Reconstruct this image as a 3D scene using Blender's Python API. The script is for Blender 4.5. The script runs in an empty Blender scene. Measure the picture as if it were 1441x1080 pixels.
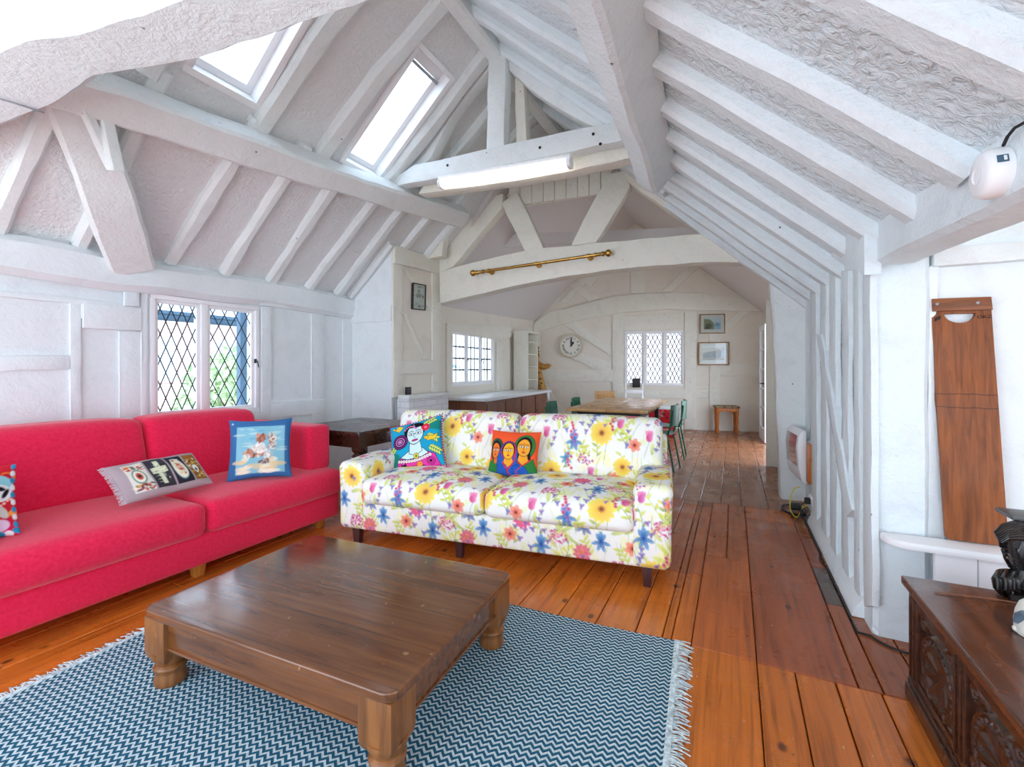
import bpy, bmesh, math, random
import numpy as np
from mathutils import Vector, Matrix, noise
from mathutils.geometry import tessellate_polygon
random.seed(7); RNG = np.random.default_rng(7)
SC = bpy.context.scene; COL = SC.collection
V = Vector
# ------------------------------------------------------------------ camera calibration (metres; floor z = 0)
TH = math.radians(26.0); FPX = 640.0; CX = 720.5; HY = 518.0; CH = 1.25
CTH, STH = math.cos(TH), math.sin(TH)
CAM = V((0, 0, CH))
def ray(px, py):
    a = (px-CX)/FPX
    return V((CTH*a-STH, CTH+STH*a, (HY-py)/FPX))
def PP(px, py, o, n):
    r = ray(px, py); o = V(o); n = V(n)
    return CAM + r*((o-CAM).dot(n)/r.dot(n))
def PX(px, py, X): return PP(px, py, (X, 0, 0), (1, 0, 0))
def PY(px, py, Y): return PP(px, py, (0, Y, 0), (0, 1, 0))
def PZ(px, py, z=0.0): return PP(px, py, (0, 0, z), (0, 0, 1))
def lin(c):
    c = np.asarray(c, float)/255.0
    return np.where(c <= 0.04045, c/12.92, ((c+0.055)/1.055)**2.4)

# ------------------------------------------------------------------ materials
def nd(nt, t, **kw):
    n = nt.nodes.new(t)
    for k, v in kw.items(): setattr(n, k, v)
    return n
def base_mat(name, rough=0.6, spec=0.4):
    m = bpy.data.materials.new(name); m.use_nodes = True
    nt = m.node_tree; b = nt.nodes['Principled BSDF']
    b.inputs['Roughness'].default_value = rough
    b.inputs['Specular IOR Level'].default_value = spec
    return m, nt, b
def coords(nt, scale=(1, 1, 1), kind='Object'):
    tc = nd(nt, 'ShaderNodeTexCoord'); mp = nd(nt, 'ShaderNodeMapping')
    mp.inputs['Scale'].default_value = scale
    nt.links.new(tc.outputs[kind], mp.inputs['Vector'])
    return mp.outputs['Vector']
def noise_node(nt, vec, scale, detail=4, rough=0.55, dist=0.0):
    n = nd(nt, 'ShaderNodeTexNoise')
    n.inputs['Scale'].default_value = scale; n.inputs['Detail'].default_value = detail
    n.inputs['Roughness'].default_value = rough; n.inputs['Distortion'].default_value = dist
    nt.links.new(vec, n.inputs['Vector']); return n
def ramp(nt, fac, stops):
    r = nd(nt, 'ShaderNodeValToRGB'); e = r.color_ramp.elements
    while len(e) < len(stops): e.new(0.5)
    for i, (p, c) in enumerate(stops):
        e[i].position = p; e[i].color = (*lin(c), 1) if len(c) == 3 else c
    nt.links.new(fac, r.inputs['Fac']); return r
def bump(nt, b, h, strength=0.3, dist=0.01):
    n = nd(nt, 'ShaderNodeBump'); n.inputs['Strength'].default_value = strength; n.inputs['Distance'].default_value = dist
    nt.links.new(h, n.inputs['Height']); nt.links.new(n.outputs['Normal'], b.inputs['Normal']); return n
def simple(name, c, rough=0.6, spec=0.4, metal=0.0, var=0.0, scale=8, bmp=0.0, bscale=40):
    m, nt, b = base_mat(name, rough, spec); b.inputs['Metallic'].default_value = metal
    vec = coords(nt)
    if var > 0:
        n = noise_node(nt, vec, scale)
        lo = [max(0, x*(1-var)) for x in c]; hi = [min(255, x*(1+var)) for x in c]
        r = ramp(nt, n.outputs['Fac'], [(0.3, lo), (0.7, hi)])
        nt.links.new(r.outputs['Color'], b.inputs['Base Color'])
    else: b.inputs['Base Color'].default_value = (*lin(c), 1)
    if bmp > 0:
        n = noise_node(nt, vec, bscale, 3); bump(nt, b, n.outputs['Fac'], bmp, 0.004)
    return m
def paint_mat(name, c, dirt=(200, 190, 170), bstr=0.35, bdist=0.012, s1=9, s2=45, stretch=(1, 1, 1), rough=0.55, dirt_amt=0.72, specks=0.0):
    m, nt, b = base_mat(name, rough, 0.35)
    vec = coords(nt, stretch)
    n1 = noise_node(nt, vec, s1, 6, 0.65, 0.5); n2 = noise_node(nt, vec, s2, 5, 0.65, 0.6)
    r = ramp(nt, n1.outputs['Fac'], [(0.25, [x*0.96 for x in c]), (0.5, c), (dirt_amt, c), (0.86, dirt)])
    out = r.outputs['Color']
    if specks:
        v = nd(nt, 'ShaderNodeTexVoronoi'); v.inputs['Scale'].default_value = 5.5; nt.links.new(vec, v.inputs['Vector'])
        k = ramp(nt, v.outputs['Distance'], [(0.022, (255, 255, 255)), (0.045, (0, 0, 0))])
        n3 = noise_node(nt, vec, 11, 5, 0.7, 1.2); k2 = ramp(nt, n3.outputs['Fac'], [(0.70, (0, 0, 0)), (0.78, (150, 150, 150))])
        for kk, cc in ((k2, (206, 186, 156)), (k, (96, 88, 78))):
            mx = nd(nt, 'ShaderNodeMix', data_type='RGBA'); nt.links.new(kk.outputs['Color'], mx.inputs[0]); nt.links.new(out, mx.inputs[6]); mx.inputs[7].default_value = (*lin(cc), 1); out = mx.outputs[2]
    nt.links.new(out, b.inputs['Base Color'])
    mx = nd(nt, 'ShaderNodeMath', operation='MULTIPLY_ADD')
    nt.links.new(n2.outputs['Fac'], mx.inputs[0]); mx.inputs[1].default_value = 0.45
    nt.links.new(n1.outputs['Fac'], mx.inputs[2])
    bump(nt, b, mx.outputs[0], bstr, bdist); return m
def plaster_mat(name, c, scale=26, strength=0.6, dist=0.02, rough=0.5):
    m, nt, b = base_mat(name, rough, 0.4)
    b.inputs['Base Color'].default_value = (*lin(c), 1)
    vec = coords(nt, (1, 1, 1))
    n = noise_node(nt, vec, scale, 3, 0.6, 1.6)
    v = nd(nt, 'ShaderNodeTexVoronoi', feature='SMOOTH_F1'); v.inputs['Scale'].default_value = scale*1.3
    nt.links.new(vec, v.inputs['Vector'])
    a = nd(nt, 'ShaderNodeMath', operation='MULTIPLY_ADD'); nt.links.new(v.outputs['Distance'], a.inputs[0])
    a.inputs[1].default_value = 0.7; nt.links.new(n.outputs['Fac'], a.inputs[2])
    bump(nt, b, a.outputs[0], strength, dist); return m
def wood_mat(name, dark, light, axis='Y', scale=3.0, rough=0.4, spec=0.5, stretch=14, bstr=0.15, wear=None, coat=0.0, seam=0.0):
    m, nt, b = base_mat(name, rough, spec)
    st = {'X': (1, stretch, stretch), 'Y': (stretch, 1, stretch), 'Z': (stretch, stretch, 1)}[axis]
    vec = coords(nt, st)
    n = noise_node(nt, vec, scale, 6, 0.62, 0.6)
    r = ramp(nt, n.outputs['Fac'], [(0.28, dark), (0.72, light)])
    out = r.outputs['Color']
    if seam:
        sp = nd(nt, 'ShaderNodeSeparateXYZ'); nt.links.new(coords(nt), sp.inputs[0])
        pg = nd(nt, 'ShaderNodeMath', operation='PINGPONG'); nt.links.new(sp.outputs['Y'], pg.inputs[0]); pg.inputs[1].default_value = seam/2
        kk = ramp(nt, pg.outputs[0], [(0.0012, (190, 190, 190)), (0.0028, (0, 0, 0))]); mx = nd(nt, 'ShaderNodeMix', data_type='RGBA')
        nt.links.new(kk.outputs['Color'], mx.inputs[0]); nt.links.new(out, mx.inputs[6]); mx.inputs[7].default_value = (*lin((40, 24, 14)), 1); out = mx.outputs[2]
        n5 = noise_node(nt, coords(nt), 26, 2, 0.4); k5 = ramp(nt, n5.outputs['Fac'], [(0.735, (0, 0, 0)), (0.75, (180, 180, 180))]); mx = nd(nt, 'ShaderNodeMix', data_type='RGBA')
        nt.links.new(k5.outputs['Color'], mx.inputs[0]); nt.links.new(out, mx.inputs[6]); mx.inputs[7].default_value = (*lin((186, 146, 106)), 1); out = mx.outputs[2]
    if wear:
        n2 = noise_node(nt, coords(nt), 7, 6, 0.7)
        mk = ramp(nt, n2.outputs['Fac'], [(0.62, (0, 0, 0)), (0.72, (255, 255, 255))])
        mx = nd(nt, 'ShaderNodeMix', data_type='RGBA')
        nt.links.new(mk.outputs['Color'], mx.inputs[0]); nt.links.new(out, mx.inputs[6])
        mx.inputs[7].default_value = (*lin(wear), 1); out = mx.outputs[2]
    nt.links.new(out, b.inputs['Base Color'])
    n3 = noise_node(nt, coords(nt), 5, 4)
    rr = nd(nt, 'ShaderNodeMapRange'); rr.inputs[1].default_value = 0.3; rr.inputs[2].default_value = 0.7
    rr.inputs[3].default_value = max(0.05, rough-0.1); rr.inputs[4].default_value = rough+0.12
    nt.links.new(n3.outputs['Fac'], rr.inputs[0]); nt.links.new(rr.outputs[0], b.inputs['Roughness'])
    if coat: b.inputs['Coat Weight'].default_value = coat; b.inputs['Coat Roughness'].default_value = 0.15
    bump(nt, b, n.outputs['Fac'], bstr, 0.004); return m
def print_mat(name, rough=0.85, bmp=0.1, spec=0.2):
    m, nt, b = base_mat(name, rough, spec)
    at = nd(nt, 'ShaderNodeAttribute', attribute_name='Col')
    nt.links.new(at.outputs['Color'], b.inputs['Base Color'])
    if bmp:
        n = noise_node(nt, coords(nt), 160, 3); bump(nt, b, n.outputs['Fac'], bmp, 0.002)
    return m
def emit_mat(name, c, st):
    m = bpy.data.materials.new(name); m.use_nodes = True; nt = m.node_tree
    nt.nodes.remove(nt.nodes['Principled BSDF']); e = nd(nt, 'ShaderNodeEmission')
    e.inputs['Color'].default_value = (*lin(c), 1); e.inputs['Strength'].default_value = st
    nt.links.new(e.outputs[0], nt.nodes['Material Output'].inputs[0]); return m
def glass_mat(name, tint=(246, 250, 252)):
    m = bpy.data.materials.new(name); m.use_nodes = True; nt = m.node_tree
    nt.nodes.remove(nt.nodes['Principled BSDF'])
    t = nd(nt, 'ShaderNodeBsdfTransparent'); t.inputs[0].default_value = (*lin(tint), 1)
    g = nd(nt, 'ShaderNodeBsdfGlossy'); g.inputs['Roughness'].default_value = 0.02
    mx = nd(nt, 'ShaderNodeMixShader'); mx.inputs[0].default_value = 0.05
    nt.links.new(t.outputs[0], mx.inputs[1]); nt.links.new(g.outputs[0], mx.inputs[2])
    nt.links.new(mx.outputs[0], nt.nodes['Material Output'].inputs[0]); return m

WH = (240, 242, 244); CR = (236, 231, 218)
M = dict(
    timber=paint_mat('white_timber_paint', (234, 239, 238), (216, 204, 184), 0.7, 0.02, 6, 34, specks=1),
    timber_cool=paint_mat('cool_lit_timber_paint', (230, 240, 243), (216, 212, 206), 0.7, 0.02, 6, 34, specks=1),  # cool tint puts the bluish near daylight into the timber colour
    timber_cream=paint_mat('warm_lit_timber_paint', (236, 234, 222), (212, 196, 166), 0.7, 0.02, 6, 34, specks=1),  # cream tint puts the warmer light of the deep room into the timber
    wall=paint_mat('white_wall_paint', (234, 241, 243), (222, 222, 220), 0.5, 0.02, 5, 26),
    wall_cream=paint_mat('warm_lit_wall_paint', (233, 227, 214), (216, 206, 188), 0.4, 0.012, 4, 30),  # white wall warmed in colour to carry the light of the deep room
    plaster=plaster_mat('brushed_ceiling_plaster', (232, 234, 234), 30, 0.75, 0.016),
    plaster_cool=plaster_mat('brushed_cool_lit_plaster', (230, 242, 246), 24, 1.0, 0.022, 0.42),  # bluish tint puts cool daylight into the plaster colour
    plaster_far=plaster_mat('smooth_far_plaster', (222, 217, 216), 16, 0.2, 0.008),
    white=simple('white_gloss_paint', (244, 245, 246), 0.35, 0.5),
    brickwhite=None,
    lead=simple('lead_came', (42, 48, 56), 0.6, 0.4),
    glass=glass_mat('window_glass'),
    black=simple('black_plastic', (22, 22, 24), 0.45, 0.5),
    grey=simple('grey_plastic', (150, 156, 160), 0.4, 0.5),
    iron=simple('black_iron', (30, 30, 32), 0.5, 0.5, 0.4),
    brass=simple('aged_brass', (190, 152, 82), 0.3, 0.5, 1.0, 0.12, 20),
    red=None,
    oak=wood_mat('honey_oak_leg', (176, 110, 38), (222, 156, 70), 'Z', 4, 0.45),
    table=wood_mat('worn_brown_pine', (80, 44, 20), (130, 80, 42), 'X', 2.0, 0.17, 0.55, 14, 0.06, None, 0.3, 0.20),
    tableleg=wood_mat('worn_brown_pine_leg', (96, 56, 24), (156, 100, 50), 'Z', 2.6, 0.42, 0.5, 10, 0.2, (172, 122, 70)),
    darkwood=wood_mat('dark_mahogany', (38, 20, 14), (74, 42, 28), 'Y', 3, 0.3, 0.5, 12, 0.1, None, 0.2),
    purplewood=wood_mat('dark_plum_leg', (52, 28, 30), (82, 48, 50), 'Z', 4, 0.4),
    chest=wood_mat('dark_carved_oak', (30, 16, 11), (84, 48, 32), 'Y', 2.4, 0.28, 0.55, 9, 0.25, None, 0.25),
    chesttop=wood_mat('polished_oak_lid', (52, 27, 17), (118, 68, 42), 'Y', 2.0, 0.25, 0.55, 9, 0.25, (140, 84, 52), 0.25),
    board=wood_mat('warm_brown_board', (98, 52, 24), (164, 94, 46), 'Z', 2.6, 0.5, 0.35, 16, 0.15, (96, 56, 34)),
    pine=wood_mat('orange_pine', (160, 84, 26), (206, 122, 48), 'Z', 4, 0.35, 0.5),
    dining=wood_mat('pale_pine_table', (196, 146, 88), (222, 178, 120), 'Y', 2.0, 0.3, 0.5, 7, 0.03),
    browncab=wood_mat('brown_cabinet_wood', (92, 54, 34), (142, 90, 62), 'Z', 3, 0.45),
    green=simple('green_chair_plastic', (8, 104, 72), 0.4, 0.5),
    marble=paint_mat('mottled_worktop', (228, 232, 236), (150, 154, 160), 0.05, 0.002, 18, 60, (1, 1, 1), 0.3, 0.55),
    carved=simple('black_lacquered_carving', (20, 18, 18), 0.22, 0.6),
    ceramic=simple('white_ceramic', (240, 238, 228), 0.3, 0.5, 0, 0.04, 14),
    ceramicblue=simple('grey_blue_glaze', (120, 140, 156), 0.25, 0.5, 0, 0.2, 14),
    print=print_mat('printed_fabric'), pic=print_mat('printed_paper', 0.5, 0, 0.4),
    yellow=simple('yellow_cable', (222, 206, 60), 0.5), cable=simple('black_cable', (26, 26, 28), 0.5),
    gold=simple('gilt_frame', (146, 104, 52), 0.4, 0.5, 0.3, 0.15, 30),
    darkframe=simple('dark_frame', (52, 46, 42), 0.45),
    tube=emit_mat('fluorescent_diffuser', (255, 252, 244), 2.2),
    clockrim=simple('cream_clock_rim', (216, 208, 186), 0.45, 0.5), clockface=simple('clock_dial', (238, 236, 226), 0.5),
    grouted=None,
)
# ------------------------------------------------------------------ mesh accumulation
class G:
    def __init__(s): s.v = []; s.f = []; s.mi = []; s.n = 0
    def add(s, v, f, mi=0):
        v = np.asarray(v, float).reshape(-1, 3); b = s.n
        s.v.append(v); s.n += len(v)
        for q in f: s.f.append([i+b for i in q]); s.mi.append(mi)
        return s
    def box(s, lo, hi, mi=0, M4=None):
        x0, y0, z0 = lo; x1, y1, z1 = hi
        v = [(x0,y0,z0),(x1,y0,z0),(x1,y1,z0),(x0,y1,z0),(x0,y0,z1),(x1,y0,z1),(x1,y1,z1),(x0,y1,z1)]
        if M4 is not None: v = [tuple(M4 @ V(p)) for p in v]
        return s.add(v, [(0,3,2,1),(4,5,6,7),(0,1,5,4),(1,2,6,5),(2,3,7,6),(3,0,4,7)], mi)
    def prism(s, poly, vec, mi=0):
        poly = [V(p) for p in poly]; vec = V(vec); n = len(poly)
        nr = V((0, 0, 0))
        for i in range(n): nr += poly[i].cross(poly[(i+1) % n])
        if nr.dot(vec) > 0: poly.reverse()
        v = [tuple(p) for p in poly]+[tuple(p+vec) for p in poly]
        f = [list(range(n)), list(range(2*n-1, n-1, -1))]
        for i in range(n):
            j = (i+1) % n; f.append((j, i, n+i, n+j))
        return s.add(v, f, mi)
    def lathe(s, prof, seg=20, M4=None, mi=0, ang=2*math.pi):
        v = []; f = []; k = len(prof)
        for i in range(seg):
            a = ang*i/seg
            for r, z in prof: v.append((r*math.cos(a), r*math.sin(a), z))
        for i in range(seg):
            j = (i+1) % seg
            for q in range(k-1): f.append((i*k+q, j*k+q, j*k+q+1, i*k+q+1))
        if prof[0][0] > 1e-6: f.append([i*k for i in range(seg)][::-1])
        if prof[-1][0] > 1e-6: f.append([i*k+k-1 for i in range(seg)])
        if M4 is not None: v = [tuple(M4 @ V(p)) for p in v]
        return s.add(v, f, mi)
    def tube(s, pts, r, seg=8, mi=0, cap=True):
        pts = [V(p) for p in pts]; n = len(pts); v = []; f = []
        rr = r if isinstance(r, (list, tuple, np.ndarray)) else [r]*n
        t0 = (pts[1]-pts[0]).normalized(); u = t0.orthogonal().normalized()
        for i, p in enumerate(pts):
            t = (pts[min(i+1, n-1)]-pts[max(i-1, 0)])
            t = t.normalized() if t.length > 1e-9 else t0
            u = (u-t*u.dot(t)); u = u.normalized() if u.length > 1e-9 else t.orthogonal().normalized()
            w = t.cross(u)
            for k in range(seg):
                a = 2*math.pi*k/seg; v.append(tuple(p+(u*math.cos(a)+w*math.sin(a))*rr[i]))
        for i in range(n-1):
            for k in range(seg):
                k2 = (k+1) % seg; f.append((i*seg+k, i*seg+k2, (i+1)*seg+k2, (i+1)*seg+k))
        if cap: f.append(list(range(seg))[::-1]); f.append([(n-1)*seg+k for k in range(seg)])
        return s.add(v, f, mi)
    def ellipsoid(s, c, r, M3=None, seg=16, rings=10, mi=0):
        v = []; f = []
        for i in range(rings+1):
            ph = math.pi*i/rings
            for k in range(seg):
                a = 2*math.pi*k/seg
                p = V((r[0]*math.sin(ph)*math.cos(a), r[1]*math.sin(ph)*math.sin(a), r[2]*math.cos(ph)))
                if M3 is not None: p = M3 @ p
                v.append(tuple(V(c)+p))
        for i in range(rings):
            for k in range(seg):
                k2 = (k+1) % seg; f.append((i*seg+k, (i+1)*seg+k, (i+1)*seg+k2, i*seg+k2))
        return s.add(v, f, mi)
    def timber(s, path, w, h, up=(0, 0, 1), wob=0.008, ch=0.012, step=0.1, seed=0, fr=2.2, mi=0):
        """an old hand-hewn beam: chamfered section swept along a path with irregular faces"""
        path = [V(p) for p in path]
        L = [0.0]
        for a, b in zip(path, path[1:]): L.append(L[-1]+(b-a).length)
        n = max(2, int(L[-1]/step)+1); pts = []
        for i in range(n+1):
            d = L[-1]*i/n; k = 0
            while k < len(path)-2 and d > L[k+1]: k += 1
            t = (d-L[k])/max(1e-9, L[k+1]-L[k]); pts.append(path[k].lerp(path[k+1], t))
        up = V(up); v = []; f = []
        prof = [(-w/2+ch, -h/2), (0, -h/2), (w/2-ch, -h/2), (w/2, -h/2+ch), (w/2, 0), (w/2, h/2-ch), (w/2-ch, h/2), (0, h/2), (-w/2+ch, h/2), (-w/2, h/2-ch), (-w/2, 0), (-w/2, -h/2+ch)]
        K = len(prof)
        for i, p in enumerate(pts):
            t = (pts[min(i+1, n)]-pts[max(i-1, 0)]).normalized()
            side = t.cross(up).normalized(); u2 = side.cross(t).normalized()
            for (a, b) in prof:
                q = p+side*a+u2*b
                nz = noise.noise(q*fr+V((seed*7.3, seed*3.1, 0)))+0.5*noise.noise(q*fr*3+V((0, seed*5.7, seed)))
                nz2 = noise.noise(q*fr+V((seed*1.3, 40, seed*2.2)))
                v.append(tuple(q+side*(wob*nz*(1 if a > 0 else -1 if a < 0 else 0.3))+u2*(wob*nz2*(1 if b > 0 else -1))))
        for i in range(n):
            for k in range(K):
                k2 = (k+1) % K; f.append((i*K+k, (i+1)*K+k, (i+1)*K+k2, i*K+k2))
        f.append(list(range(K))); f.append([n*K+k for k in range(K)][::-1])
        return s.add(v, f, mi)
    def build(s, name, mats, parent=None, smooth=40, bevel=0.0, world=True, segs=2, cols=None):
        vv = np.concatenate(s.v) if s.v else np.zeros((0, 3))
        if parent is not None and world:
            m = root_matrix(parent).inverted()
            R = np.array(m.to_3x3()); t = np.array(m.translation)
            vv = vv @ R.T + t
        me = bpy.data.meshes.new(name); me.from_pydata(vv.tolist(), [], s.f)
        if not isinstance(mats, (list, tuple)): mats = [mats]
        for m in mats: me.materials.append(m)
        if len(mats) > 1: me.polygons.foreach_set('material_index', s.mi)
        bm = bmesh.new(); bm.from_mesh(me)
        if cols is None: bmesh.ops.recalc_face_normals(bm, faces=bm.faces)
        if bevel > 0:
            ed = [e for e in bm.edges if len(e.link_faces) == 2 and e.calc_face_angle(0) > 0.6]
            bmesh.ops.bevel(bm, geom=ed, offset=bevel, segments=segs, affect='EDGES', profile=0.6, clamp_overlap=True)
        bm.to_mesh(me); bm.free()
        if smooth:
            me.polygons.foreach_set('use_smooth', [True]*len(me.polygons))
            if smooth < 180: me.set_sharp_from_angle(angle=math.radians(smooth))
        if cols is not None:
            at = me.color_attributes.new('Col', 'FLOAT_COLOR', 'POINT')
            cc = np.ones((len(cols), 4), np.float32); cc[:, :3] = cols
            at.data.foreach_set('color', cc.ravel())
        o = bpy.data.objects.new(name, me); COL.objects.link(o)
        if parent is not None: o.parent = parent
        return o
ROOTM = {}
def root_matrix(o):
    while o.parent is not None: o = o.parent
    return ROOTM.get(o.name, Matrix.Identity(4))
def thing(name, label, cat, loc=(0, 0, 0), rotz=0.0, group=None, kind=None):
    o = bpy.data.objects.new(name, None); COL.objects.link(o); o.empty_display_size = 0.1
    o.location = loc; o.rotation_euler = (0, 0, rotz)
    ROOTM[o.name] = Matrix.Translation(V(loc)) @ Matrix.Rotation(rotz, 4, 'Z')
    return tag(o, label, cat, group, kind)
def tag(o, label=None, cat=None, group=None, kind=None):
    if label: o['label'] = label
    if cat: o['category'] = cat
    if group: o['group'] = group
    if kind: o['kind'] = kind
    return o
def struct(o, label=None, cat=None, group=None): return tag(o, label, cat, group, 'structure')
def copy_thing(root, loc, rotz, label=None):
    def rec(o, par):
        c = o.copy(); COL.objects.link(c); c.parent = par
        for ch in o.children: rec(ch, c)
        return c
    c = rec(root, None); c.location = loc; c.rotation_euler = (0, 0, rotz)
    if label: c['label'] = label
    return c
def TR(loc, rz=0.0): return Matrix.Translation(V(loc)) @ Matrix.Rotation(rz, 4, 'Z')
def frame_to(o, xa, ya, za):
    m = Matrix.Identity(4)
    for i, a in enumerate((xa, ya, za)):
        a = V(a)
        for k in range(3): m[k][i] = a[k]
    m.translation = V(o); return m
def jitter(poly, amt=0.006, step=0.12, seed=1):
    """re-sample a polygon's edges and roughen them a little"""
    r = random.Random(seed); out = []; n = len(poly)
    for i in range(n):
        a, b = V(poly[i]), V(poly[(i+1) % n]); L = (b-a).length; k = max(1, int(L/step)); d = (b-a).normalized()
        for j in range(k):
            p = a.lerp(b, j/k)
            if j: p = p+V((d.z, 0, -d.x))*0+V((r.uniform(-amt, amt), r.uniform(-amt, amt)*0.2, r.uniform(-amt, amt)))
            out.append(p)
    return out
def slab(g, o, u, v, outer, holes, thick, mi=0):
    """flat wall: outline and rectangular holes in (u, v) metres, extruded by the vector thick"""
    o, u, v, thick = V(o), V(u), V(v), V(thick)
    loops = [[V((a, b, 0)) for a, b in outer]]+[[V((a, b, 0)) for a, b in h] for h in holes]
    flat = [p for l in loops for p in l]; tris = tessellate_polygon(loops)
    P3 = [o+u*p.x+v*p.y for p in flat]; n = len(P3)
    vs = [tuple(p) for p in P3]+[tuple(p+thick) for p in P3]
    f = [tuple(t) for t in tris]+[tuple(n+i for i in reversed(t)) for t in tris]
    k = 0
    for l in loops:
        m = len(l)
        for i in range(m):
            a, b = k+i, k+(i+1) % m; f.append((a, b, n+b, n+a))
        k += m
    return g.add(vs, f, mi)
def rbox(lo, hi, r, step):
    """dense rounded box: vertices, quads, outward normals"""
    lo, hi = np.array(lo, float), np.array(hi, float); c = (lo+hi)/2; h = (hi-lo)/2
    r = min(r, *(h*0.999)); inner = h-r; idx = {}; vs = []; fs = []
    def key(p): return tuple(np.round(p, 6))
    nn = [max(2, int(math.ceil(2*x/step))) for x in h]
    for ax in range(3):
        a1, a2 = [(1, 2), (2, 0), (0, 1)][ax]
        for sg in (-1, 1):
            n1, n2 = nn[a1], nn[a2]
            ids = np.zeros((n1+1, n2+1), int)
            for i in range(n1+1):
                for j in range(n2+1):
                    p = [0, 0, 0]; p[ax] = sg*h[ax]; p[a1] = -h[a1]+2*h[a1]*i/n1; p[a2] = -h[a2]+2*h[a2]*j/n2
                    if i in (0, n1) or j in (0, n2):
                        k = key(p)
                        if k not in idx: idx[k] = len(vs); vs.append(p)
                        ids[i, j] = idx[k]
                    else: ids[i, j] = len(vs); vs.append(p)
            for i in range(n1):
                for j in range(n2):
                    q = (ids[i, j], ids[i+1, j], ids[i+1, j+1], ids[i, j+1])
                    fs.append(q if sg > 0 else q[::-1])
    P = np.array(vs); q = np.clip(P, -inner, inner); d = P-q
    nrm = d/np.maximum(np.linalg.norm(d, axis=1, keepdims=True), 1e-9)
    return q+nrm*r+c, fs, nrm

# ------------------------------------------------------------------ painting helper: coloured shapes on fabric coordinates
class Paint:
    def __init__(s, u, v, bg, aa=0.012):
        s.u, s.v, s.aa = u, v, aa; s.c = np.tile(lin(bg), (len(u), 1))
    def mix(s, m, col, a=1.0, raw=False):
        col = np.asarray(col) if raw else lin(col); m = np.clip(m, 0, 1)*a
        s.c += (col-s.c)*m[:, None]
    def ell(s, cx, cy, rx, ry, col, rot=0.0, a=1.0, ring=0.0, rcol=(10, 10, 20)):
        ca, sa = math.cos(rot), math.sin(rot); x, y = s.u-cx, s.v-cy
        X, Y = x*ca+y*sa, -x*sa+y*ca
        d = (np.sqrt((X/rx)**2+(Y/ry)**2)-1)*min(rx, ry)
        if ring: s.mix(0.5-(d-ring)/s.aa, rcol)
        s.mix(0.5-d/s.aa, col, a); return s
    def poly(s, pts, col, a=1.0, ring=0.0, rcol=(10, 10, 20)):
        x, y = s.u, s.v; ins = np.zeros(len(x), bool); dist = np.full(len(x), 9.0); n = len(pts)
        for i in range(n):
            (x0, y0), (x1, y1) = pts[i], pts[(i+1) % n]
            cond = ((y0 > y) != (y1 > y)) & (x < (x1-x0)*(y-y0)/((y1-y0) if y1 != y0 else 1e-9)+x0); ins ^= cond
            dx, dy = x1-x0, y1-y0; t = np.clip(((x-x0)*dx+(y-y0)*dy)/max(dx*dx+dy*dy, 1e-12), 0, 1)
            dist = np.minimum(dist, np.hypot(x-x0-t*dx, y-y0-t*dy))
        d = np.where(ins, -dist, dist)
        if ring: s.mix(0.5-(d-ring)/s.aa, rcol)
        s.mix(0.5-d/s.aa, col, a); return s
    def line(s, pts, w, col, a=1.0):
        x, y = s.u, s.v; dist = np.full(len(x), 9.0)
        for (x0, y0), (x1, y1) in zip(pts, pts[1:]):
            dx, dy = x1-x0, y1-y0; t = np.clip(((x-x0)*dx+(y-y0)*dy)/max(dx*dx+dy*dy, 1e-12), 0, 1)
            dist = np.minimum(dist, np.hypot(x-x0-t*dx, y-y0-t*dy))
        s.mix(0.5-(dist-w/2)/s.aa, col, a); return s

# camera, world and render look --------------------------------------------------------------
cd = bpy.data.cameras.new('camera'); cam = bpy.data.objects.new('camera', cd); COL.objects.link(cam)
cam.location = CAM; cam.rotation_euler = (math.pi/2, 0, TH)
cd.sensor_fit = 'HORIZONTAL'; cd.sensor_width = 36.0; cd.lens = FPX*36.0/1441.0; cd.shift_y = (HY-540.0)/1441.0
cd.clip_start = 0.02; cd.clip_end = 200
SC.camera = cam
SC.view_settings.view_transform = 'Standard'; SC.view_settings.look = 'None'
SC.view_settings.exposure = 0.88
SC.view_settings.gamma = 1.0; SC.view_settings.use_curve_mapping = False
w = bpy.data.worlds.new('daylight'); SC.world = w; w.use_nodes = True
wn = w.node_tree; bg = wn.nodes['Background']
tcw = nd(wn, 'ShaderNodeTexCoord'); sx = nd(wn, 'ShaderNodeSeparateXYZ'); wn.links.new(tcw.outputs['Generated'], sx.inputs[0])
wr = ramp(wn, sx.outputs['Z'], [(0.0, (206, 206, 200)), (0.5, (222, 234, 250)), (1.0, (212, 228, 250))])
mr = nd(wn, 'ShaderNodeMapRange'); mr.inputs[1].default_value = -1; mr.inputs[2].default_value = 1
wn.links.new(sx.outputs['Z'], mr.inputs[0]); wn.links.new(mr.outputs[0], wr.inputs['Fac'])
wn.links.new(wr.outputs['Color'], bg.inputs['Color']); bg.inputs['Strength'].default_value = 3.2
SC.cycles.max_bounces = 14; SC.cycles.diffuse_bounces = 8; SC.cycles.transparent_max_bounces = 24; SC.cycles.glossy_bounces = 4
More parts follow.
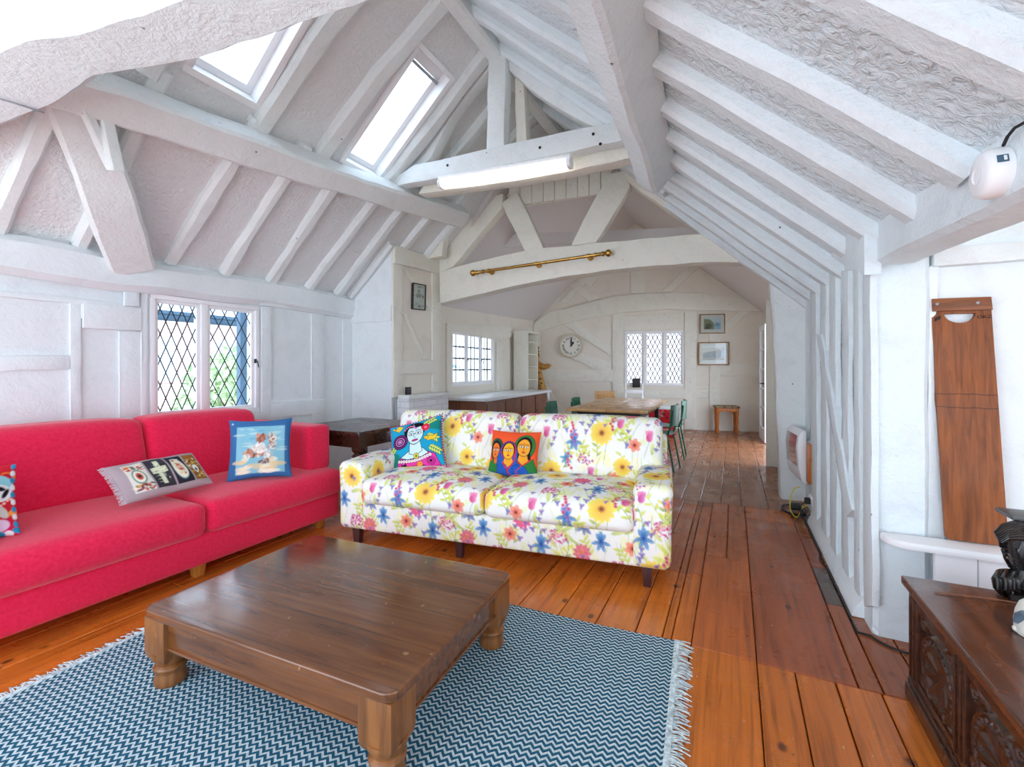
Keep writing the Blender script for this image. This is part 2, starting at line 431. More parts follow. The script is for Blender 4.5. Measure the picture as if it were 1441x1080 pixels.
# =============================================================== THE ROOM SHELL
XL, XR = -4.1, 0.60                      # left wall, right wall of the near room
RX, RZ, SL = -1.87, 4.035, 0.895; PLU = 0.062
RX, RZ, SL = -1.87, 4.035, 0.895         # ridge line and slope of the rafter undersides
def roof_z(X, up=0.0): return RZ+up-SL*abs(X-RX)
def ROOFP(px, py, side, up=0.0):
    """pixel -> point on the left (-1) or right (+1) roof slope"""
    n = V((-side*-SL, 0, 1)) if False else V((SL*side, 0, 1))
    return PP(px, py, (RX, 0, RZ+up), n)
YC = PX(494, 435, XL).y                  # end of the left wall
XN = PY(551, 345, YC).x                  # face of the chimney nib
YN = PX(617, 385, XN).y                  # far end of the nib
TL = V((XN, YN, 0)); TRt = PY(1110, 360, 5.12)
TRt = V((TRt.x, TRt.y, 0)); TD = (TRt-TL).normalized(); TN = V((TD.y, -TD.x, 0))     # truss across the room, facing the camera
def PT(px, py, off=0.0): return PP(px, py, TL+TN*off, TN)
BA = math.radians(12.0); BO = V((-0.3, 9.95, 0)); BD = V((math.cos(BA), math.sin(BA), 0)); BN = V((BD.y, -BD.x, 0))
def PB(px, py, off=0.0): return PP(px, py, BO+BN*off, BN)
BCL = PB(752, 500); BCL.z = 0            # far left corner
FA = V((XN-0.30, YN, 0)); FD = (BCL-FA).normalized(); FN = V((FD.y, -FD.x, 0))
def PF(px, py, off=0.0): return PP(px, py, FA+FN*off, FN)

# ---- floor: boards of irregular widths, one mesh, two surfaces (boards and the dark gap below)
fm, nt, b = base_mat('varnished_floorboards', 0.3, 0.5)
at = nd(nt, 'ShaderNodeAttribute', attribute_name='Col')
n1 = noise_node(nt, coords(nt, (16, 0.55, 16)), 2.6, 5, 0.62, 0.5); r1 = ramp(nt, n1.outputs['Fac'], [(0.25, (150, 140, 132)), (0.5, (235, 230, 226)), (0.75, (255, 255, 255))])
mx = nd(nt, 'ShaderNodeMix', data_type='RGBA', blend_type='MULTIPLY'); mx.inputs[0].default_value = 1
nt.links.new(at.outputs['Color'], mx.inputs[6]); nt.links.new(r1.outputs['Color'], mx.inputs[7])
n2 = noise_node(nt, coords(nt), 1.7, 6, 0.68, 0.3); r2 = ramp(nt, n2.outputs['Fac'], [(0.50, (0, 0, 0)), (0.80, (150, 150, 150))])
mx2 = nd(nt, 'ShaderNodeMix', data_type='RGBA'); nt.links.new(r2.outputs['Color'], mx2.inputs[0]); nt.links.new(mx.outputs[2], mx2.inputs[6]); mx2.inputs[7].default_value = (*lin((124, 76, 56)), 1)
n4 = noise_node(nt, coords(nt), 38, 3, 0.5); r4 = ramp(nt, n4.outputs['Fac'], [(0.72, (0, 0, 0)), (0.745, (200, 200, 200))])
mx3 = nd(nt, 'ShaderNodeMix', data_type='RGBA'); nt.links.new(r4.outputs['Color'], mx3.inputs[0]); nt.links.new(mx2.outputs[2], mx3.inputs[6]); mx3.inputs[7].default_value = (*lin((60, 34, 26)), 1)
vk = nd(nt, 'ShaderNodeTexVoronoi'); vk.inputs['Scale'].default_value = 4.2; nt.links.new(coords(nt, (1.25, 0.8, 1)), vk.inputs['Vector'])
kn = ramp(nt, vk.outputs['Distance'], [(0.05, (235, 235, 235)), (0.10, (0, 0, 0))])
n6 = noise_node(nt, coords(nt, (3, 1, 1)), 21, 3, 0.6); fk = ramp(nt, n6.outputs['Fac'], [(0.715, (0, 0, 0)), (0.73, (255, 255, 255))])
out = mx3.outputs[2]
for kk, cc in ((kn, (70, 34, 20)), (fk, (226, 196, 170))):
    q_ = nd(nt, 'ShaderNodeMix', data_type='RGBA'); nt.links.new(kk.outputs['Color'], q_.inputs[0]); nt.links.new(out, q_.inputs[6]); q_.inputs[7].default_value = (*lin(cc), 1); out = q_.outputs[2]
nt.links.new(out, b.inputs['Base Color'])
n3 = noise_node(nt, coords(nt), 3.0, 5, 0.6); rr = nd(nt, 'ShaderNodeMapRange'); rr.inputs[1].default_value = 0.3; rr.inputs[2].default_value = 0.7; rr.inputs[3].default_value = 0.16; rr.inputs[4].default_value = 0.42
nt.links.new(n3.outputs['Fac'], rr.inputs[0]); nt.links.new(rr.outputs[0], b.inputs['Roughness'])
bump(nt, b, n1.outputs['Fac'], 0.05, 0.003)
M['floor'] = fm
g = G(); cols = []
def plank(x0, x1, y0, y1, c):
    gp = 0.0022; k = RNG.uniform(0.86, 1.12) if y0 < 4.5 else RNG.uniform(0.94, 1.06); cc = lin(c)*k
    x0 += gp; x1 -= gp; y0 += gp; y1 -= gp; e = 0.004
    g.add([(x0,y0,-.03),(x1,y0,-.03),(x1,y1,-.03),(x0,y1,-.03),(x0,y0,-e),(x1,y0,-e),(x1,y1,-e),(x0,y1,-e),(x0+e,y0+e,0),(x1-e,y0+e,0),(x1-e,y1-e,0),(x0+e,y1-e,0)],
          [(0,1,5,4),(1,2,6,5),(2,3,7,6),(3,0,4,7),(4,5,9,8),(5,6,10,9),(6,7,11,10),(7,4,8,11),(8,9,10,11)])
    cols.extend([cc]*12)
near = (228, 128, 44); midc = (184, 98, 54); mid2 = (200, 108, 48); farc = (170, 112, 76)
xs_near = [-4.2, -4.0, -3.78, -3.58, -3.36, -3.15, -2.95, -2.73, -2.52, -2.3, -2.1, -1.9, -1.68, -1.48, -1.28, -1.02, -0.80, -0.61, -0.42, -0.30, -0.26, -0.174, 0.088, 0.226, 0.3645, 0.51, 0.66, 0.82, 1.0, 1.2, 1.4, 1.6, 1.8, 2.0, 2.2, 2.4]
def run(x0, x1, y0, y1, c, lo=1.4, hi=3.2):
    y = y0
    while y < y1-1e-6:
        y2 = y+random.uniform(lo, hi)
        if y1-y2 < 0.5: y2 = y1
        plank(x0, x1, y, y2, c); y = y2
for x0, x1 in zip(xs_near, xs_near[1:]):
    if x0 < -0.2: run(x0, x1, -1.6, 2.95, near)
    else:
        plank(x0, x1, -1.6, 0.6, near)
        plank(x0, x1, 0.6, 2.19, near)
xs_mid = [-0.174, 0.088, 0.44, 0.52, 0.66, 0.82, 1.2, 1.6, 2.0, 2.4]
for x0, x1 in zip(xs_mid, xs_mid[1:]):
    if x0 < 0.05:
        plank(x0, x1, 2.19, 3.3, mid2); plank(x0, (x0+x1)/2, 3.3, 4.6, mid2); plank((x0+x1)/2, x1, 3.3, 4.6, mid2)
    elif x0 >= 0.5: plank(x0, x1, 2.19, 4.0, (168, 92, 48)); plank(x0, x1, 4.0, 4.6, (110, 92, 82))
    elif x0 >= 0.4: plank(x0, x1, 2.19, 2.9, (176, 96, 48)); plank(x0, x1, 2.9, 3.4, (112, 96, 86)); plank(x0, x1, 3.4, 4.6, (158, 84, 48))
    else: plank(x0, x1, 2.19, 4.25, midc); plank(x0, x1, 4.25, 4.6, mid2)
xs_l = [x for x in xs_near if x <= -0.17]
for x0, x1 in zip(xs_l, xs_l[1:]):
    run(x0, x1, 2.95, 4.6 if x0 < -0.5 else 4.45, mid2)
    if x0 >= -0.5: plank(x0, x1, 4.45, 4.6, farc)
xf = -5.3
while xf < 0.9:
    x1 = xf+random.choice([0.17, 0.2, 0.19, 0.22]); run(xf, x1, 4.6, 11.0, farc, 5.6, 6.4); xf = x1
nb = g.n; g.box((-5.4, -1.6, -0.12), (2.6, 11.2, -0.012), 1); cols.extend([lin((40, 28, 22))]*8)
fl = g.build('floor', [fm, simple('dusty_gap', (58, 46, 38), 0.9)], smooth=0, cols=np.array(cols))
struct(fl, 'worn orange varnished floorboards of the whole long room', 'floor')

# ---- walls
def wall(name, o, u, outer, holes, thick, mat, label):
    g = G(); slab(g, o, u, (0, 0, 1), outer, holes, thick); return struct(g.build(name, mat, smooth=0), label, 'wall')
def rect_hole(p0, p1, o, u):
    """two opposite corner points -> hole rectangle in the wall's (u, z)"""
    a = sorted([(p0-V(o)).dot(V(u)), (p1-V(o)).dot(V(u))]); z = sorted([p0.z, p1.z])
    return [(a[0], z[0]), (a[1], z[0]), (a[1], z[1]), (a[0], z[1])]
w1a, w1b = PX(210, 420, XL), PX(363, 583, XL)
W1 = dict(y0=w1a.y, y1=w1b.y, z0=0.84, z1=1.83)
zl = roof_z(XL, 0.12)
wall('wall_left', (XL, -1.2, 0), (0, 1, 0), [(0, 0), (YC+1.2, 0), (YC+1.2, zl+0.03), (0, zl+0.03)],
     [[(W1['y0']+1.2, W1['z0']), (W1['y1']+1.2, W1['z0']), (W1['y1']+1.2, W1['z1']), (W1['y0']+1.2, W1['z1'])]], (-0.16, 0, 0), M['wall'], 'white timber framed left wall with the red sofa against it')
# chimney nib: end wall facing the camera and side wall facing the room
wall('wall_chimney_end', (XL-0.1, YC, 0), (1, 0, 0), [(0, 0), (XN-XL+0.1, 0), (XN-XL+0.1, roof_z(XN, 0.12)), (0.1, roof_z(XL, 0.12)), (0, 1.9)], [], (0, 0.12, 0), M['wall'], 'narrow white wall at the end of the left wall, behind the dark side table')
wall('wall_chimney_side', (XN, YC, 0), (0, 1, 0), [(0.02, 0), (YN-YC, 0), (YN-YC, roof_z(XN, 0.10)), (0.02, roof_z(XN, 0.10))], [], (-0.14, 0, 0), M['wall_cream'], 'cream timber framed chimney wall carrying the little sampler')
wall('wall_chimney_back', (FA.x-0.2, YN-0.14, 0), (1, 0, 0), [(0, 0), (XN-FA.x+0.19, 0), (XN-FA.x+0.19, 2.6), (0, 2.1)], [], (0, 0.12, 0), M['wall_cream'], 'hidden return wall behind the chimney')
# far room left wall with a three light window
hf = [PF(632, 465), PF(695, 541)]
zF = PF(618, 442).z; zC = PF(752, 455).z
lenF = (BCL-FA).length
W2h = rect_hole(PF(634, 467), PF(694, 542), FA, FD)
wz0, wz1 = 0.97, 1.83
W2h = [(W2h[0][0], wz0), (W2h[1][0], wz0), (W2h[1][0], wz1), (W2h[0][0], wz1)]
wall('wall_far_left', tuple(FA), FD, [(-0.3, 0), (lenF+0.1, 0), (lenF+0.1, zC+0.15), (-0.3, zF+0.15)], [W2h], -FN*0.15, M['wall_cream'], 'cream left wall of the far dining room with a paned window')
# far gable wall
gl, gr, ga = PB(751, 455), PB(1070, 433), PB(896, 312)
def ub(p): return (p-BO).dot(BD)
W3 = [PB(879, 467), PB(962, 543)]
W3h = rect_hole(W3[0], W3[1], BO, BD)
wall('wall_back', tuple(BO), BD, [(ub(gl)-0.3, 0), (ub(gr)+0.6, 0), (ub(gr)+0.6, gr.z-0.2), (ub(ga), ga.z+0.1), (ub(gl)-0.3, gl.z-0.1)], [W3h], -BN*0.15, M['wall_cream'], 'cream timber framed gable wall at the far end with the clock')
# right wall near (studded), and far right wall with the glazed door opening
wall('wall_right', (XR, 2.66, 0), (0, 1, 0), [(0, 0), (2.70, 0), (2.70, 2.02), (0, 2.02)], [], (0.16, 0, 0), M['wall'], 'white studded right wall between the two posts')
XFR = 0.47
wall('wall_far_right', (XFR+0.05, 5.22, 0), (0, 1, 0), [(0, 0), (1.4, 0), (1.4, 2.12), (3.6, 2.12), (3.6, 0), (5.4, 0), (5.4, 2.7), (0, 2.3)], [], (0.14, 0, 0), M['wall_cream'], 'cream right wall of the far room with the glazed door')
# alcove on the right
YA = 2.70
wall('wall_alcove', (0.74, YA, 0), (1, 0, 0), [(0, 0), (1.7, 0), (1.7, 2.1), (0, 2.1)], [], (0, 0.12, 0), M['wall'], 'white alcove wall behind the tall wooden board')
wall('wall_rear', (XL-0.2, -1.3, 0), (1, 0, 0), [(0, 0), (6.8, 0), (6.8, 2.1), (5.0, 2.1), (RX-XL+0.2, 4.2), (0, 2.2)], [[(0.5, 0.1), (3.9, 0.1), (3.9, 2.45), (0.5, 2.45)], [(4.5, 0.5), (6.3, 0.5), (6.3, 1.95), (4.5, 1.95)]], (0, -0.2, 0), M['wall'], 'white rear wall behind the camera with two tall openings')  # unseen wall; both openings are added to let daylight in
wall('wall_alcove_side', (2.42, -1.3, 0), (0, 1, 0), [(0, 0), (4.1, 0), (4.1, 2.1), (0, 2.1)], [[(0.4, 0.6), (2.6, 0.6), (2.6, 1.9), (0.4, 1.9)]], (0.14, 0, 0), M['wall'], 'white side wall of the alcove outside the photo')  # unseen wall; its opening is added for extra daylight

# ---- roof: plaster planes between the rafters, with holes for the two roof windows
def roof_plane(name, side, x_out, y0, y1l, y1r, holes, mat, label):
    L = math.hypot(1, SL); u = V((0, 1, 0)); v = V((-side, 0, SL))/L*1.0
    o = V((x_out, 0, roof_z(x_out, PLU)))
    top = abs(x_out-RX)*L
    g = G(); slab(g, o, u, v, [(y0, 0), (y1l, 0), (y1r, top), (y0, top)], holes, V((SL*side, 0, 1)).normalized()*0.14)
    return struct(g.build(name, mat, smooth=0), label, 'ceiling')
def sl(X): return math.hypot(1, SL)*abs(X-XL)
SKY = [dict(y0=1.60, y1=2.10, x0=-3.02, x1=-2.16), dict(y0=2.86, y1=3.36, x0=-3.06, x1=-2.20)]
def sky_fit(d, pts):
    q = [ROOFP(x, y, -1, 0.12) for x, y in pts]; return q
holesL = [[(d['y0']+0.03, sl(d['x0'])+0.04), (d['y1']-0.03, sl(d['x0'])+0.04), (d['y1']-0.03, sl(d['x1'])-0.04), (d['y0']+0.03, sl(d['x1'])-0.04)] for d in SKY]
def TY(X): return TL.y+(X-TL.x)/TD.x*TD.y
roof_plane('ceiling_left_slope', -1, XL-0.12, -1.2, TY(XL)+0.1, TY(RX)+0.1, [[(a, b_+0.12*math.hypot(1, SL)) for a, b_ in h] for h in holesL], M['plaster'], 'textured white plaster of the left roof slope with two roof windows')
roof_plane('ceiling_right_slope', 1, XR+0.16, -1.2, 5.25, TY(RX)+0.1, [], M['plaster_cool'], 'textured white plaster of the right roof slope')
g = G(); g.box((0.72, -1.4, 2.06), (2.5, YA+0.12, 2.16)); struct(g.build('ceiling_alcove', M['wall_cream'], smooth=0), 'flat cream ceiling over the alcove', 'ceiling')
# far room ceiling: two slopes up to a ridge
fr0 = V((RX, TY(RX)+0.05, RZ+0.1)); fr1 = V((ga.x, ga.y, ga.z))
e0 = PF(618, 440)+FD*0-FN*0.05; e1 = PF(752, 452)
g = G(); q = [e0-FD*0.25-V((0.25,0,0.2)), e1+FD*0.2, fr1-BN*0.2, fr0-V((0,0.4,0))]
g.add([tuple(p) for p in q]+[tuple(p+V((0, 0, 0.1))) for p in q], [(0,1,2,3),(7,6,5,4),(0,4,5,1),(1,5,6,2),(2,6,7,3),(3,7,4,0)])
struct(g.build('ceiling_far_left', M['plaster_far'], smooth=0), 'lavender grey plaster slope over the left of the far room', 'ceiling')
er0 = PT(1112, 372, -0.1); er1 = gr+BD*0.25-V((0, 0, 0.22))-BN*0.15
g = G(); q = [er0+V((0.12, 0, -0.1)), er1, fr1-BN*0.2, fr0]
g.add([tuple(p) for p in q]+[tuple(p+V((0, 0, 0.1))) for p in q], [(3,2,1,0),(4,5,6,7),(0,4,5,1),(1,5,6,2),(2,6,7,3),(3,7,4,0)])
struct(g.build('ceiling_far_right', M['plaster_far'], smooth=0), 'lavender grey plaster slope over the right of the far room', 'ceiling')
# boarded gable infill above the collar of the cross truss
g = G(); tri = [PT(560, 262, -0.12), PT(880, 235, -0.12)]
zt = 3.38
def tp(X, z, off): 
    p = TL+TD*((X-TL.x)/TD.x)-TN*off; return V((p.x, p.y, z))
xa, xb = RX-(RZ+0.1-zt)/SL, RX+(RZ+0.1-zt)/SL
k = 9
for i in range(k):
    x0 = xa+(xb-xa)*i/k+0.004; x1 = xa+(xb-xa)*(i+1)/k-0.004
    pts = [tp(x0, zt-0.12, 0.13), tp(x1, zt-0.12, 0.13), tp(x1, max(zt-0.1, roof_z(x1, 0.1)), 0.13)]
    if x0 < RX < x1: pts.append(tp(RX, roof_z(RX, 0.1), 0.13))
    pts.append(tp(x0, max(zt-0.1, roof_z(x0, 0.1)), 0.13)); g.prism(pts, -TN*0.04)
struct(g.build('wall_gable_boards', M['timber_cream'], smooth=0), 'cream vertical boards filling the gable above the cross truss', 'wall')

# ---- windows
def lattice(g, o, u, w, h, nx, ny, bar=0.008, mi=0):
    """diamond leaded lattice in a rectangle (o lower-left, u along, z up)"""
    o, u = V(o), V(u); nrm = u.cross(V((0, 0, 1)))
    dx, dy = w/nx, h/ny; segs = []
    def clip(p, q):
        (x0, y0), (x1, y1) = p, q; t0, t1 = 0.0, 1.0; ddx, ddy = x1-x0, y1-y0
        for pp_, qq in ((-ddx, x0), (ddx, w-x0), (-ddy, y0), (ddy, h-y0)):
            if abs(pp_) < 1e-9:
                if qq < 0: return None
            else:
                r = qq/pp_
                if pp_ < 0: t0 = max(t0, r)
                else: t1 = min(t1, r)
        if t1-t0 < 1e-3: return None
        return (x0+ddx*t0, y0+ddy*t0), (x0+ddx*t1, y0+ddy*t1)
    for k in range(-12, 26):
        a = clip(((k+0.3)*dx, 0), ((k+0.3)*dx+h*dx/dy, h))
        c = clip(((k+0.3)*dx, 0), ((k+0.3)*dx-h*dx/dy, h))
        for q in (a, c):
            if q: segs.append(q)
    for (x0, y0), (x1, y1) in segs:
        g.tube([o+u*x0+V((0, 0, y0)), o+u*x1+V((0, 0, y1))], bar/2, 5, mi)
def bars(g, o, u, w, h, nx, ny, bar=0.008, mi=0):
    o, u = V(o), V(u)
    for i in range(1, nx): g.tube([o+u*(w*i/nx), o+u*(w*i/nx)+V((0, 0, h))], bar/2, 5, mi)
    for j in range(1, ny): g.tube([o+V((0, 0, h*j/ny)), o+u*w+V((0, 0, h*j/ny))], bar*0.75, 5, mi)
def window(name, label, o, u, nrm, w, h, lights, kind, nx, ny, frame=0.05, dep=0.06, handle=True, mullw=0.05, barw=0.008):
    """casement window: o lower-left corner on the wall face, u along the wall, nrm into the room"""
    o, u, nrm = V(o), V(u), V(nrm); Z = V((0, 0, 1))
    root = struct(thing(name, label, 'window', tuple(o+u*w/2)), None, None)
    root['kind'] = 'structure'
    g = G()
    def bar_(a0, z0, a1, z1, d0, d1):
        p = o+u*a0+Z*z0
        g.prism([p+nrm*d0, p+u*(a1-a0)+nrm*d0, p+u*(a1-a0)+Z*(z1-z0)+nrm*d0, p+Z*(z1-z0)+nrm*d0], nrm*(d1-d0))
    f = frame
    bar_(-0.0, 0, w, f, -dep, 0.02); bar_(0, h-f, w, h, -dep, 0.02); bar_(0, f, f, h-f, -dep, 0.02); bar_(w-f, f, w, h-f, -dep, 0.02)
    for x in lights[1:]: bar_(x-mullw/2, f, x+mullw/2, h-f, -dep, 0.015)
    g.build('window_frame', M['white'], root, bevel=0.004)
    ends = lights+[w]
    for i, x in enumerate(lights):
        a0 = f if i == 0 else x+mullw/2; a1 = (ends[i+1]-mullw/2) if i < len(lights)-1 else w-f
        cas = G(); sw = 0.028
        p0 = (a0, f, a1, h-f)
        for (b0, c0, b1, c1) in ((a0, f, a1, f+sw), (a0, h-f-sw, a1, h-f), (a0, f+sw, a0+sw, h-f-sw), (a1-sw, f+sw, a1, h-f-sw)):
            p = o+u*b0+Z*c0-nrm*0.045
            cas.prism([p, p+u*(b1-b0), p+u*(b1-b0)+Z*(c1-c0), p+Z*(c1-c0)], nrm*0.04)
        cm = cas.build('casement', M['white'], root, bevel=0.003)
        gg = G(); po = o+u*(a0+sw)+Z*(f+sw)-nrm*0.025; gw, gh = a1-a0-2*sw, h-2*f-2*sw
        (lattice if kind == 'lattice' else bars)(gg, po, u, gw, gh, nx, ny, barw)
        gg.build('lead_lattice', M['lead'], cm)
        gp = G(); pp0 = po-nrm*0.003
        gp.prism([pp0, pp0+u*gw, pp0+u*gw+Z*gh, pp0+Z*gh], nrm*0.002)
        gp.build('glass_pane', M['glass'], cm, smooth=0)
        if handle and i > 0:
            hh = G(); q = o+u*(a1 if handle == 'end' else x)+Z*(h*0.48)+nrm*0.015
            hh.box((-0.008, -0.008, -0.02), (0.008, 0.008, 0.02), 0, Matrix.Translation(q)); hh.tube([q, q+nrm*0.03, q+nrm*0.03+u*0.01-Z*0.06], 0.005, 6)
            hh.build('casement_handle', M['iron'], cm)
    return root
mid1 = PX(287, 500, XL).y-W1['y0']
window('window_1', 'leaded two light window above the red sofa', (XL, W1['y0'], W1['z0']), (0, 1, 0), (1, 0, 0), W1['y1']-W1['y0'], W1['z1']-W1['z0'], [0, mid1], 'lattice', 3.6, 4.2, 0.035, 0.1, 'end', 0.055, 0.0085)
u0 = W2h[0][0]; wW2 = W2h[1][0]-u0
window('window_2', 'three light paned window over the mottled worktop', FA+FD*u0+V((0, 0, wz0)), FD, FN, wW2, wz1-wz0, [0, wW2*0.34, wW2*0.67], 'bars', 3, 4, 0.04, 0.08, True, 0.05, 0.017)
u0 = W3h[0][0]; wW3 = W3h[1][0]-u0; z0 = W3h[0][1]; hW3 = W3h[2][1]-z0
window('window_3', 'leaded three light window in the far gable wall', BO+BD*u0+V((0, 0, z0)), BD, BN, wW3, hW3, [0, wW3*0.34, wW3*0.68], 'lattice', 3.2, 5.4, 0.03, 0.08, False, 0.05, 0.019)
# roof windows: white lining, sash, pane
for i, d in enumerate(SKY):
    L = math.hypot(1, SL); uu = V((0, 1, 0)); vv = V((1, 0, SL))/L; nn = V((-SL, 0, 1))/L
    o = V((d['x0'], d['y0'], roof_z(d['x0'], PLU))); w = d['y1']-d['y0']; h = (d['x1']-d['x0'])*L
    root = struct(thing('window_%d' % (4+i), ['white roof window nearest the camera, half hidden by the near beam', 'white roof window beside the collar beam with the strip light'][i], 'window', tuple(o)))
    root['kind'] = 'structure'
    def bar3(g, a0, b0, a1, b1, d0, d1):
        p = o+uu*a0+vv*b0+nn*d0; g.prism([p, p+uu*(a1-a0), p+uu*(a1-a0)+vv*(b1-b0), p+vv*(b1-b0)], nn*(d1-d0))
    g = G(); f = 0.045
    for q in ((0, 0, w, f), (0, h-f, w, h), (0, f, f, h-f), (w-f, f, w, h-f)): bar3(g, *q, -0.02, 0.19)
    g.build('window_frame', M['white'], root, bevel=0.004)
    g = G(); a = f; s2 = 0.05
    for q in ((a, a, w-a, a+s2), (a, h-a-s2*1.6, w-a, h-a), (a, a+s2, a+s2, h-a-s2), (w-a-s2, a+s2, w-a, h-a-s2)): bar3(g, *q, 0.08, 0.15)
    sash = g.build('sash', M['white'], root, bevel=0.004)
    g = G(); bar3(g, a+s2, a+s2, w-a-s2, h-a-s2, 0.12, 0.125); g.build('glass_pane', M['glass'], sash, smooth=0)
    g = G(); bar3(g, a+0.01, h-a-0.11, w-a-0.01, h-a-0.085, 0.05, 0.085); g.build('control_bar', M['grey'], sash, bevel=0.003)
# =============================================================== TIMBERS OF THE ROOF AND WALLS
def beam(name, label, path, w, h, mat='timber', up=(0, 0, 1), wob=0.008, seed=0, cat='beam', group=None, ch=0.022, step=0.07):
    g = G(); g.timber(path, w, h, up, wob, ch, step, seed)
    return struct(g.build(name, M[mat], smooth=35), label, cat, group)
UPL = V((-SL, 0, 1)).normalized(); UPR = V((SL, 0, 1)).normalized()
def on_roof(X, Y, up=0.0): return V((X, Y, roof_z(X, up)))
# left slope rafters below and above the purlin
for i, (Y, dy) in enumerate([(0.15, 0), (0.65, 0.03), (1.12, 0.02), (1.52, 0.0), (2.08, 0.02), (2.52, 0.0), (2.97, -0.02), (3.40, 0.02), (3.80, 0.0), (4.22, 0.0), (4.62, 0.02)]):
    x0 = XL+0.02 if Y < YC-0.1 else XN-0.02
    beam('rafter', 'white painted rafter on the left roof slope between wall and purlin', [on_roof(x0, Y, 0.055), on_roof(-3.55, Y+dy, 0.06), on_roof(-3.05, Y+dy*2, 0.055)], 0.105, 0.11, 'timber', UPL, 0.016, i+1, 'rafter', 'rafters on the left slope below the purlin')
for i, Y in enumerate([0.4, 1.05, 1.5, 2.2, 2.72, 3.46, 3.95, 4.5]):
    dy = 0.12 if Y in (2.72, 2.2) else 0.03
    beam('rafter', 'white painted rafter on the left roof slope between purlin and ridge', [on_roof(-3.1, Y-0.05, 0.05), on_roof(-2.5, Y, 0.055), on_roof(RX-0.02, Y+dy, 0.05)], 0.135, 0.12, 'timber', UPL, 0.012, i+21, 'rafter', 'rafters on the left slope above the purlin')
# right slope
for i, Y in enumerate([0.4, 0.88, 1.34, 1.80, 2.21, 2.62, 3.02, 3.42, 3.82, 4.22, 4.62, 4.98]):
    beam('rafter', 'white painted rafter on the right roof slope between purlin and wall', [on_roof(-0.62, Y, 0.055), on_roof(0.0, Y+0.015*(i % 2), 0.055), on_roof(0.64, Y, 0.05)], 0.125, 0.11, 'timber_cool', UPR, 0.01, i+41, 'rafter', 'rafters on the right slope below the purlin')
for i, Y in enumerate([0.5, 1.0, 1.6, 2.15, 2.6, 3.05, 3.5, 3.95, 4.45]):
    beam('rafter', 'white painted rafter on the right roof slope between ridge and purlin', [on_roof(RX+0.02, Y, 0.05), on_roof(-1.2, Y+0.02, 0.055), on_roof(-0.55, Y, 0.05)], 0.125, 0.115, 'timber_cool', UPR, 0.01, i+61, 'rafter', 'rafters on the right slope above the purlin')
# ridge beam, purlins, wind brace
beam('ridge_beam', 'white ridge beam along the top of the roof', [(RX+0.03, -0.9, RZ-0.03), (RX, 2.5, RZ-0.03), (RX+0.02, TY(RX), RZ-0.06)], 0.13, 0.15, 'timber', wob=0.008, seed=80)
pl = [ROOFP(190, 150, -1, -0.13), ROOFP(420, 232, -1, -0.13), ROOFP(648, 305, -1, -0.13)]
pl = [V((-3.42, -0.8, roof_z(-3.42, -0.13)))]+pl
beam('purlin', 'long white purlin under the left roof windows', pl, 0.2, 0.2, 'timber', UPL, 0.016, 81)
pr = [ROOFP(858, 0, 1, -0.10), ROOFP(888, 110, 1, -0.10), ROOFP(924, 246, 1, -0.10)]
pr = [pr[0]+(pr[0]-pr[1])*3.2]+pr
beam('purlin', 'thick rough white purlin over the right side of the room', pr, 0.2, 0.24, 'timber_cool', UPR, 0.018, 82)
# wind brace running up the left slope from the wall plate (flat, broad)
b0 = PX(186, 378, XL+0.08); b1 = ROOFP(108, 150, -1, -0.03)
beam('wind_brace', 'broad white diagonal brace rising from the left wall plate', [b0, b0.lerp(b1, 0.5)+V((0.03, 0, -0.03)), b1, b1+(b1-b0)*0.25], 0.27, 0.10, 'timber', UPL, 0.012, 83)
q0 = ROOFP(128, 130, -1, -0.2); q1 = PX(163, 240, q0.x-0.14)
beam('strut', 'short white strut hanging beside the broad brace under the near beam', [q0+V((0, 0, 0.2)), q1], 0.07, 0.07, 'timber', (1, 0, 0), 0.006, 84, ch=0.008)
beam('strut', 'thin white lath leaning against the short hanging strut', [PX(108, 130, q0.x-0.02), PX(158, 236, q0.x-0.2)], 0.05, 0.05, 'timber', (1, 0, 0), 0.005, 85, ch=0.006)
# near tie beam across the top left
ZT = 2.40
nt0, nt1 = PZ(-40, 205, ZT), PZ(575, 2, ZT)
mids = [(-40, 205), (0, 186), (70, 152), (140, 112), (225, 97), (300, 86), (370, 66), (430, 42), (500, 20), (575, -6), (700, -40)]
path = [PZ(x, y, ZT) for x, y in mids]
dirn = (path[-1]-path[0]).normalized(); nrm = V((dirn.y, -dirn.x, 0))
cen = [p+nrm*0.13+V((0, 0, 0.17)) for p in path]
cen = [cen[0]-dirn*1.0]+cen+[V((0.1, cen[-1].y+0.1, cen[-1].z))]
beam('tie_beam', 'massive rough white beam crossing overhead nearest the camera', cen, 0.26, 0.34, 'timber_cool', (0, 0, 1), 0.02, 86, ch=0.035, step=0.07)
# ---- the collar truss with the strip light
YCO = 3.50
def PCo(px, py, off=0.0): return PY(px, py, YCO-off)
def member(name, label, poly, fn, depth, off, mat='timber', cat='beam', bev=0.012, jit=0.006, seed=1, group=None, nvec=None):
    pts = [fn(x, y, off) for x, y in poly]
    if jit: pts = jitter(pts, jit, 0.14, seed)
    g = G(); g.prism(pts, nvec*depth); return struct(g.build(name, M[mat], smooth=30, bevel=bev), label, cat, group)
YV = V((0, 1, 0))
member('collar_beam', 'white collar beam with dark peg holes above the strip light', [(556, 262), (552, 252), (582, 232), (700, 206), (863, 171), (904, 163), (906, 190), (862, 201), (760, 222), (640, 247)], PCo, 0.12, 0.06, 'timber', nvec=YV, seed=3)
member('collar_beam', 'cream lower collar beam behind the strip light', [(588, 273), (596, 260), (700, 240), (886, 200), (912, 195), (912, 216), (888, 222), (800, 242), (700, 258)], PCo, 0.14, -0.08, 'timber_cream', nvec=YV, seed=4)
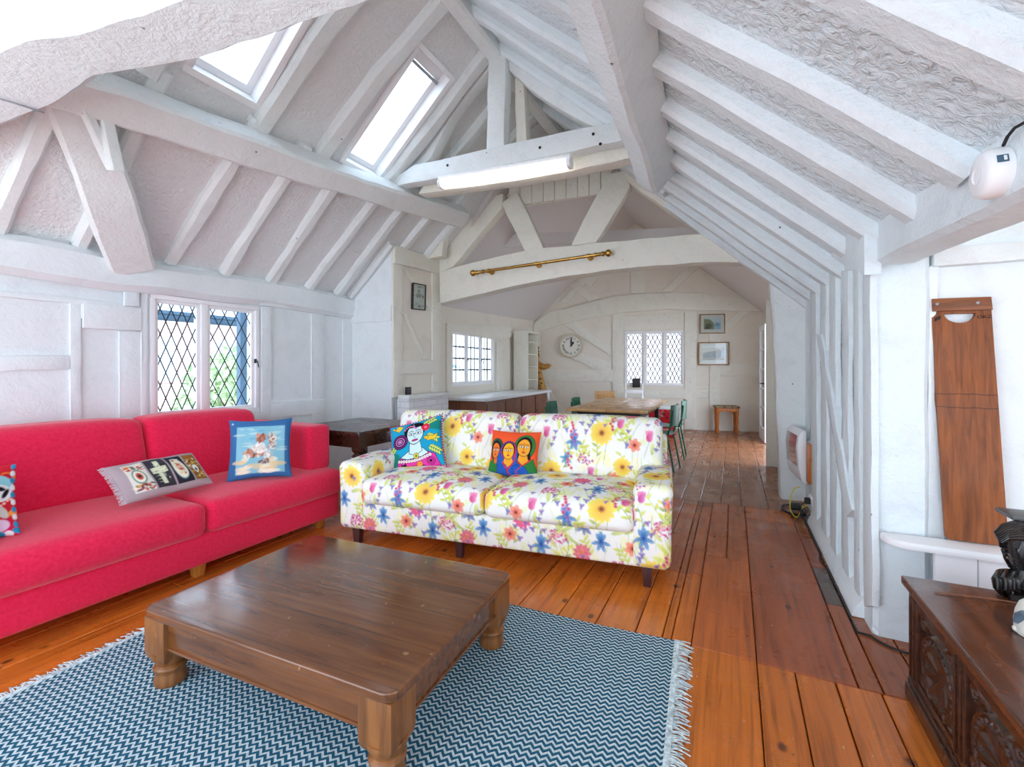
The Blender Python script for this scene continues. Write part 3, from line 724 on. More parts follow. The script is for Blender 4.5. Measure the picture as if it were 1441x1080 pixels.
member('king_post', 'thicker white king post standing on the collar beam', [(684, 212), (687, 80), (700, 70), (712, 76), (709, 207)], PCo, 0.12, 0.03, 'timber', nvec=YV, seed=5)
member('king_post', 'thinner cream post just right of the king post', [(726, 206), (724, 104), (736, 110), (741, 203)], PCo, 0.10, -0.10, 'timber_cream', nvec=YV, seed=6)
member('principal_rafter', 'white principal rafter curving down to the right end of the collar beam', [(712, 62), (728, 80), (750, 108), (800, 140), (868, 178), (846, 184), (790, 155), (744, 124), (716, 98)], PCo, 0.12, -0.02, 'timber', nvec=YV, seed=7)
member('principal_rafter', 'white curved principal rafter beside the second roof window', [(556, 256), (600, 205), (626, 150), (650, 120), (690, 78), (694, 92), (660, 130), (634, 165), (606, 222), (575, 250)], PCo, 0.12, -0.06, 'timber', nvec=YV, seed=8)
for px, py in ((630, 233), (760, 208), (835, 189), (845, 203)):
    p = PCo(px, py, 0.06); g = G(); g.lathe([(0, 0), (0.012, 0), (0.012, 0.004), (0, 0.004)], 10, frame_to(p-YV*0.002, (1, 0, 0), (0, 0, 1), (0, -1, 0)))
    struct(g.build('peg_hole', M['black'], None), 'dark peg hole bored through the white collar beam', 'peg hole', 'peg holes of the collar beam')
# ---- cross truss with the tie beam that carries the brass pole
tb = [(619, 427), (618, 383), (640, 376), (700, 361), (760, 349), (850, 341), (950, 332), (1036, 325), (1085, 338), (1116, 354), (1114, 372), (1060, 369), (1000, 369), (900, 376), (850, 381), (780, 392), (700, 408)]
member('tie_beam', 'long arched white tie beam carrying the brass curtain pole', tb, PT, 0.2, 0.1, 'timber_cream', nvec=-TN, seed=11)
member('strut', 'broad cream strut rising from the left end of the arched tie beam', [(618, 384), (618, 366), (650, 322), (682, 280), (708, 272), (706, 293), (672, 333), (638, 375)], PT, 0.14, 0.06, 'timber_cream', nvec=-TN, seed=12)
member('strut', 'short cream strut leaning left, with a round knot', [(705, 286), (727, 270), (746, 308), (765, 350), (740, 357), (722, 320)], PT, 0.12, 0.05, 'timber_cream', nvec=-TN, seed=13)
member('strut', 'wide cream strut leaning right up to the purlin end', [(803, 346), (838, 342), (862, 304), (887, 262), (878, 240), (858, 244), (828, 296)], PT, 0.12, 0.05, 'timber_cream', nvec=-TN, seed=14)
member('principal_rafter', 'cracked cream principal rafter falling to the right end of the arched tie beam', [(868, 226), (884, 256), (940, 297), (996, 331), (1038, 324), (1000, 296), (953, 262), (915, 228)], PT, 0.14, 0.06, 'timber_cream', nvec=-TN, seed=15)
member('collar_beam', 'cream collar of the cross truss under the gable boards', [(676, 268), (690, 244), (760, 230), (878, 211), (886, 222), (800, 237), (712, 254)], PT, 0.1, 0.0, 'timber_cream', nvec=-TN, seed=16)
for i in range(9):
    x0 = 716+i*16.2; x1 = x0+15.4; f0 = lambda x: 290-(x-716)*0.13
    member('gable_board', 'short cream vertical board under the collar of the cross truss', [(x0, f0(x0)), (x1, f0(x1)), (x1, 236), (x0, 238)], PT, 0.03, -0.04, 'timber_cream', bev=0.003, jit=0, nvec=-TN, cat='board', group='short boards in the cross truss')
member('strut', 'cream stub post in the dark corner above the chimney wall', [(603, 364), (606, 318), (626, 318), (622, 360)], PT, 0.12, 0.3, 'timber_cream', nvec=-TN, seed=17)
member('rail', 'pale horizontal timber seen through the cross truss', [(700, 348), (700, 330), (1010, 318), (1010, 334)], PT, 0.06, -0.9, 'plaster_far', nvec=-TN, jit=0)
# ---- left wall timbers (flat boards proud of the plaster)
def flat(label, poly, fn, nvec, t=0.03, mat='wall', seed=1, name='wall_timber', group='flat timbers of the left wall', jit=0.004, cat='timber', bev=0.006):
    pts = [fn(x, y) for x, y in poly]
    if jit: pts = jitter(pts, jit, 0.16, seed)
    g = G(); g.prism(pts, V(nvec)*t); return struct(g.build(name, M[mat], smooth=30, bevel=bev), label, cat, group)
def FX(x, y): return PX(x, y, XL)
XV = V((1, 0, 0))
LW = 'flat white painted timber of the left wall frame'
beam('wall_plate', 'bulging white wall plate along the top of the left wall', [(XL+0.02, -1.0, 1.98), (XL+0.03, 0.8, 1.97), (XL+0.04, 1.7, 1.94), (XL+0.02, 2.4, 1.96), (XL+0.015, 3.2, 1.98), (XL+0.01, YC, 1.95)], 0.11, 0.25, 'wall', (0, 0, 1), 0.022, 90, ch=0.045)
flat(LW, [(-60, 398), (0, 410), (60, 414), (120, 422), (186, 430), (186, 455), (112, 449), (112, 428), (0, 418), (-60, 412)], FX, XV, 0.025, seed=2)
flat(LW, [(97, 424), (113, 424), (113, 612), (97, 612)], FX, XV, 0.02, seed=3)
flat(LW, [(114, 427), (196, 434), (196, 466), (114, 462)], FX, XV, 0.035, seed=4)
flat(LW, [(-40, 502), (97, 500), (97, 520), (-40, 524)], FX, XV, 0.02, seed=5)
flat(LW, [(166, 466), (203, 468), (203, 610), (166, 610)], FX, XV, 0.02, seed=6)
flat(LW, [(362, 402), (497, 432), (497, 449), (380, 432), (362, 430)], FX, XV, 0.04, seed=7)
flat(LW, [(366, 432), (379, 433), (379, 590), (366, 590)], FX, XV, 0.03, seed=8)
flat(LW, [(437, 441), (455, 443), (455, 600), (437, 600)], FX, XV, 0.02, seed=9)
flat(LW, [(379, 567), (455, 562), (455, 582), (379, 588)], FX, XV, 0.03, seed=10)
flat(LW, [(481, 449), (495, 450), (495, 600), (481, 600)], FX, XV, 0.02, seed=11)
flat(LW, [(196, 610), (206, 610), (206, 414), (366, 430), (366, 418), (200, 396), (196, 396)], FX, XV, 0.025, seed=12)
flat(LW, [(206, 592), (366, 580), (366, 590), (206, 606)], FX, XV, 0.04, seed=13)
# chimney end wall
def FC(x, y): return PY(x, y, YC)
CE = 'flat white timber of the narrow chimney end wall'
flat(CE, [(495, 438), (551, 430), (551, 452), (495, 456)], FC, -YV, 0.02, seed=14, group='flat timbers of the chimney end wall')
beam('rafter', 'white sloping end rafter over the narrow chimney end wall', [on_roof(XL+0.03, YC-0.04, 0.03), on_roof(XN+0.03, YC-0.04, 0.03)], 0.07, 0.09, 'timber', UPL, 0.006, 91, 'rafter')
# chimney side wall
def FS(x, y): return PX(x, y, XN)
CSL = 'flat cream timber of the chimney side wall'; gC = 'flat timbers of the chimney side wall'
flat('cream head beam along the top of the chimney side wall', [(551, 346), (618, 368), (618, 387), (551, 371)], FS, XV, 0.05, 'timber_cream', 15, group=None)
flat(CSL, [(551, 371), (564, 374), (564, 560), (551, 560)], FS, XV, 0.03, 'timber_cream', 16, group=gC)
flat(CSL, [(606, 384), (618, 387), (618, 560), (606, 560)], FS, XV, 0.03, 'timber_cream', 17, group=gC)
flat(CSL, [(551, 508), (618, 507), (618, 526), (551, 527)], FS, XV, 0.035, 'timber_cream', 18, group=gC)
flat(CSL, [(563, 374), (568, 374), (607, 430), (607, 442)], FS, XV, 0.015, 'timber_cream', 19, group=gC)
flat(CSL, [(565, 440), (570, 440), (601, 506), (594, 507)], FS, XV, 0.015, 'timber_cream', 20, group=gC)
# ---- far gable timbers
def FB(x, y): return PB(x, y)
gB = 'flat timbers of the far gable wall'; BL_ = 'flat cream timber of the far gable wall'
flat('arched cream cross beam over the window of the far gable', [(752, 456), (775, 440), (810, 432), (860, 419), (905, 414), (980, 413), (1070, 425), (1070, 439), (1000, 438), (940, 436), (880, 440), (830, 448), (790, 458), (752, 468)], FB, BN, 0.07, 'timber_cream', 21, group=None)
for i, poly in enumerate([
    [(862, 442), (878, 440), (878, 604), (862, 604)], [(752, 520), (862, 521), (862, 537), (752, 538)], [(752, 466), (760, 462), (760, 600), (752, 600)],
    [(876, 446), (962, 440), (962, 462), (876, 466)], [(963, 440), (980, 440), (980, 604), (963, 604)], [(862, 552), (996, 547), (996, 560), (862, 563)],
    [(998, 440), (1013, 440), (1013, 604), (998, 604)], [(1013, 512), (1070, 513), (1070, 530), (1013, 530)], [(1000, 470), (1012, 478), (1058, 436), (1044, 436)],
    [(790, 455), (806, 450), (860, 488), (860, 502)], [(792, 500), (800, 492), (860, 560-50), (860, 530)], [(760, 545), (768, 540), (800, 590), (790, 596)],
    [(785, 430), (800, 425), (832, 392), (820, 392)], [(888, 414), (908, 413), (908, 375), (888, 375)], [(930, 412), (945, 412), (985, 375), (968, 375)], [(830, 425), (845, 420), (812, 398), (800, 402)], [(815, 395), (870, 340), (885, 345), (832, 404)]]):
    flat(BL_, poly, FB, BN, 0.035, 'timber_cream', 30+i, group=gB)
# far left wall boards
def FF(x, y): return PF(x, y)
for i, poly in enumerate([[(627, 462), (634, 463), (634, 585), (627, 585)], [(697, 482), (708, 484), (708, 560), (697, 560)], [(627, 455), (748, 462), (748, 470), (697, 478), (627, 466)], [(634, 556), (700, 548), (700, 556), (634, 568)]]):
    flat('flat cream timber around the paned window of the far left wall', poly, FF, FN, 0.03, 'timber_cream', 50+i, group='flat timbers of the far left wall')
# ---- right wall: posts, plate, studs, plinth, alcove beam
def rpost(name, label, x0, y0, x1, y1, z1, mat, seed, taper=0.0):
    g = G(); g.timber([(x0+(x1-x0)/2, (y0+y1)/2, 0), ((x0+x1)/2+taper*0.4, (y0+y1)/2, z1*0.5), ((x0+x1)/2+taper, (y0+y1)/2, z1)], x1-x0, y1-y0, (0, 1, 0), 0.010, 0.018, 0.12, seed)
    return struct(g.build(name, M[mat], smooth=35), label, 'post')
rpost('post', 'thick white post between the studded wall and the alcove', 0.585, 2.65, 0.79, 2.82, 1.80, 'timber_cool', 101)
rpost('post', 'white post at the far end of the studded wall, behind the heater', 0.40, 5.02, 0.70, 5.24, 2.28, 'timber', 102, -0.09)
g = G(); g.timber([(0.66, 2.60, 1.835), (0.70, 1.9, 1.80), (0.73, 1.3, 1.79), (0.76, -0.8, 1.79)], 0.16, 0.24, (0, 0, 1), 0.014, 0.02, 0.1, 103)
struct(g.build('alcove_beam', M['timber_cool'], smooth=35), 'heavy white beam over the alcove with the smoke alarm', 'beam')
def FR(x, y): return PX(x, y, XR)
flat('white arched wall plate over the studded right wall', [(1117, 392), (1117, 376), (1140, 330), (1166, 312), (1200, 306), (1241, 322), (1241, 386), (1223, 377), (1174, 354), (1150, 366)], FR, -XV, 0.065, 'timber_cool', 60, group=None)
gR = 'vertical studs of the right wall'
for i, (x, w) in enumerate([(1150, 9), (1165, 8), (1179, 9), (1197, 10), (1214, 9), (1230, 12)]):
    flat('vertical white stud of the right wall', [(x-w/2, 392-(x-1140)*0.2), (x+w/2, 392-(x-1140)*0.2), (x+w/2+2, 770+(x-1140)*0.95), (x-w/2+2, 770+(x-1140)*0.95)], FR, -XV, 0.03, 'timber_cool', 61+i, group=gR, cat='stud', name='wall_stud')
flat('thin diagonal white brace across the studs of the right wall', [(1158, 470), (1165, 470), (1213, 720), (1204, 730)], FR, -XV, 0.045, 'timber_cool', 70, group=None)
g = G(); g.prism([(XR+0.02, 2.8, 0), (XR-0.07, 2.8, 0), (XR-0.055, 2.8, 0.05), (XR+0.02, 2.8, 0.16)], (0, 1.55, 0))
struct(g.build('baseboard_right', M['wall'], smooth=30, bevel=0.01), 'sloping white plinth at the foot of the studded right wall', 'plinth')
# alcove sill with boarded front
sl0 = PZ(1272, 762, 0.49)
g = G(); o = []
for i in range(9):
    a = math.pi/2*i/8; o.append((0.68+0.14-0.14*math.sin(a)-0.0, 2.46+0.14-0.14*math.cos(a)-0.0))
pts = [V((0.80, 2.70, 0.465))]+[V((0.60+0.1-0.1*math.sin(math.pi/2*i/6), 2.50+0.1-0.1*math.cos(math.pi/2*i/6), 0.465)) for i in range(7)][::-1]+[V((2.3, 2.46, 0.465)), V((2.3, 2.70, 0.465))]
pts = [V((0.60, 2.62, 0.465))]+pts[1:]
g.prism(pts, (0, 0, 0.035)); struct(g.build('trim_1', M['white'], smooth=30, bevel=0.012), 'white rounded window sill shelf under the tall wooden board', 'sill')
g = G()
for i in range(11):
    x0 = 0.776+i*0.14; g.box((x0, 2.55, 0.0), (x0+0.136, 2.575, 0.464))
struct(g.build('trim_2', M['white'], smooth=30, bevel=0.004), 'white boarded panel below the alcove sill', 'panel')
flat('white horizontal rail at the top of the alcove wall', [(1308, 378), (1500, 362), (1500, 340), (1308, 352)], lambda x, y: PY(x, y, YA), -YV, 0.05, 'timber', 75, group=None)
flat('white vertical timber beside the post in the alcove', [(1304, 376), (1318, 376), (1312, 560), (1320, 640), (1326, 760), (1300, 760)], lambda x, y: PY(x, y, YA), -YV, 0.03, 'wall', 76, group=None)
# junction plates painted over
for lab, fn, poly, nv, of_ in (('square painted-over junction plate on the left wall above the window', FX, [(171, 406), (192, 407), (192, 432), (171, 431)], XV, 0.02), ('oblong painted-over junction plate on the arched right wall plate', FR, [(1154, 336), (1188, 334), (1188, 347), (1154, 348)], -XV, 0.062)):
    g = G(); g.prism([fn(x, y)+nv*of_ for x, y in poly], nv*0.025)
    tag(g.build('junction_plate', M['timber_cool'], smooth=30, bevel=0.004), lab, 'junction plate')
# =============================================================== FABRIC PRINTS
def floral(u, v, seed=3):
    """watercolour garden flowers repeating every TW x THt metres"""
    TW, THt = 0.74, 0.70
    u = np.mod(u, TW); v = np.mod(v, THt); n = len(u)
    col = np.tile(lin((244, 243, 236)), (n, 1)); R = random.Random(seed)
    def sel(cx, cy, r):
        dx = np.mod(u-cx+TW/2, TW)-TW/2; dy = np.mod(v-cy+THt/2, THt)-THt/2
        k = np.nonzero(dx*dx+dy*dy < r*r)[0]; return k, dx[k], dy[k]
    def mixk(k, m, c):
        m = np.clip(m, 0, 1)[:, None]; col[k] += (c-col[k])*m
    AA = 0.0035
    def dot(cx, cy, rx, ry, rot, c, a=0.9, grad=None):
        k, dx, dy = sel(cx, cy, max(rx, ry)*1.15+AA)
        if len(k) == 0: return
        ca, sa = math.cos(rot), math.sin(rot); X, Y = dx*ca+dy*sa, -dx*sa+dy*ca
        q = np.sqrt((X/rx)**2+(Y/ry)**2); m = np.clip(0.5-(q-1)*min(rx, ry)/AA, 0, 1)*a
        cc = lin(c)
        if grad is not None:
            t = np.clip(0.5+0.5*X/rx, 0, 1)[:, None]; cc = lin(c)*(1-t)+lin(grad)*t
        mixk(k, m, cc)
    def stem(pts, w, c, a=0.8):
        for (x0, y0), (x1, y1) in zip(pts, pts[1:]):
            L = math.hypot(x1-x0, y1-y0); dot((x0+x1)/2, (y0+y1)/2, L/2+w, w, math.atan2(y1-y0, x1-x0), c, a)
    G1, G2, G3, YG = (196, 210, 70), (120, 160, 66), (78, 128, 84), (226, 226, 96)
    def leafy(x, y, ang, L, k=5, c=G1, c2=G2):
        ex, ey = math.cos(ang), math.sin(ang); stem([(x, y), (x+ex*L*0.5+0.006, y+ey*L*0.5), (x+ex*L, y+ey*L)], 0.0022, c2)
        for i in range(k):
            t = (i+0.6)/k*L; sd = 1 if i % 2 else -1; la = ang+sd*0.9
            lx, ly = x+ex*t+math.cos(la)*0.020, y+ey*t+math.sin(la)*0.020
            dot(lx, ly, 0.022, 0.0085, la, c if i % 3 else c2, 0.85, YG)
    def sunflower(cx, cy, r, ph=0.0):
        k, dx, dy = sel(cx, cy, r*1.1); q = np.hypot(dx, dy); th = np.arctan2(dy, dx)+ph
        e = r*(0.80+0.20*np.abs(np.cos(th*6.5))); m = np.clip(0.5-(q-e)/0.005, 0, 1)
        t = np.clip(q/r, 0, 1)[:, None]; st = (0.5+0.5*np.cos(th*26))[:, None]
        c = lin((246, 176, 52))*(1-t)+lin((252, 232, 104))*t; c = c*(1-0.10*st*(1-t)); mixk(k, m*0.95, c)
        m = np.clip(0.5-(q-r*(0.24+0.05*np.cos(th*9)))/0.006, 0, 1); mixk(k, m, lin((206, 132, 70)))
        m = np.clip(0.5-(q-r*(0.14+0.03*np.cos(th*7)))/0.006, 0, 1); mixk(k, m*0.9, lin((120, 78, 64)))
    def dahlia(cx, cy, r, c1=(226, 40, 120), c2=(246, 120, 170), c3=(240, 110, 70)):
        k, dx, dy = sel(cx, cy, r*1.15); q = np.hypot(dx, dy); th = np.arctan2(dy, dx)
        e = r*(0.72+0.28*np.abs(((th*11/(2*math.pi)*1.0) % 1.0)-0.5)*2); m = np.clip(0.5-(q-e)/0.004, 0, 1)
        st = (0.5+0.5*np.cos(th*22+q*90))[:, None]; t = np.clip(1.6-2.6*q/r, 0, 1)[:, None]
        c = lin(c1)*(1-st)+lin(c2)*st; c = c*(1-0.6*t)+lin(c3)*0.6*t; mixk(k, m*0.95, c)
    def cluster(cx, cy, r, c1, c2, nn=46):
        for i in range(nn):
            a = R.uniform(0, 6.28); q = r*math.sqrt(R.random())
            dot(cx+q*math.cos(a), cy+q*math.sin(a)*0.72, r*0.15, r*0.085, R.uniform(0, 3), c1 if R.random() < 0.55 else c2, 0.85)
    def iris(cx, cy, r, c1=(28, 84, 160), c2=(104, 168, 214), rot=0.0):
        for a, l, wd in ((1.57, 1.0, 0.24), (1.05, 0.85, 0.22), (2.1, 0.85, 0.22), (-0.3, 0.95, 0.19), (3.45, 0.95, 0.19), (-1.2, 1.05, 0.20), (-1.9, 0.95, 0.20)):
            a += rot; dot(cx+math.cos(a)*r*l*0.5, cy+math.sin(a)*r*l*0.5, r*l*0.55, r*wd, a, c1, 0.88, c2)
    def tulip(cx, cy, r, c1=(206, 40, 118), c2=(244, 150, 190)):
        for a in (1.2, 1.57, 1.95): dot(cx+math.cos(a)*r*0.35, cy+math.sin(a)*r*0.35, r*0.75, r*0.3, a, c1, 0.9, c2)
        dot(cx, cy, r*0.45, r*0.5, 0, c1, 0.85, c2)
    def anemone(cx, cy, r, c=(232, 92, 72), c2=(248, 160, 130)):
        for i in range(6):
            a = i*1.047+0.3; dot(cx+math.cos(a)*r*0.5, cy+math.sin(a)*r*0.5, r*0.55, r*0.36, a, c, 0.85, c2)
        dot(cx, cy, r*0.22, r*0.22, 0, (120, 60, 70))
    def violet(cx, cy, r, c=(112, 92, 168)):
        for i in range(3):
            a = i*2.1+R.random(); dot(cx+math.cos(a)*r*0.5, cy+math.sin(a)*r*0.5, r*0.6, r*0.38, a, c, 0.85, (170, 150, 204))
    for i in range(26): dot(R.uniform(0, TW), R.uniform(0, THt), R.uniform(.03, .07), R.uniform(.015, .03), R.uniform(0, 3), R.choice([(250, 246, 150), (232, 240, 160), (252, 244, 190)]), 0.45)
    for i in range(40):
        x, y = R.uniform(0, TW), R.uniform(0, THt); L = R.uniform(0.1, 0.2); d = R.uniform(-0.03, 0.03)
        stem([(x, y), (x+d, y+L/2), (x+d*2.2, y+L)], 0.0018, R.choice([G1, YG, G2]), 0.7)
    for i in range(26):
        leafy(R.uniform(0, TW), R.uniform(0, THt), R.uniform(0.9, 2.3), R.uniform(0.09, 0.15), R.randint(4, 7), R.choice([G1, YG, (206, 216, 88)]), R.choice([G2, G3, G1]))
    for i in range(20):
        a = R.uniform(0.2, 2.9); dot(R.uniform(0, TW), R.uniform(0, THt), 0.042, 0.013, a, R.choice([(170, 196, 74), (206, 214, 84)]), 0.8, (232, 234, 130))
    P = [(0.10, 0.52), (0.42, 0.44), (0.62, 0.12), (0.26, 0.16)]
    sunflower(0.11, 0.54, 0.078); sunflower(0.47, 0.12, 0.084, 1.0); sunflower(0.62, 0.60, 0.066, .4)
    dahlia(0.30, 0.46, 0.066); dahlia(0.67, 0.30, 0.058, (214, 60, 110), (244, 150, 160), (240, 130, 90))
    cluster(0.14, 0.24, 0.062, (196, 56, 120), (232, 130, 176)); cluster(0.52, 0.38, 0.060, (206, 70, 130), (240, 160, 190)); cluster(0.36, 0.64, 0.055, (170, 60, 140), (222, 120, 170), 36)
    iris(0.42, 0.32, 0.062); iris(0.04, 0.38, 0.058); iris(0.27, 0.06, 0.064); iris(0.68, 0.46, 0.055, (56, 84, 150), (140, 150, 206), 0.4); iris(0.22, 0.64, 0.05, (40, 120, 170), (120, 190, 214), -0.4)
    tulip(0.60, 0.18, 0.052); tulip(0.40, 0.54, 0.046, (190, 44, 130), (240, 150, 200)); tulip(0.06, 0.10, 0.05)
    anemone(0.22, 0.36, 0.045); anemone(0.56, 0.52, 0.042); anemone(0.70, 0.05, 0.045, (236, 100, 80))
    for i in range(34): violet(R.uniform(0, TW), R.uniform(0, THt), R.uniform(0.014, 0.022), R.choice([(112, 92, 168), (140, 84, 160), (90, 100, 176)]))
    for i in range(3):
        x, y = R.uniform(0, TW), R.uniform(0, THt)
        for j in range(6): anemone(x+R.uniform(-.02, .02), y+j*0.02, 0.0125, (206, 50, 96), (238, 120, 150))
    return col
def fab_uv(P, N):
    """flat-pattern coordinates that run continuously from front to top"""
    ax = np.abs(N); side = (ax[:, 0] > ax[:, 1]) & (ax[:, 0] > ax[:, 2])
    u = np.where(side, P[:, 1]+0.31+np.sign(N[:, 0])*P[:, 0]*0.0, P[:, 0]); v = np.where(side, P[:, 2], P[:, 2]+P[:, 1]*0.9)
    return u, v
def cushion_obj(name, lo, hi, r, mat, parent, step, prin=None, dome=0.0, fn=None, dome_axis=2, uo=(0, 0)):
    Pv, F, N = rbox(lo, hi, r, step); lo, hi = np.array(lo), np.array(hi); c = (lo+hi)/2; h = (hi-lo)/2
    q = (Pv-c)/h
    uv = fab_uv(Pv, N)
    if dome:
        a = [i for i in range(3) if i != dome_axis]
        wgt = (1-np.abs(q[:, a[0]])**2.6)*(1-np.abs(q[:, a[1]])**2.6)
        Pv[:, dome_axis] += dome*np.clip(wgt, 0, 1)*np.where(dome_axis == 2, np.clip(q[:, dome_axis], 0, 1), np.clip(-q[:, dome_axis], 0, 1)*-1)
    if fn is not None: Pv = fn(Pv, q)
    g = G(); g.add(Pv, F)
    cols = prin(uv[0]+uo[0], uv[1]+uo[1]) if prin is not None else None
    if cols is None: return g.build(name, mat, parent, smooth=180, world=False)
    return g.build(name, mat, parent, smooth=180, world=False, cols=cols)
def leg_obj(parent, x, y, h, mat, w0=0.055, w1=0.036, lean=0.0, name='leg'):
    g = G(); v = []
    for z, w, dx in ((0, w1, lean), (h, w0, 0)):
        v += [(x+dx-w/2, y-w/2, z), (x+dx+w/2, y-w/2, z), (x+dx+w/2, y+w/2, z), (x+dx-w/2, y+w/2, z)]
    g.add(v, [(0,3,2,1), (4,5,6,7), (0,1,5,4), (1,2,6,5), (2,3,7,6), (3,0,4,7)])
    return g.build(name, mat, parent, world=False, bevel=0.003)

# ---- floral sofa
fL, fR = PZ(475, 742, .12), PZ(945, 806, .12)
fw = (fR-fL).length; fo = (fL+fR)/2; fa = math.atan2(fR.y-fL.y, fR.x-fL.x)
so = thing('sofa', 'white sofa printed with bright watercolour garden flowers', 'sofa', (fo.x, fo.y, 0), fa)
fm2 = M['print']; W2 = fw/2; AW = 0.22; ST = 0.0052
cushion_obj('base', (-W2+0.02, 0.015, 0.115), (W2-0.02, 0.86, 0.315), 0.02, fm2, so, ST*1.2, floral, 0, None, 2, (0.05, 0.13))
def armfn(sg):
    def f(P, q):
        P[:, 2] += 0.012*(1-q[:, 1]**2)*np.clip(q[:, 2], 0, 1)-0.02*np.clip(q[:, 1], 0, 1)*np.clip(q[:, 2], 0, 1)
        P[:, 0] += sg*0.012*np.clip(q[:, 2], 0, 1)
        return P
    return f
cushion_obj('arm', (-W2, 0.0, 0.112), (-W2+AW, 0.80, 0.580), 0.05, fm2, so, ST, floral, 0, armfn(-1), 2, (0.36, 0.05))
cushion_obj('arm', (W2-AW, 0.0, 0.112), (W2, 0.80, 0.582), 0.05, fm2, so, ST, floral, 0, armfn(1), 2, (0.19, 0.03))
def seatfn(sg):
    def f(P, q):
        P[:, 1] -= 0.03*(1-q[:, 0]**2)*np.clip(-q[:, 1], 0, 1)*(1-q[:, 2]**2)
        return P
    return f
for sg in (-1, 1):
    x0, x1 = (-W2+AW-0.02, -0.003) if sg < 0 else (0.003, W2-AW+0.02)
    cushion_obj('seat_cushion', (x0, -0.03, 0.305), (x1, 0.66, 0.475), 0.055, fm2, so, ST, floral, 0.035, seatfn(sg), 2, (0.12 if sg < 0 else 0.47, 0.40))
def backfn(P, q):
    P[:, 1] += (P[:, 2]-0.45)*0.24+0.02
    P[:, 2] += 0.012*(1-q[:, 0]**2)*np.clip(q[:, 2], 0, 1)
    return P
cushion_obj('back_frame', (-W2+0.02, 0.82, 0.115), (W2-0.02, 0.95, 0.76), 0.03, fm2, so, 0.012, floral)
for sg in (-1, 1):
    x0, x1 = (-W2+0.05, -0.004) if sg < 0 else (0.004, W2-0.05)
    cushion_obj('back_cushion', (x0, 0.585, 0.44), (x1, 0.775, 0.882), 0.06, fm2, so, ST, floral, 0.03, backfn, 1, (0.27 if sg < 0 else 0.56, 0.22))
for x, y in ((-W2+0.13, 0.06), (W2-0.13, 0.06), (-W2+0.13, 0.85), (W2-0.13, 0.85), (-0.20, 0.08)): leg_obj(so, x, y, 0.125, M['purplewood'], 0.06, 0.042)

# ---- red sofa
rm, nt, b = base_mat('red_wool_fabric', 0.9, 0.15)
nz = noise_node(nt, coords(nt, (1, 1, 1)), 60, 3); r_ = ramp(nt, nz.outputs['Fac'], [(0.3, (222, 26, 68)), (0.7, (236, 38, 82))]); nt.links.new(r_.outputs['Color'], b.inputs['Base Color'])
wv = nd(nt, 'ShaderNodeTexNoise'); wv.inputs['Scale'].default_value = 240; nt.links.new(coords(nt), wv.inputs['Vector']); bump(nt, b, wv.outputs['Fac'], 0.18, 0.002)
b.inputs['Sheen Weight'].default_value = 0.25; b.inputs['Sheen Roughness'].default_value = 0.5
M['red'] = rm
RSX, RSY = -2.80, 1.60; RW = 1.04
rs = thing('sofa', 'plain bright red wool sofa under the leaded window', 'sofa', (RSX, RSY, 0), math.pi/2)
cushion_obj('base', (-RW, 0.0, 0.085), (RW, 1.06, 0.275), 0.03, rm, rs, 0.03)
def T_front(P, q): return P
for sg in (-1, 1):
    x0, x1 = (-RW-0.01, 0.02) if sg < 0 else (0.026, RW+0.01)
    cushion_obj('seat_cushion', (x0, -0.03, 0.265), (x1, 0.80, 0.455), 0.05, rm, rs, 0.025, None, 0.03, seatfn(sg))
def rback(P, q):
    P[:, 1] += (P[:, 2]-0.45)*0.30
    P[:, 2] += 0.02*(1-q[:, 0]**4)*np.clip(q[:, 2], 0, 1)
    return P
for sg in (-1, 1):
    x0, x1 = (-RW+0.0, 0.05) if sg < 0 else (0.056, RW-0.20)
    cushion_obj('back_cushion', (x0, 0.60, 0.44), (x1, 0.85, 0.905), 0.055, rm, rs, 0.025, None, 0.03, rback, 1)
cushion_obj('back_frame', (-RW, 0.92, 0.085), (RW, 1.10, 0.80), 0.04, rm, rs, 0.04)
cushion_obj('arm', (RW-0.21, 0.10, 0.45), (RW, 1.04, 0.80), 0.035, rm, rs, 0.025)
cushion_obj('arm', (-RW, 0.10, 0.45), (-RW+0.21, 1.04, 0.80), 0.035, rm, rs, 0.025)
for x, y in ((RW-0.10, 0.12), (0.03, 0.10), (-RW+0.10, 0.12), (RW-0.10, 0.98), (-RW+0.10, 0.98)): leg_obj(rs, x, y, 0.095, M['oak'], 0.07, 0.05, 0.0)

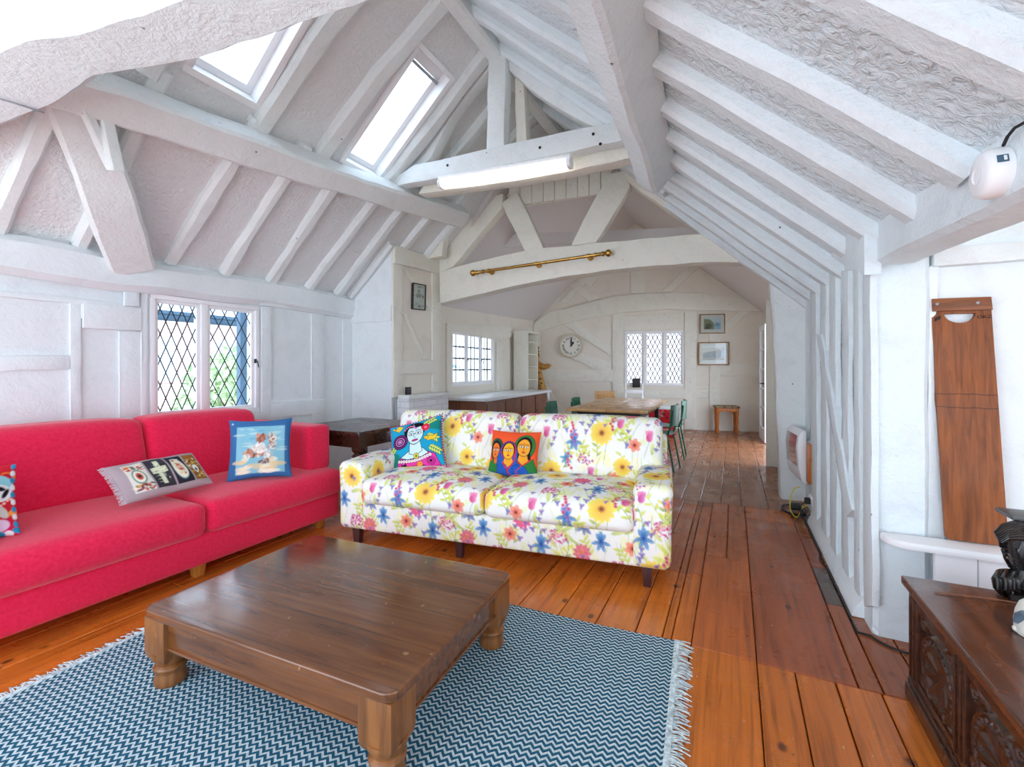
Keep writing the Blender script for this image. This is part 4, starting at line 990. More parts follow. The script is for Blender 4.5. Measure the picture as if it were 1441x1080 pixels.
# ---- loose cushions
def pillow(name, label, o, xa, ya, w, h, t, paint, n=150, pinch=0.10, extra=None, matback=None):
    """o: bottom-centre point, xa: unit width direction, ya: unit height direction; paint(u, v) in -1..1"""
    xa, ya = V(xa).normalized(), V(ya).normalized(); za = xa.cross(ya).normalized()
    root = thing(name, label, 'cushion', tuple(o)); pts = []; F = []; k = n+1
    uu, vv = np.meshgrid(np.linspace(-1, 1, k), np.linspace(-1, 1, k), indexing='ij')
    sx = 1-pinch*(1-np.abs(vv)**2)*1.0*np.abs(uu)**3*0.8; sy = 1-pinch*(1-np.abs(uu)**2)*np.abs(vv)**3*0.8
    prof = np.sqrt(np.clip((1-np.abs(uu)**2.2)*(1-np.abs(vv)**2.2), 0, 1)); prof = prof**0.85
    wr = 0.006*np.sin(uu*7+vv*3)*prof
    vs = []
    for sg in (1, -1):
        X = uu*sx*w/2; Y = vv*sy*h/2+h/2; Z = sg*(prof*t/2+wr)
        p = (np.array(o)[None, :]+X.reshape(-1, 1)*np.array(xa)+Y.reshape(-1, 1)*np.array(ya)+Z.reshape(-1, 1)*np.array(za)); vs.append(p)
    def grid(off, flip):
        for i in range(n):
            for j in range(n):
                a = off+i*k+j; q = (a, a+k, a+k+1, a+1); F.append(q if not flip else q[::-1])
    grid(0, False); grid(k*k, True)
    g = G(); g.add(np.concatenate(vs), F)
    u1, v1 = uu.ravel(), vv.ravel(); c = paint(u1, v1); cols = np.concatenate([c, c if matback is None else np.tile(lin(matback), (len(c), 1))])
    g.build('cushion_cover', M['print'], root, smooth=180, cols=cols)
    def surf(a, b_):
        f = (1-abs(a)**2.2)*(1-abs(b_)**2.2); f = max(0, f)**0.425
        return V(o)+xa*(a*w/2*(1-pinch*(1-b_*b_)*abs(a)**3*.8))+ya*(b_*h/2*(1-pinch*(1-a*a)*abs(b_)**3*.8)+h/2)+za*(f*t/2)
    return root, surf, za
def p_portrait(u, v):
    P = Paint(u, v, (24, 158, 196)); K = (16, 14, 26); PALE = (206, 232, 232)
    P.poly([(-1, -1), (-.3, -1), (-.55, -.3), (-.9, -.1)], (22, 130, 120)); P.poly([(.55, .45), (1, .35), (1, .75), (.6, .8)], (22, 130, 120))
    for cx, cy, rot in ((.62, .78, .4), (.72, .10, -.5), (.78, -.38, -.6), (-.82, -.12, .8)):
        for i in range(5):
            for sg in (-1, 1): P.ell(cx+(i-2)*.09*math.cos(rot)-sg*.06*math.sin(rot), cy+(i-2)*.09*math.sin(rot)+sg*.06*math.cos(rot), .075, .032, (214, 230, 110), rot+sg*.7, 1, .012, (20, 90, 80))
    P.ell(-.50, .18, .30, .30, K); 
    for r, c in ((.27, (120, 40, 110)), (.22, K), (.18, (196, 120, 190)), (.14, K), (.10, (196, 120, 190)), (.06, K), (.035, (230, 200, 220))): P.ell(-.50, .18, r, r, c)
    P.poly([(-.85, .82), (-.55, .62), (-.38, .82), (-.62, .95), (-.7, .74), (-.8, .9)], (240, 200, 60), 1, .012, K)
    P.poly([(-.72, -1.0), (-.60, -.52), (-.30, -.38), (.40, -.38), (.74, -.55), (.86, -1.0)], (222, 60, 160), 1, .02, K)
    P.poly([(-.46, -.46), (-.10, -.22), (.30, -.22), (.52, -.48), (.30, -.56), (-.25, -.56)], PALE, 1, .02, K)
    P.poly([(-.12, .05), (.26, .05), (.32, -.36), (.08, -.46), (-.16, -.36)], PALE, 1, .02, K)
    P.ell(.06, .52, .40, .36, K); P.ell(.08, .36, .29, .40, PALE, 0, 1, .02, K)
    P.ell(.08, .74, .28, .12, K); P.line([(.02, .80), (.08, .62)], .02, PALE)
    for a in range(7): P.ell(-.30+.07*a, .62+.12*math.sin(a*.55), .035, .035, (240, 130, 190), 0, 1, .01, K)
    for sx in (-1, 1):
        P.ell(.08+sx*.13, .36, .085, .045, (240, 246, 246), 0, 1, .014, K); P.ell(.08+sx*.13, .36, .03, .035, K)
        P.line([(.08+sx*.04, .46), (.08+sx*.13, .50), (.08+sx*.23, .45)], .022, K)
    P.line([(.08, .38), (.05, .22), (.11, .20)], .02, (90, 130, 140)); P.ell(.08, .10, .10, .035, (190, 40, 120), 0, 1, .01, K)
    for i in range(6): P.ell(.46+.09*math.cos(i*1.047), .56+.09*math.sin(i*1.047), .07, .07, (222, 34, 60))
    P.ell(.46, .56, .05, .05, (250, 140, 170)); P.ell(.46, .56, .025, .025, (222, 34, 60))
    P.poly([(.44, .12), (.52, .0), (.80, .02), (.92, .22), (.72, .14), (.56, .18)], (246, 200, 50), 1, .014, K); P.ell(.48, .12, .07, .06, (246, 200, 50), 0, 1, .012, K); P.ell(.46, .13, .014, .014, K)
    P.line([(-.56, -.50), (-.22, -.60), (.28, -.60), (.62, -.52)], .04, (30, 60, 110))
    for i in range(13):
        a = -.56+i*.095; y = -.66+.10*abs(a/.6)**2; P.ell(a, y, .05, .055, (246, 240, 232), 0, 1, .012, K); P.ell(a, y, .018, .022, (222, 60, 160))
    P.ell(.08, -.50, .085, .10, (240, 200, 40), 0, 1, .016, (30, 60, 130)); P.ell(.08, -.50, .045, .06, (80, 140, 70))
    for r, c in ((.15, K), (.13, (222, 60, 160)), (.10, K), (.08, (222, 60, 160)), (.05, K)): P.ell(.58, -.80, r, r, c)
    P.ell(-.40, -.86, .12, .12, K); P.ell(-.05, -.95, .40, .08, K); P.poly([(-.5, -.8), (-.48, -.68), (-.42, -.76)], K); P.poly([(-.3, -.8), (-.31, -.68), (-.38, -.76)], K)
    P.ell(-.44, -.85, .02, .02, (240, 240, 240)); P.ell(-.36, -.85, .02, .02, (240, 240, 240)); P.ell(.16, -.84, .10, .10, (240, 150, 50), 0, 1, .012, K); P.ell(.12, -.82, .015, .015, K); P.ell(.2, -.82, .015, .015, K)
    return P.c
def p_women(u, v):
    P = Paint(u, v, (238, 88, 44), 0.014); K = (34, 20, 30); SK = (236, 160, 48); BL, GR, RD = (36, 88, 176), (44, 120, 56), (206, 40, 52)
    def face(cx, cy, rx, ry, sk):
        P.ell(cx, cy, rx, ry, sk, 0, 1, .014, K)
        for s in (-1, 1):
            P.ell(cx+s*rx*.42, cy+ry*.08, rx*.28, ry*.10, (250, 240, 220), 0, 1, .01, K); P.ell(cx+s*rx*.42, cy+ry*.08, rx*.1, ry*.09, K); P.line([(cx+s*rx*.12, cy+ry*.30), (cx+s*rx*.45, cy+ry*.36), (cx+s*rx*.75, cy+ry*.28)], .02, K)
        P.line([(cx, cy+ry*.1), (cx-rx*.12, cy-ry*.28), (cx+rx*.1, cy-ry*.28)], .016, (150, 70, 30)); P.ell(cx, cy-ry*.55, rx*.26, ry*.09, (190, 40, 50)); P.ell(cx, cy+ry*.45, .018, .028, (190, 30, 40))
    P.ell(-.66, .12, .28, .46, (40, 90, 60), 0, 1, .014, K); P.ell(-.68, .10, .22, .40, K); P.poly([(-1, -1), (-1, -.45), (-.78, -.32), (-.5, -.4), (-.45, -1)], GR, 1, .012, K); P.poly([(-.76, -.1), (-.56, -.1), (-.56, -.48), (-.7, -.48)], (222, 110, 40), 1, .01, K)
    face(-.68, .06, .17, .32, (232, 120, 44))
    P.ell(.50, .30, .40, .50, GR, 0, 1, .014, K); P.ell(.47, .30, .30, .42, K); P.poly([(.25, .1), (.2, -.25), (.75, -.25), (.7, .1)], K); P.poly([(.1, -.3), (.55, -.38), (.85, -.2), (1, -.6), (1, -1), (.2, -1)], GR, 1, .012, K); P.poly([(.32, -.02), (.58, -.02), (.66, -.32), (.45, -.5), (.26, -.30)], SK, 1, .01, K)
    P.line([(.2, -.3), (.45, -.52), (.72, -.28)], .05, RD); face(.45, .24, .24, .36, SK)
    P.poly([(-.55, -1), (-.56, -.3), (-.46, .25), (-.18, .42), (.10, .38), (.24, .05), (.24, -.4), (.5, -1)], BL, 1, .016, K)
    P.ell(-.14, .06, .33, .42, (110, 70, 150), 0, 1, .012, K); P.line([(-.40, -.05), (-.32, .3), (-.13, .43), (.08, .3), (.16, 0), (.14, -.3)], .05, RD); P.ell(-.14, .10, .27, .34, K); P.poly([(-.26, -.1), (-.02, -.1), (.08, -.4), (-.14, -.62), (-.3, -.42)], SK, 1, .01, K)
    face(-.14, .06, .22, .33, (244, 176, 40))
    P.line([(-.34, -.40), (-.16, -.72), (-.05, -1)], .05, RD); P.line([(.14, -.3), (-.02, -.55), (-.14, -.72)], .05, RD)
    P.poly([(.08, -.95), (.05, -.55), (.3, -.45), (.6, -.62), (.75, -1)], BL, 1, .014, K); P.line([(.42, -.52), (.2, -.75), (.22, -1)], .03, RD)
    P.poly([(-1, -1), (-.8, -.82), (-.45, -.9), (-.4, -1)], BL, 1, .012, K); P.poly([(.62, -1), (.75, -.75), (1, -.85), (1, -1)], BL, 1, .012, K)
    r = random.Random(5)
    for i in range(46): P.ell(r.uniform(-.52, .55), r.uniform(-1, -.5), .014, .02, (24, 50, 120))
    return P.c
def p_blue(u, v):
    P = Paint(u, v, (58, 108, 160), 0.02); r = random.Random(2)
    P.poly([(-.74, -.84), (.78, -.84), (.78, .72), (-.74, .72)], (136, 190, 206))
    for i in range(26): P.ell(r.uniform(-.7, .72), r.uniform(-.1, .68), r.uniform(.08, .2), r.uniform(.02, .05), r.choice([(176, 210, 214), (104, 170, 196), (200, 220, 216)]), 0, .6)
    for i in range(26): P.ell(r.uniform(-.66, .7), r.uniform(-.8, -.36), r.uniform(.1, .24), r.uniform(.03, .09), r.choice([(238, 224, 190), (226, 200, 150), (244, 236, 216)]), 0, .75)
    def patch(cx, cy, rx, ry, cols_, n, sz):
        for i in range(n):
            a = r.uniform(0, 6.28); q = math.sqrt(r.random()); P.ell(cx+rx*q*math.cos(a), cy+ry*q*math.sin(a), r.uniform(sz*.5, sz*1.3), r.uniform(sz*.3, sz*.8), r.choice(cols_), r.uniform(0, 3), .85)
    BR = [(168, 100, 76), (196, 128, 98), (140, 78, 62), (214, 160, 130)]; CR_ = [(240, 232, 222), (226, 214, 204), (206, 190, 180)]
    patch(-.16, -.18, .34, .13, BR+CR_[:1], 70, .06); patch(-.02, .0, .20, .15, CR_, 46, .06); patch(.0, .30, .16, .13, BR, 40, .06); patch(.36, .14, .12, .22, BR[:2]+CR_[:2], 46, .05)
    patch(.38, .33, .12, .10, CR_+BR[:1], 34, .05); patch(.26, -.20, .12, .20, CR_+[(170, 176, 180)], 40, .05); patch(.12, -.44, .16, .08, [(140, 110, 104), (176, 140, 124), (110, 90, 92)], 30, .05); patch(-.42, -.28, .12, .08, CR_, 16, .04)
    P.ell(-.88, .84, .03, .03, (200, 210, 220))
    return P.c
def p_tapestry(u, v):
    P = Paint(u, v, (176, 158, 162), 0.02); r = random.Random(9)
    P.poly([(-.78, -.74), (-.36, -.78), (-.36, .78), (-.78, .74)], (226, 220, 208)); P.poly([(-.32, -.78), (.10, -.78), (.10, .80), (-.32, .80)], (58, 54, 62)); P.poly([(.14, -.78), (.54, -.78), (.54, .80), (.14, .80)], (44, 40, 52)); P.poly([(.58, -.76), (.90, -.74), (.90, .76), (.58, .78)], (150, 104, 44))
    for i in range(44): P.ell(r.uniform(-.76, -.38), r.choice([r.uniform(.36, .68), r.uniform(-.7, -.4)]), .03, .075, r.choice([(206, 60, 50), (226, 150, 70), (84, 120, 90), (240, 230, 214), (70, 60, 80)]), r.uniform(0, 3), .9)
    P.ell(-.57, -.02, .14, .40, (120, 150, 130)); P.ell(-.57, -.02, .11, .32, (240, 232, 216)); P.ell(-.57, -.02, .07, .2, (206, 96, 70)); P.ell(-.57, -.02, .035, .1, (60, 44, 60))
    P.poly([(-.16, -.62), (-.06, -.62), (-.06, .64), (-.16, .64)], (222, 222, 190)); P.poly([(-.27, -.04), (.05, -.04), (.05, .28), (-.27, .28)], (222, 222, 190))
    for i in range(40): P.ell(-.11+r.uniform(-.14, .14), r.uniform(-.58, .6), .012, .035, r.choice([(120, 150, 110), (80, 76, 84), (240, 240, 216)]), r.uniform(0, 3), .8)
    P.ell(.34, .02, .17, .66, (70, 110, 130)); P.ell(.34, .02, .155, .60, (240, 234, 206)); P.poly([(.24, .1), (.44, .1), (.44, .6), (.24, .6)], (240, 234, 206)); 
    for i in range(24): P.ell(.34+r.uniform(-.05, .05), r.uniform(-.4, .28), .022, .06, r.choice([(206, 40, 60), (226, 90, 80), (244, 200, 160)]), r.uniform(0, 3), .9)
    P.ell(.30, .50, .035, .06, (206, 40, 50))
    for i in range(50): P.ell(r.uniform(.6, .88), r.uniform(-.68, .68), .025, .06, r.choice([(226, 190, 90), (196, 80, 40), (240, 226, 180), (120, 130, 60), (90, 50, 40)]), r.uniform(0, 3), .9)
    P.ell(.74, -.10, .07, .22, (240, 236, 226)); P.ell(.74, -.16, .03, .1, (60, 60, 90))
    return P.c
def p_multi(u, v):
    P = Paint(u, v, (206, 30, 50), 0.02); r = random.Random(4)
    for i in range(60): P.ell(r.uniform(-1, 1), r.uniform(-1, 1), r.uniform(.06, .18), r.uniform(.05, .10), r.choice([(240, 120, 40), (214, 30, 110), (250, 160, 60), (196, 20, 60)]), r.uniform(0, 3), .95)
    P.ell(.62, .36, .34, .30, (150, 214, 226), 0, 1); P.ell(.64, .16, .30, .24, (240, 244, 246)); P.ell(.62, .30, .20, .07, (20, 20, 28), -.3); P.ell(.80, .14, .05, .14, (20, 20, 28), -.5); P.ell(.5, .12, .08, .06, (20, 20, 28))
    for i in range(10): P.ell(.34+i*.07, -.10+.08*math.sin(i), .035, .035, (250, 200, 180))
    P.ell(.70, -.34, .10, .20, (206, 206, 196), .5); P.ell(.45, -.38, .09, .2, (206, 206, 196), -.4); P.ell(.62, -.72, .22, .16, (226, 200, 226), .4)
    for i in range(9): P.ell(.95-i*.16, -.92+.05*math.cos(i*2), .09, .08, (240, 246, 250) if i % 2 else (40, 150, 196)); P.ell(.95, -.7+i*.2, .05, .08, (240, 246, 250) if i % 2 else (40, 150, 196))
    return P.c
def PRS(px, py, X): return PX(px, py, X)
# blue picture cushion in the corner of the red sofa
a, b2 = PZ(326, 676, 0.49), PZ(404, 669, 0.49); o = (a+b2)/2; xa = (b2-a).normalized(); nf = V((xa.y, -xa.x, 0))
o = V((o.x, o.y, 0.475)); ya = (V((0, 0, 1))-nf*0.34).normalized()
pillow('cushion', 'square blue cushion with a small painted scene on red sofa', o, xa, ya, 0.40, 0.43, 0.13, p_blue, 110, 0.10)
# long tapestry cushion lying against the back of the red sofa
a, b2 = PZ(180, 716, 0.485), PZ(298, 686, 0.485); o = (a+b2)/2; xa = (b2-a).normalized(); nf = V((xa.y, -xa.x, 0))
ya = (V((0, 0, 0.72))-nf*0.80).normalized(); o = V((o.x, o.y, 0.51))
pr, surf, za = pillow('cushion', 'long grey patchwork tapestry cushion with frayed end on red sofa', o, xa, ya, (b2-a).length+0.02, 0.27, 0.10, p_tapestry, 130, 0.04)
g = G(); r = random.Random(3)
for i in range(60):
    b_ = -0.98+1.96*i/59; p = surf(-0.995, b_); g.tube([p, p-xa*0.012+za*r.uniform(-.006, .006), p-xa*0.03+ya*r.uniform(-.008, .008)-za*0.004], [0.0028, 0.0024, 0.0012], 5)
g.build('fringe', simple('lilac_fringe', (206, 190, 196), 0.9), pr)
# partly seen patterned cushion at the left edge
o = PZ(-38, 764, 0.48)
pillow('cushion', 'multicoloured patterned cushion cut off at the left edge of the photo', V((o.x-0.02, o.y-0.02, 0.475)), V((0.35, 0.9, 0)), V((-0.35, 0.06, 0.92)), 0.34, 0.34, 0.12, p_multi, 90, 0.08)
# cushions on the floral sofa
fx = V((math.cos(fa), math.sin(fa), 0)); fy = V((-math.sin(fa), math.cos(fa), 0)); fo3 = V((fo.x, fo.y, 0))
def FS_(x, y, z): return fo3+fx*x+fy*y+V((0, 0, z))
def on_fs(px, py, y): return PP(px, py, FS_(0, y, 0), fy)
o = on_fs(588, 664, 0.40); lean = (V((0, 0, 1))+fy*0.50).normalized(); rot = 0.30
xa = (fx*math.cos(rot)+lean*math.sin(rot)); ya = (lean*math.cos(rot)-fx*math.sin(rot))
pr, surf, za = pillow('cushion', 'turquoise cushion with a folk-art woman, flower and yellow bird on floral sofa', o+xa*0.0, xa, ya, 0.46, 0.42, 0.13, p_portrait, 170, 0.10)
g = G()
for k in range(80):
    t = k/20; e = int(t); f = -1+2*(t-e)
    ab = [(f, -1), (1, f), (-f, 1), (-1, -f)][e]; p = surf(*ab); d = (p-(o+ya*0.205)).normalized()
    g.ellipsoid(p+d*0.007, (0.0065, 0.0065, 0.0065), None, 7, 5)
g.build('pompom_trim', simple('magenta_pompom', (206, 34, 96), 0.9), pr)
o = on_fs(720, 673, 0.44); lean = (V((0, 0, 1))+fy*0.36).normalized()
pillow('cushion', 'orange cushion with three women in headscarves on floral sofa', o, fx, lean, 0.385, 0.345, 0.12, p_women, 150, 0.10)
# =============================================================== FURNITURE AND OBJECTS
Z3 = V((0, 0, 1))
# ---- rug
rgm, nt, b = base_mat('zigzag_woven_rug', 0.95, 0.1)
tc = nd(nt, 'ShaderNodeTexCoord'); sp = nd(nt, 'ShaderNodeSeparateXYZ'); nt.links.new(tc.outputs['Object'], sp.inputs[0])
def mth(op, a, b_=None, c=None):
    n = nd(nt, 'ShaderNodeMath', operation=op)
    for i, x in enumerate((a, b_, c)):
        if x is None: continue
        if isinstance(x, (int, float)): n.inputs[i].default_value = x
        else: nt.links.new(x, n.inputs[i])
    return n.outputs[0]
nzr = noise_node(nt, coords(nt), 6, 3); off = mth('MULTIPLY', mth('SUBTRACT', nzr.outputs['Fac'], 0.5), 0.012)
tri = mth('PINGPONG', mth('ADD', sp.outputs['X'], off), 0.0160)
ph = mth('DIVIDE', mth('ADD', mth('MULTIPLY', tri, 0.95), sp.outputs['Y']), 0.0232)
fr = mth('FRACT', ph)
rp = ramp(nt, fr, [(0.0, (34, 86, 112)), (0.50, (42, 98, 122)), (0.56, (196, 212, 216)), (0.94, (206, 220, 222)), (1.0, (34, 86, 112))])
nz2 = noise_node(nt, coords(nt), 130, 2); mxr = nd(nt, 'ShaderNodeMix', data_type='RGBA', blend_type='MULTIPLY'); mxr.inputs[0].default_value = 0.45
rp2 = ramp(nt, nz2.outputs['Fac'], [(0.3, (150, 150, 150)), (0.6, (255, 255, 255))])
nt.links.new(rp.outputs['Color'], mxr.inputs[6]); nt.links.new(rp2.outputs['Color'], mxr.inputs[7]); nt.links.new(mxr.outputs[2], b.inputs['Base Color'])
bump(nt, b, nz2.outputs['Fac'], 0.4, 0.003)
rc = V((-0.235, 2.185, 0)); ra = math.radians(3.5); RWd, RDp = 2.31, 2.25
rug = thing('rug', 'blue and white zigzag woven rug with pale fringed ends', 'rug', (rc.x, rc.y, 0), ra)
g = G(); nx, ny = 60, 50; vs = []; F = []
for j in range(ny+1):
    for i in range(nx+1):
        x = -RWd*i/nx; y = -RDp*j/ny
        wv_ = 0.004*math.sin(x*9+1)*math.sin(y*5) if 0 < j < ny else 0.006*math.sin(x*5)
        vs.append((x, y+wv_, 0.010+0.002*math.sin(x*7)*math.sin(y*6)))
for j in range(ny):
    for i in range(nx): a = j*(nx+1)+i; F.append((a, a+nx+1, a+nx+2, a+1))
k0 = len(vs); vs += [(0, 0, 0.0008), (-RWd, 0, 0.0008), (-RWd, -RDp, 0.0008), (0, -RDp, 0.0008)]; F.append((k0, k0+1, k0+2, k0+3))
for i in range(nx): F.append((i, i+1, k0+1 if i >= nx//2 else k0))
g.add(vs, F); g.build('weave', rgm, rug, world=False, smooth=60)
fm_ = simple('rug_fringe_yarn', (196, 212, 220), 0.95, 0.1, 0, 0.22, 60)
for sg in (0, 1):
    g = G(); r = random.Random(11+sg); xx = 0.0 if sg == 0 else -RWd; d = 1 if sg == 0 else -1
    g.box((xx-0.008 if sg == 0 else xx-0.012, -RDp, 0.002), (xx+0.012 if sg == 0 else xx+0.008, 0, 0.0145))
    n = 330
    for i in range(n):
        y = -RDp*(i+0.5)/n+r.uniform(-.003, .003); l = r.uniform(0.045, 0.075); bnd = r.uniform(-.018, .018)
        g.tube([(xx+d*0.008, y, 0.010), (xx+d*l*0.5, y+bnd*0.4, 0.009+r.random()*0.006), (xx+d*l, y+bnd, 0.004)], [0.0028, 0.0024, 0.0016], 4)
    f = g.build('fringe', fm_, rug, world=False); f['label'] = 'pale yarn fringe along the end of the rug'
# ---- coffee table
ct = thing('coffee_table', 'low square worn brown pine coffee table on the zigzag rug', 'table', (-1.49, 1.41, 0.0125), math.radians(2.6))
hx, hy, ht = 0.605, 0.43, 0.305
def rrect(hx, hy, r, n=5):
    out = []
    for cx, cy, a0 in ((hx-r, hy-r, 0), (-hx+r, hy-r, 90), (-hx+r, -hy+r, 180), (hx-r, -hy+r, 270)):
        for i in range(n+1):
            a = math.radians(a0+90*i/n); out.append(V((cx+r*math.cos(a), cy+r*math.sin(a), 0)))
    return out
g = G(); g.prism([p+V((0, 0, ht-0.032)) for p in rrect(hx, hy, 0.05)], (0, 0, 0.032))
g.build('table_top', M['table'], ct, world=False, bevel=0.008, segs=3)
lx, ly, lw = hx-0.075, hy-0.07, 0.055
for sx in (-1, 1):
    for sy in (-1, 1):
        g = G(); cx, cy = sx*lx, sy*ly
        pr = [(0.0, 0), (0.052, 0), (0.056, 0.012), (0.054, 0.03), (0.050, 0.05), (0.056, 0.062), (0.059, 0.068), (0.056, 0.074), (0.046, 0.080), (0.050, 0.092), (0.064, 0.11), (0.066, 0.13), (0, 0.13)]
        g.lathe(pr, 20, TR((cx, cy, 0)))
        sec = []
        for z, w in ((0.098, 0.040), (0.106, 0.052), (0.12, 0.0585), (0.14, 0.061), (ht-0.034, 0.061)):
            sec.append([(cx+a*w, cy+b_*w, z) for a, b_ in ((-1, -1), (1, -1), (1, 1), (-1, 1))])
        v = [p for s in sec for p in s]; f = [(3, 2, 1, 0), tuple(range(len(v)-4, len(v)))]
        for i in range(len(sec)-1):
            for k in range(4): f.append((i*4+k, i*4+(k+1) % 4, (i+1)*4+(k+1) % 4, (i+1)*4+k))
        g.add(v, f); g.build('leg', M['tableleg'], ct, world=False, smooth=35, bevel=0.003)
for (a, b_, c, d, nm) in ((-lx, -ly-0.045, lx, -ly-0.022, 'X'), (-lx, ly+0.022, lx, ly+0.045, 'X'), (-lx-0.045, -ly, -lx-0.022, ly, 'Y'), (lx+0.022, -ly, lx+0.045, ly, 'Y')):
    g = G(); g.box((a, b_, 0.165), (c, d, ht-0.033))
    if nm == 'X': g.box((a, b_-0.006, 0.160), (c, d+0.006, 0.172))
    else: g.box((a-0.006, b_, 0.160), (c+0.006, d, 0.172))
    g.build('apron', M['table'], ct, world=False, bevel=0.003)
# ---- dark side table beside the chimney
def turned(h, w):
    return [(0, 0), (w*0.5, 0), (w*0.62, h*0.03), (w*0.45, h*0.08), (w*0.38, h*0.13), (w*0.62, h*0.17), (w*0.40, h*0.20), (w*0.46, h*0.30), (w*0.62, h*0.48), (w*0.78, h*0.58), (w*0.72, h*0.66), (w*0.42, h*0.72), (w*0.70, h*0.75), (w*0.42, h*0.78), (w*0.66, h*0.82), (w*0.7, h*0.84), (0, h*0.84)]
n0 = PZ(505, 609, 0.735)
st_ = thing('side_table', 'dark mahogany side table with turned legs behind the sofas', 'table', (n0.x-0.40, n0.y+0.42, 0))
g = G(); g.prism([p+V((0, 0, 0.70)) for p in rrect(0.40, 0.42, 0.012, 2)], (0, 0, 0.035)); g.build('table_top', M['darkwood'], st_, world=False, bevel=0.006)
for sx in (-1, 1):
    for sy in (-1, 1):
        g = G(); c = (sx*0.31, sy*0.33, 0); g.lathe(turned(0.70, 0.085), 16, TR(c)); g.box((c[0]-0.04, c[1]-0.04, 0.575), (c[0]+0.04, c[1]+0.04, 0.70)); g.build('leg', M['darkwood'], st_, world=False, smooth=35)
for q in ((-0.31, -0.345, 0.31, -0.32), (-0.31, 0.32, 0.31, 0.345), (-0.325, -0.33, -0.30, 0.33), (0.30, -0.33, 0.325, 0.33)):
    g = G(); g.box((q[0], q[1], 0.59), (q[2], q[3], 0.70)); g.build('apron', M['darkwood'], st_, world=False, bevel=0.003)
# ---- painted brick fireplace with mantel
bm_, nt, b = base_mat('white_painted_brick', 0.6, 0.3)
br = nd(nt, 'ShaderNodeTexBrick'); tcb = nd(nt, 'ShaderNodeTexCoord'); mpb = nd(nt, 'ShaderNodeMapping'); mpb.inputs['Rotation'].default_value = (math.radians(90), 0, 0)
sxb = nd(nt, 'ShaderNodeSeparateXYZ'); nt.links.new(tcb.outputs['Object'], sxb.inputs[0]); cmb = nd(nt, 'ShaderNodeCombineXYZ')
ad = nd(nt, 'ShaderNodeMath', operation='ADD'); nt.links.new(sxb.outputs['X'], ad.inputs[0]); nt.links.new(sxb.outputs['Y'], ad.inputs[1])
nt.links.new(ad.outputs[0], cmb.inputs['X']); nt.links.new(sxb.outputs['Z'], cmb.inputs['Y']); nt.links.new(cmb.outputs[0], br.inputs['Vector'])
br.inputs['Scale'].default_value = 1.0; br.inputs['Brick Width'].default_value = 0.22; br.inputs['Row Height'].default_value = 0.072; br.inputs['Mortar Size'].default_value = 0.006
br.inputs['Color1'].default_value = (*lin((238, 240, 242)), 1); br.inputs['Color2'].default_value = (*lin((230, 233, 236)), 1); br.inputs['Mortar'].default_value = (*lin((214, 218, 222)), 1)
nt.links.new(br.outputs['Color'], b.inputs['Base Color']); bump(nt, b, br.outputs['Fac'], -0.6, 0.01)
ma = PX(576, 557, XN+0.20); mb = PX(632, 554, XN+0.20)
fy0, fy1 = ma.y, mb.y+0.05; mz = ma.z
fp = thing('fireplace', 'white painted brick chimney breast with mantel under the sampler', 'fireplace', (XN+0.09, (fy0+fy1)/2, 0))
g = G(); g.box((XN+0.002, fy0+0.03, 0), (XN+0.17, fy1-0.02, mz-0.045)); g.build('brick_breast', bm_, fp, bevel=0.004)
g = G(); g.box((XN+0.036, fy0, mz-0.045), (XN+0.20, fy1, mz)); g.build('mantel_shelf', M['timber'], fp, bevel=0.006)
p = PX(577, 541, XN+0.12); q = PX(577, 550, XN+0.12)
g = G(); g.box((XN+0.075, p.y-0.035, mz+0.002), (XN+0.105, p.y+0.045, mz+0.09)); tag(g.build('card_holder', M['black'], None, bevel=0.003), 'small black plaque standing on the white mantel shelf', 'plaque')
# ---- mottled worktop counter along the far left wall
ca_, cb_ = (PF(636, 570)-FA).dot(FD)-0.35, (PF(722, 555)-FA).dot(FD)+0.1
CZ = 0.83; CD = 0.72
co = FA+FD*((ca_+cb_)/2)+FN*(CD/2+0.05); crz = math.atan2(FD.y, FD.x)
ctr = thing('counter', 'long counter with mottled white worktop and brown wooden side', 'counter', (co.x, co.y, 0), crz)
hl = (cb_-ca_)/2
g = G(); g.prism([p+V((0, 0, CZ-0.045)) for p in rrect(hl, CD/2, 0.03)], (0, 0, 0.045)); g.build('worktop', M['marble'], ctr, world=False, bevel=0.01)
g = G(); g.box((-hl+0.06, -CD/2+0.06, 0), (hl-0.12, CD/2-0.04, CZ-0.045)); g.build('cabinet_body', M['browncab'], ctr, world=False, bevel=0.004)
for i in range(4):
    x0 = -hl+0.08+i*(2*hl-0.22)/4; g = G(); g.box((x0+0.02, -CD/2+0.045, 0.08), (x0+(2*hl-0.22)/4-0.02, -CD/2+0.0595, CZ-0.09)); d = g.build('door', M['browncab'], ctr, world=False, bevel=0.004)
    g = G(); g.ellipsoid((x0+0.06, -CD/2+0.035, 0.5), (0.012, 0.012, 0.012), None, 10, 6); g.build('knob', M['darkwood'], d, world=False)
g = G(); 
arch = [V((hl-0.10, -CD/2+0.05, CZ-0.05)), V((hl-0.01, -CD/2+0.05, CZ-0.05)), V((hl-0.01, -CD/2+0.05, CZ-0.16)), V((hl-0.03, -CD/2+0.05, CZ-0.24)), V((hl-0.05, -CD/2+0.05, CZ-0.17)), V((hl-0.10, -CD/2+0.05, CZ-0.13))]
g.prism(arch, (0, 0.3, 0)); g.build('bracket', M['white'], ctr, world=False, bevel=0.003)
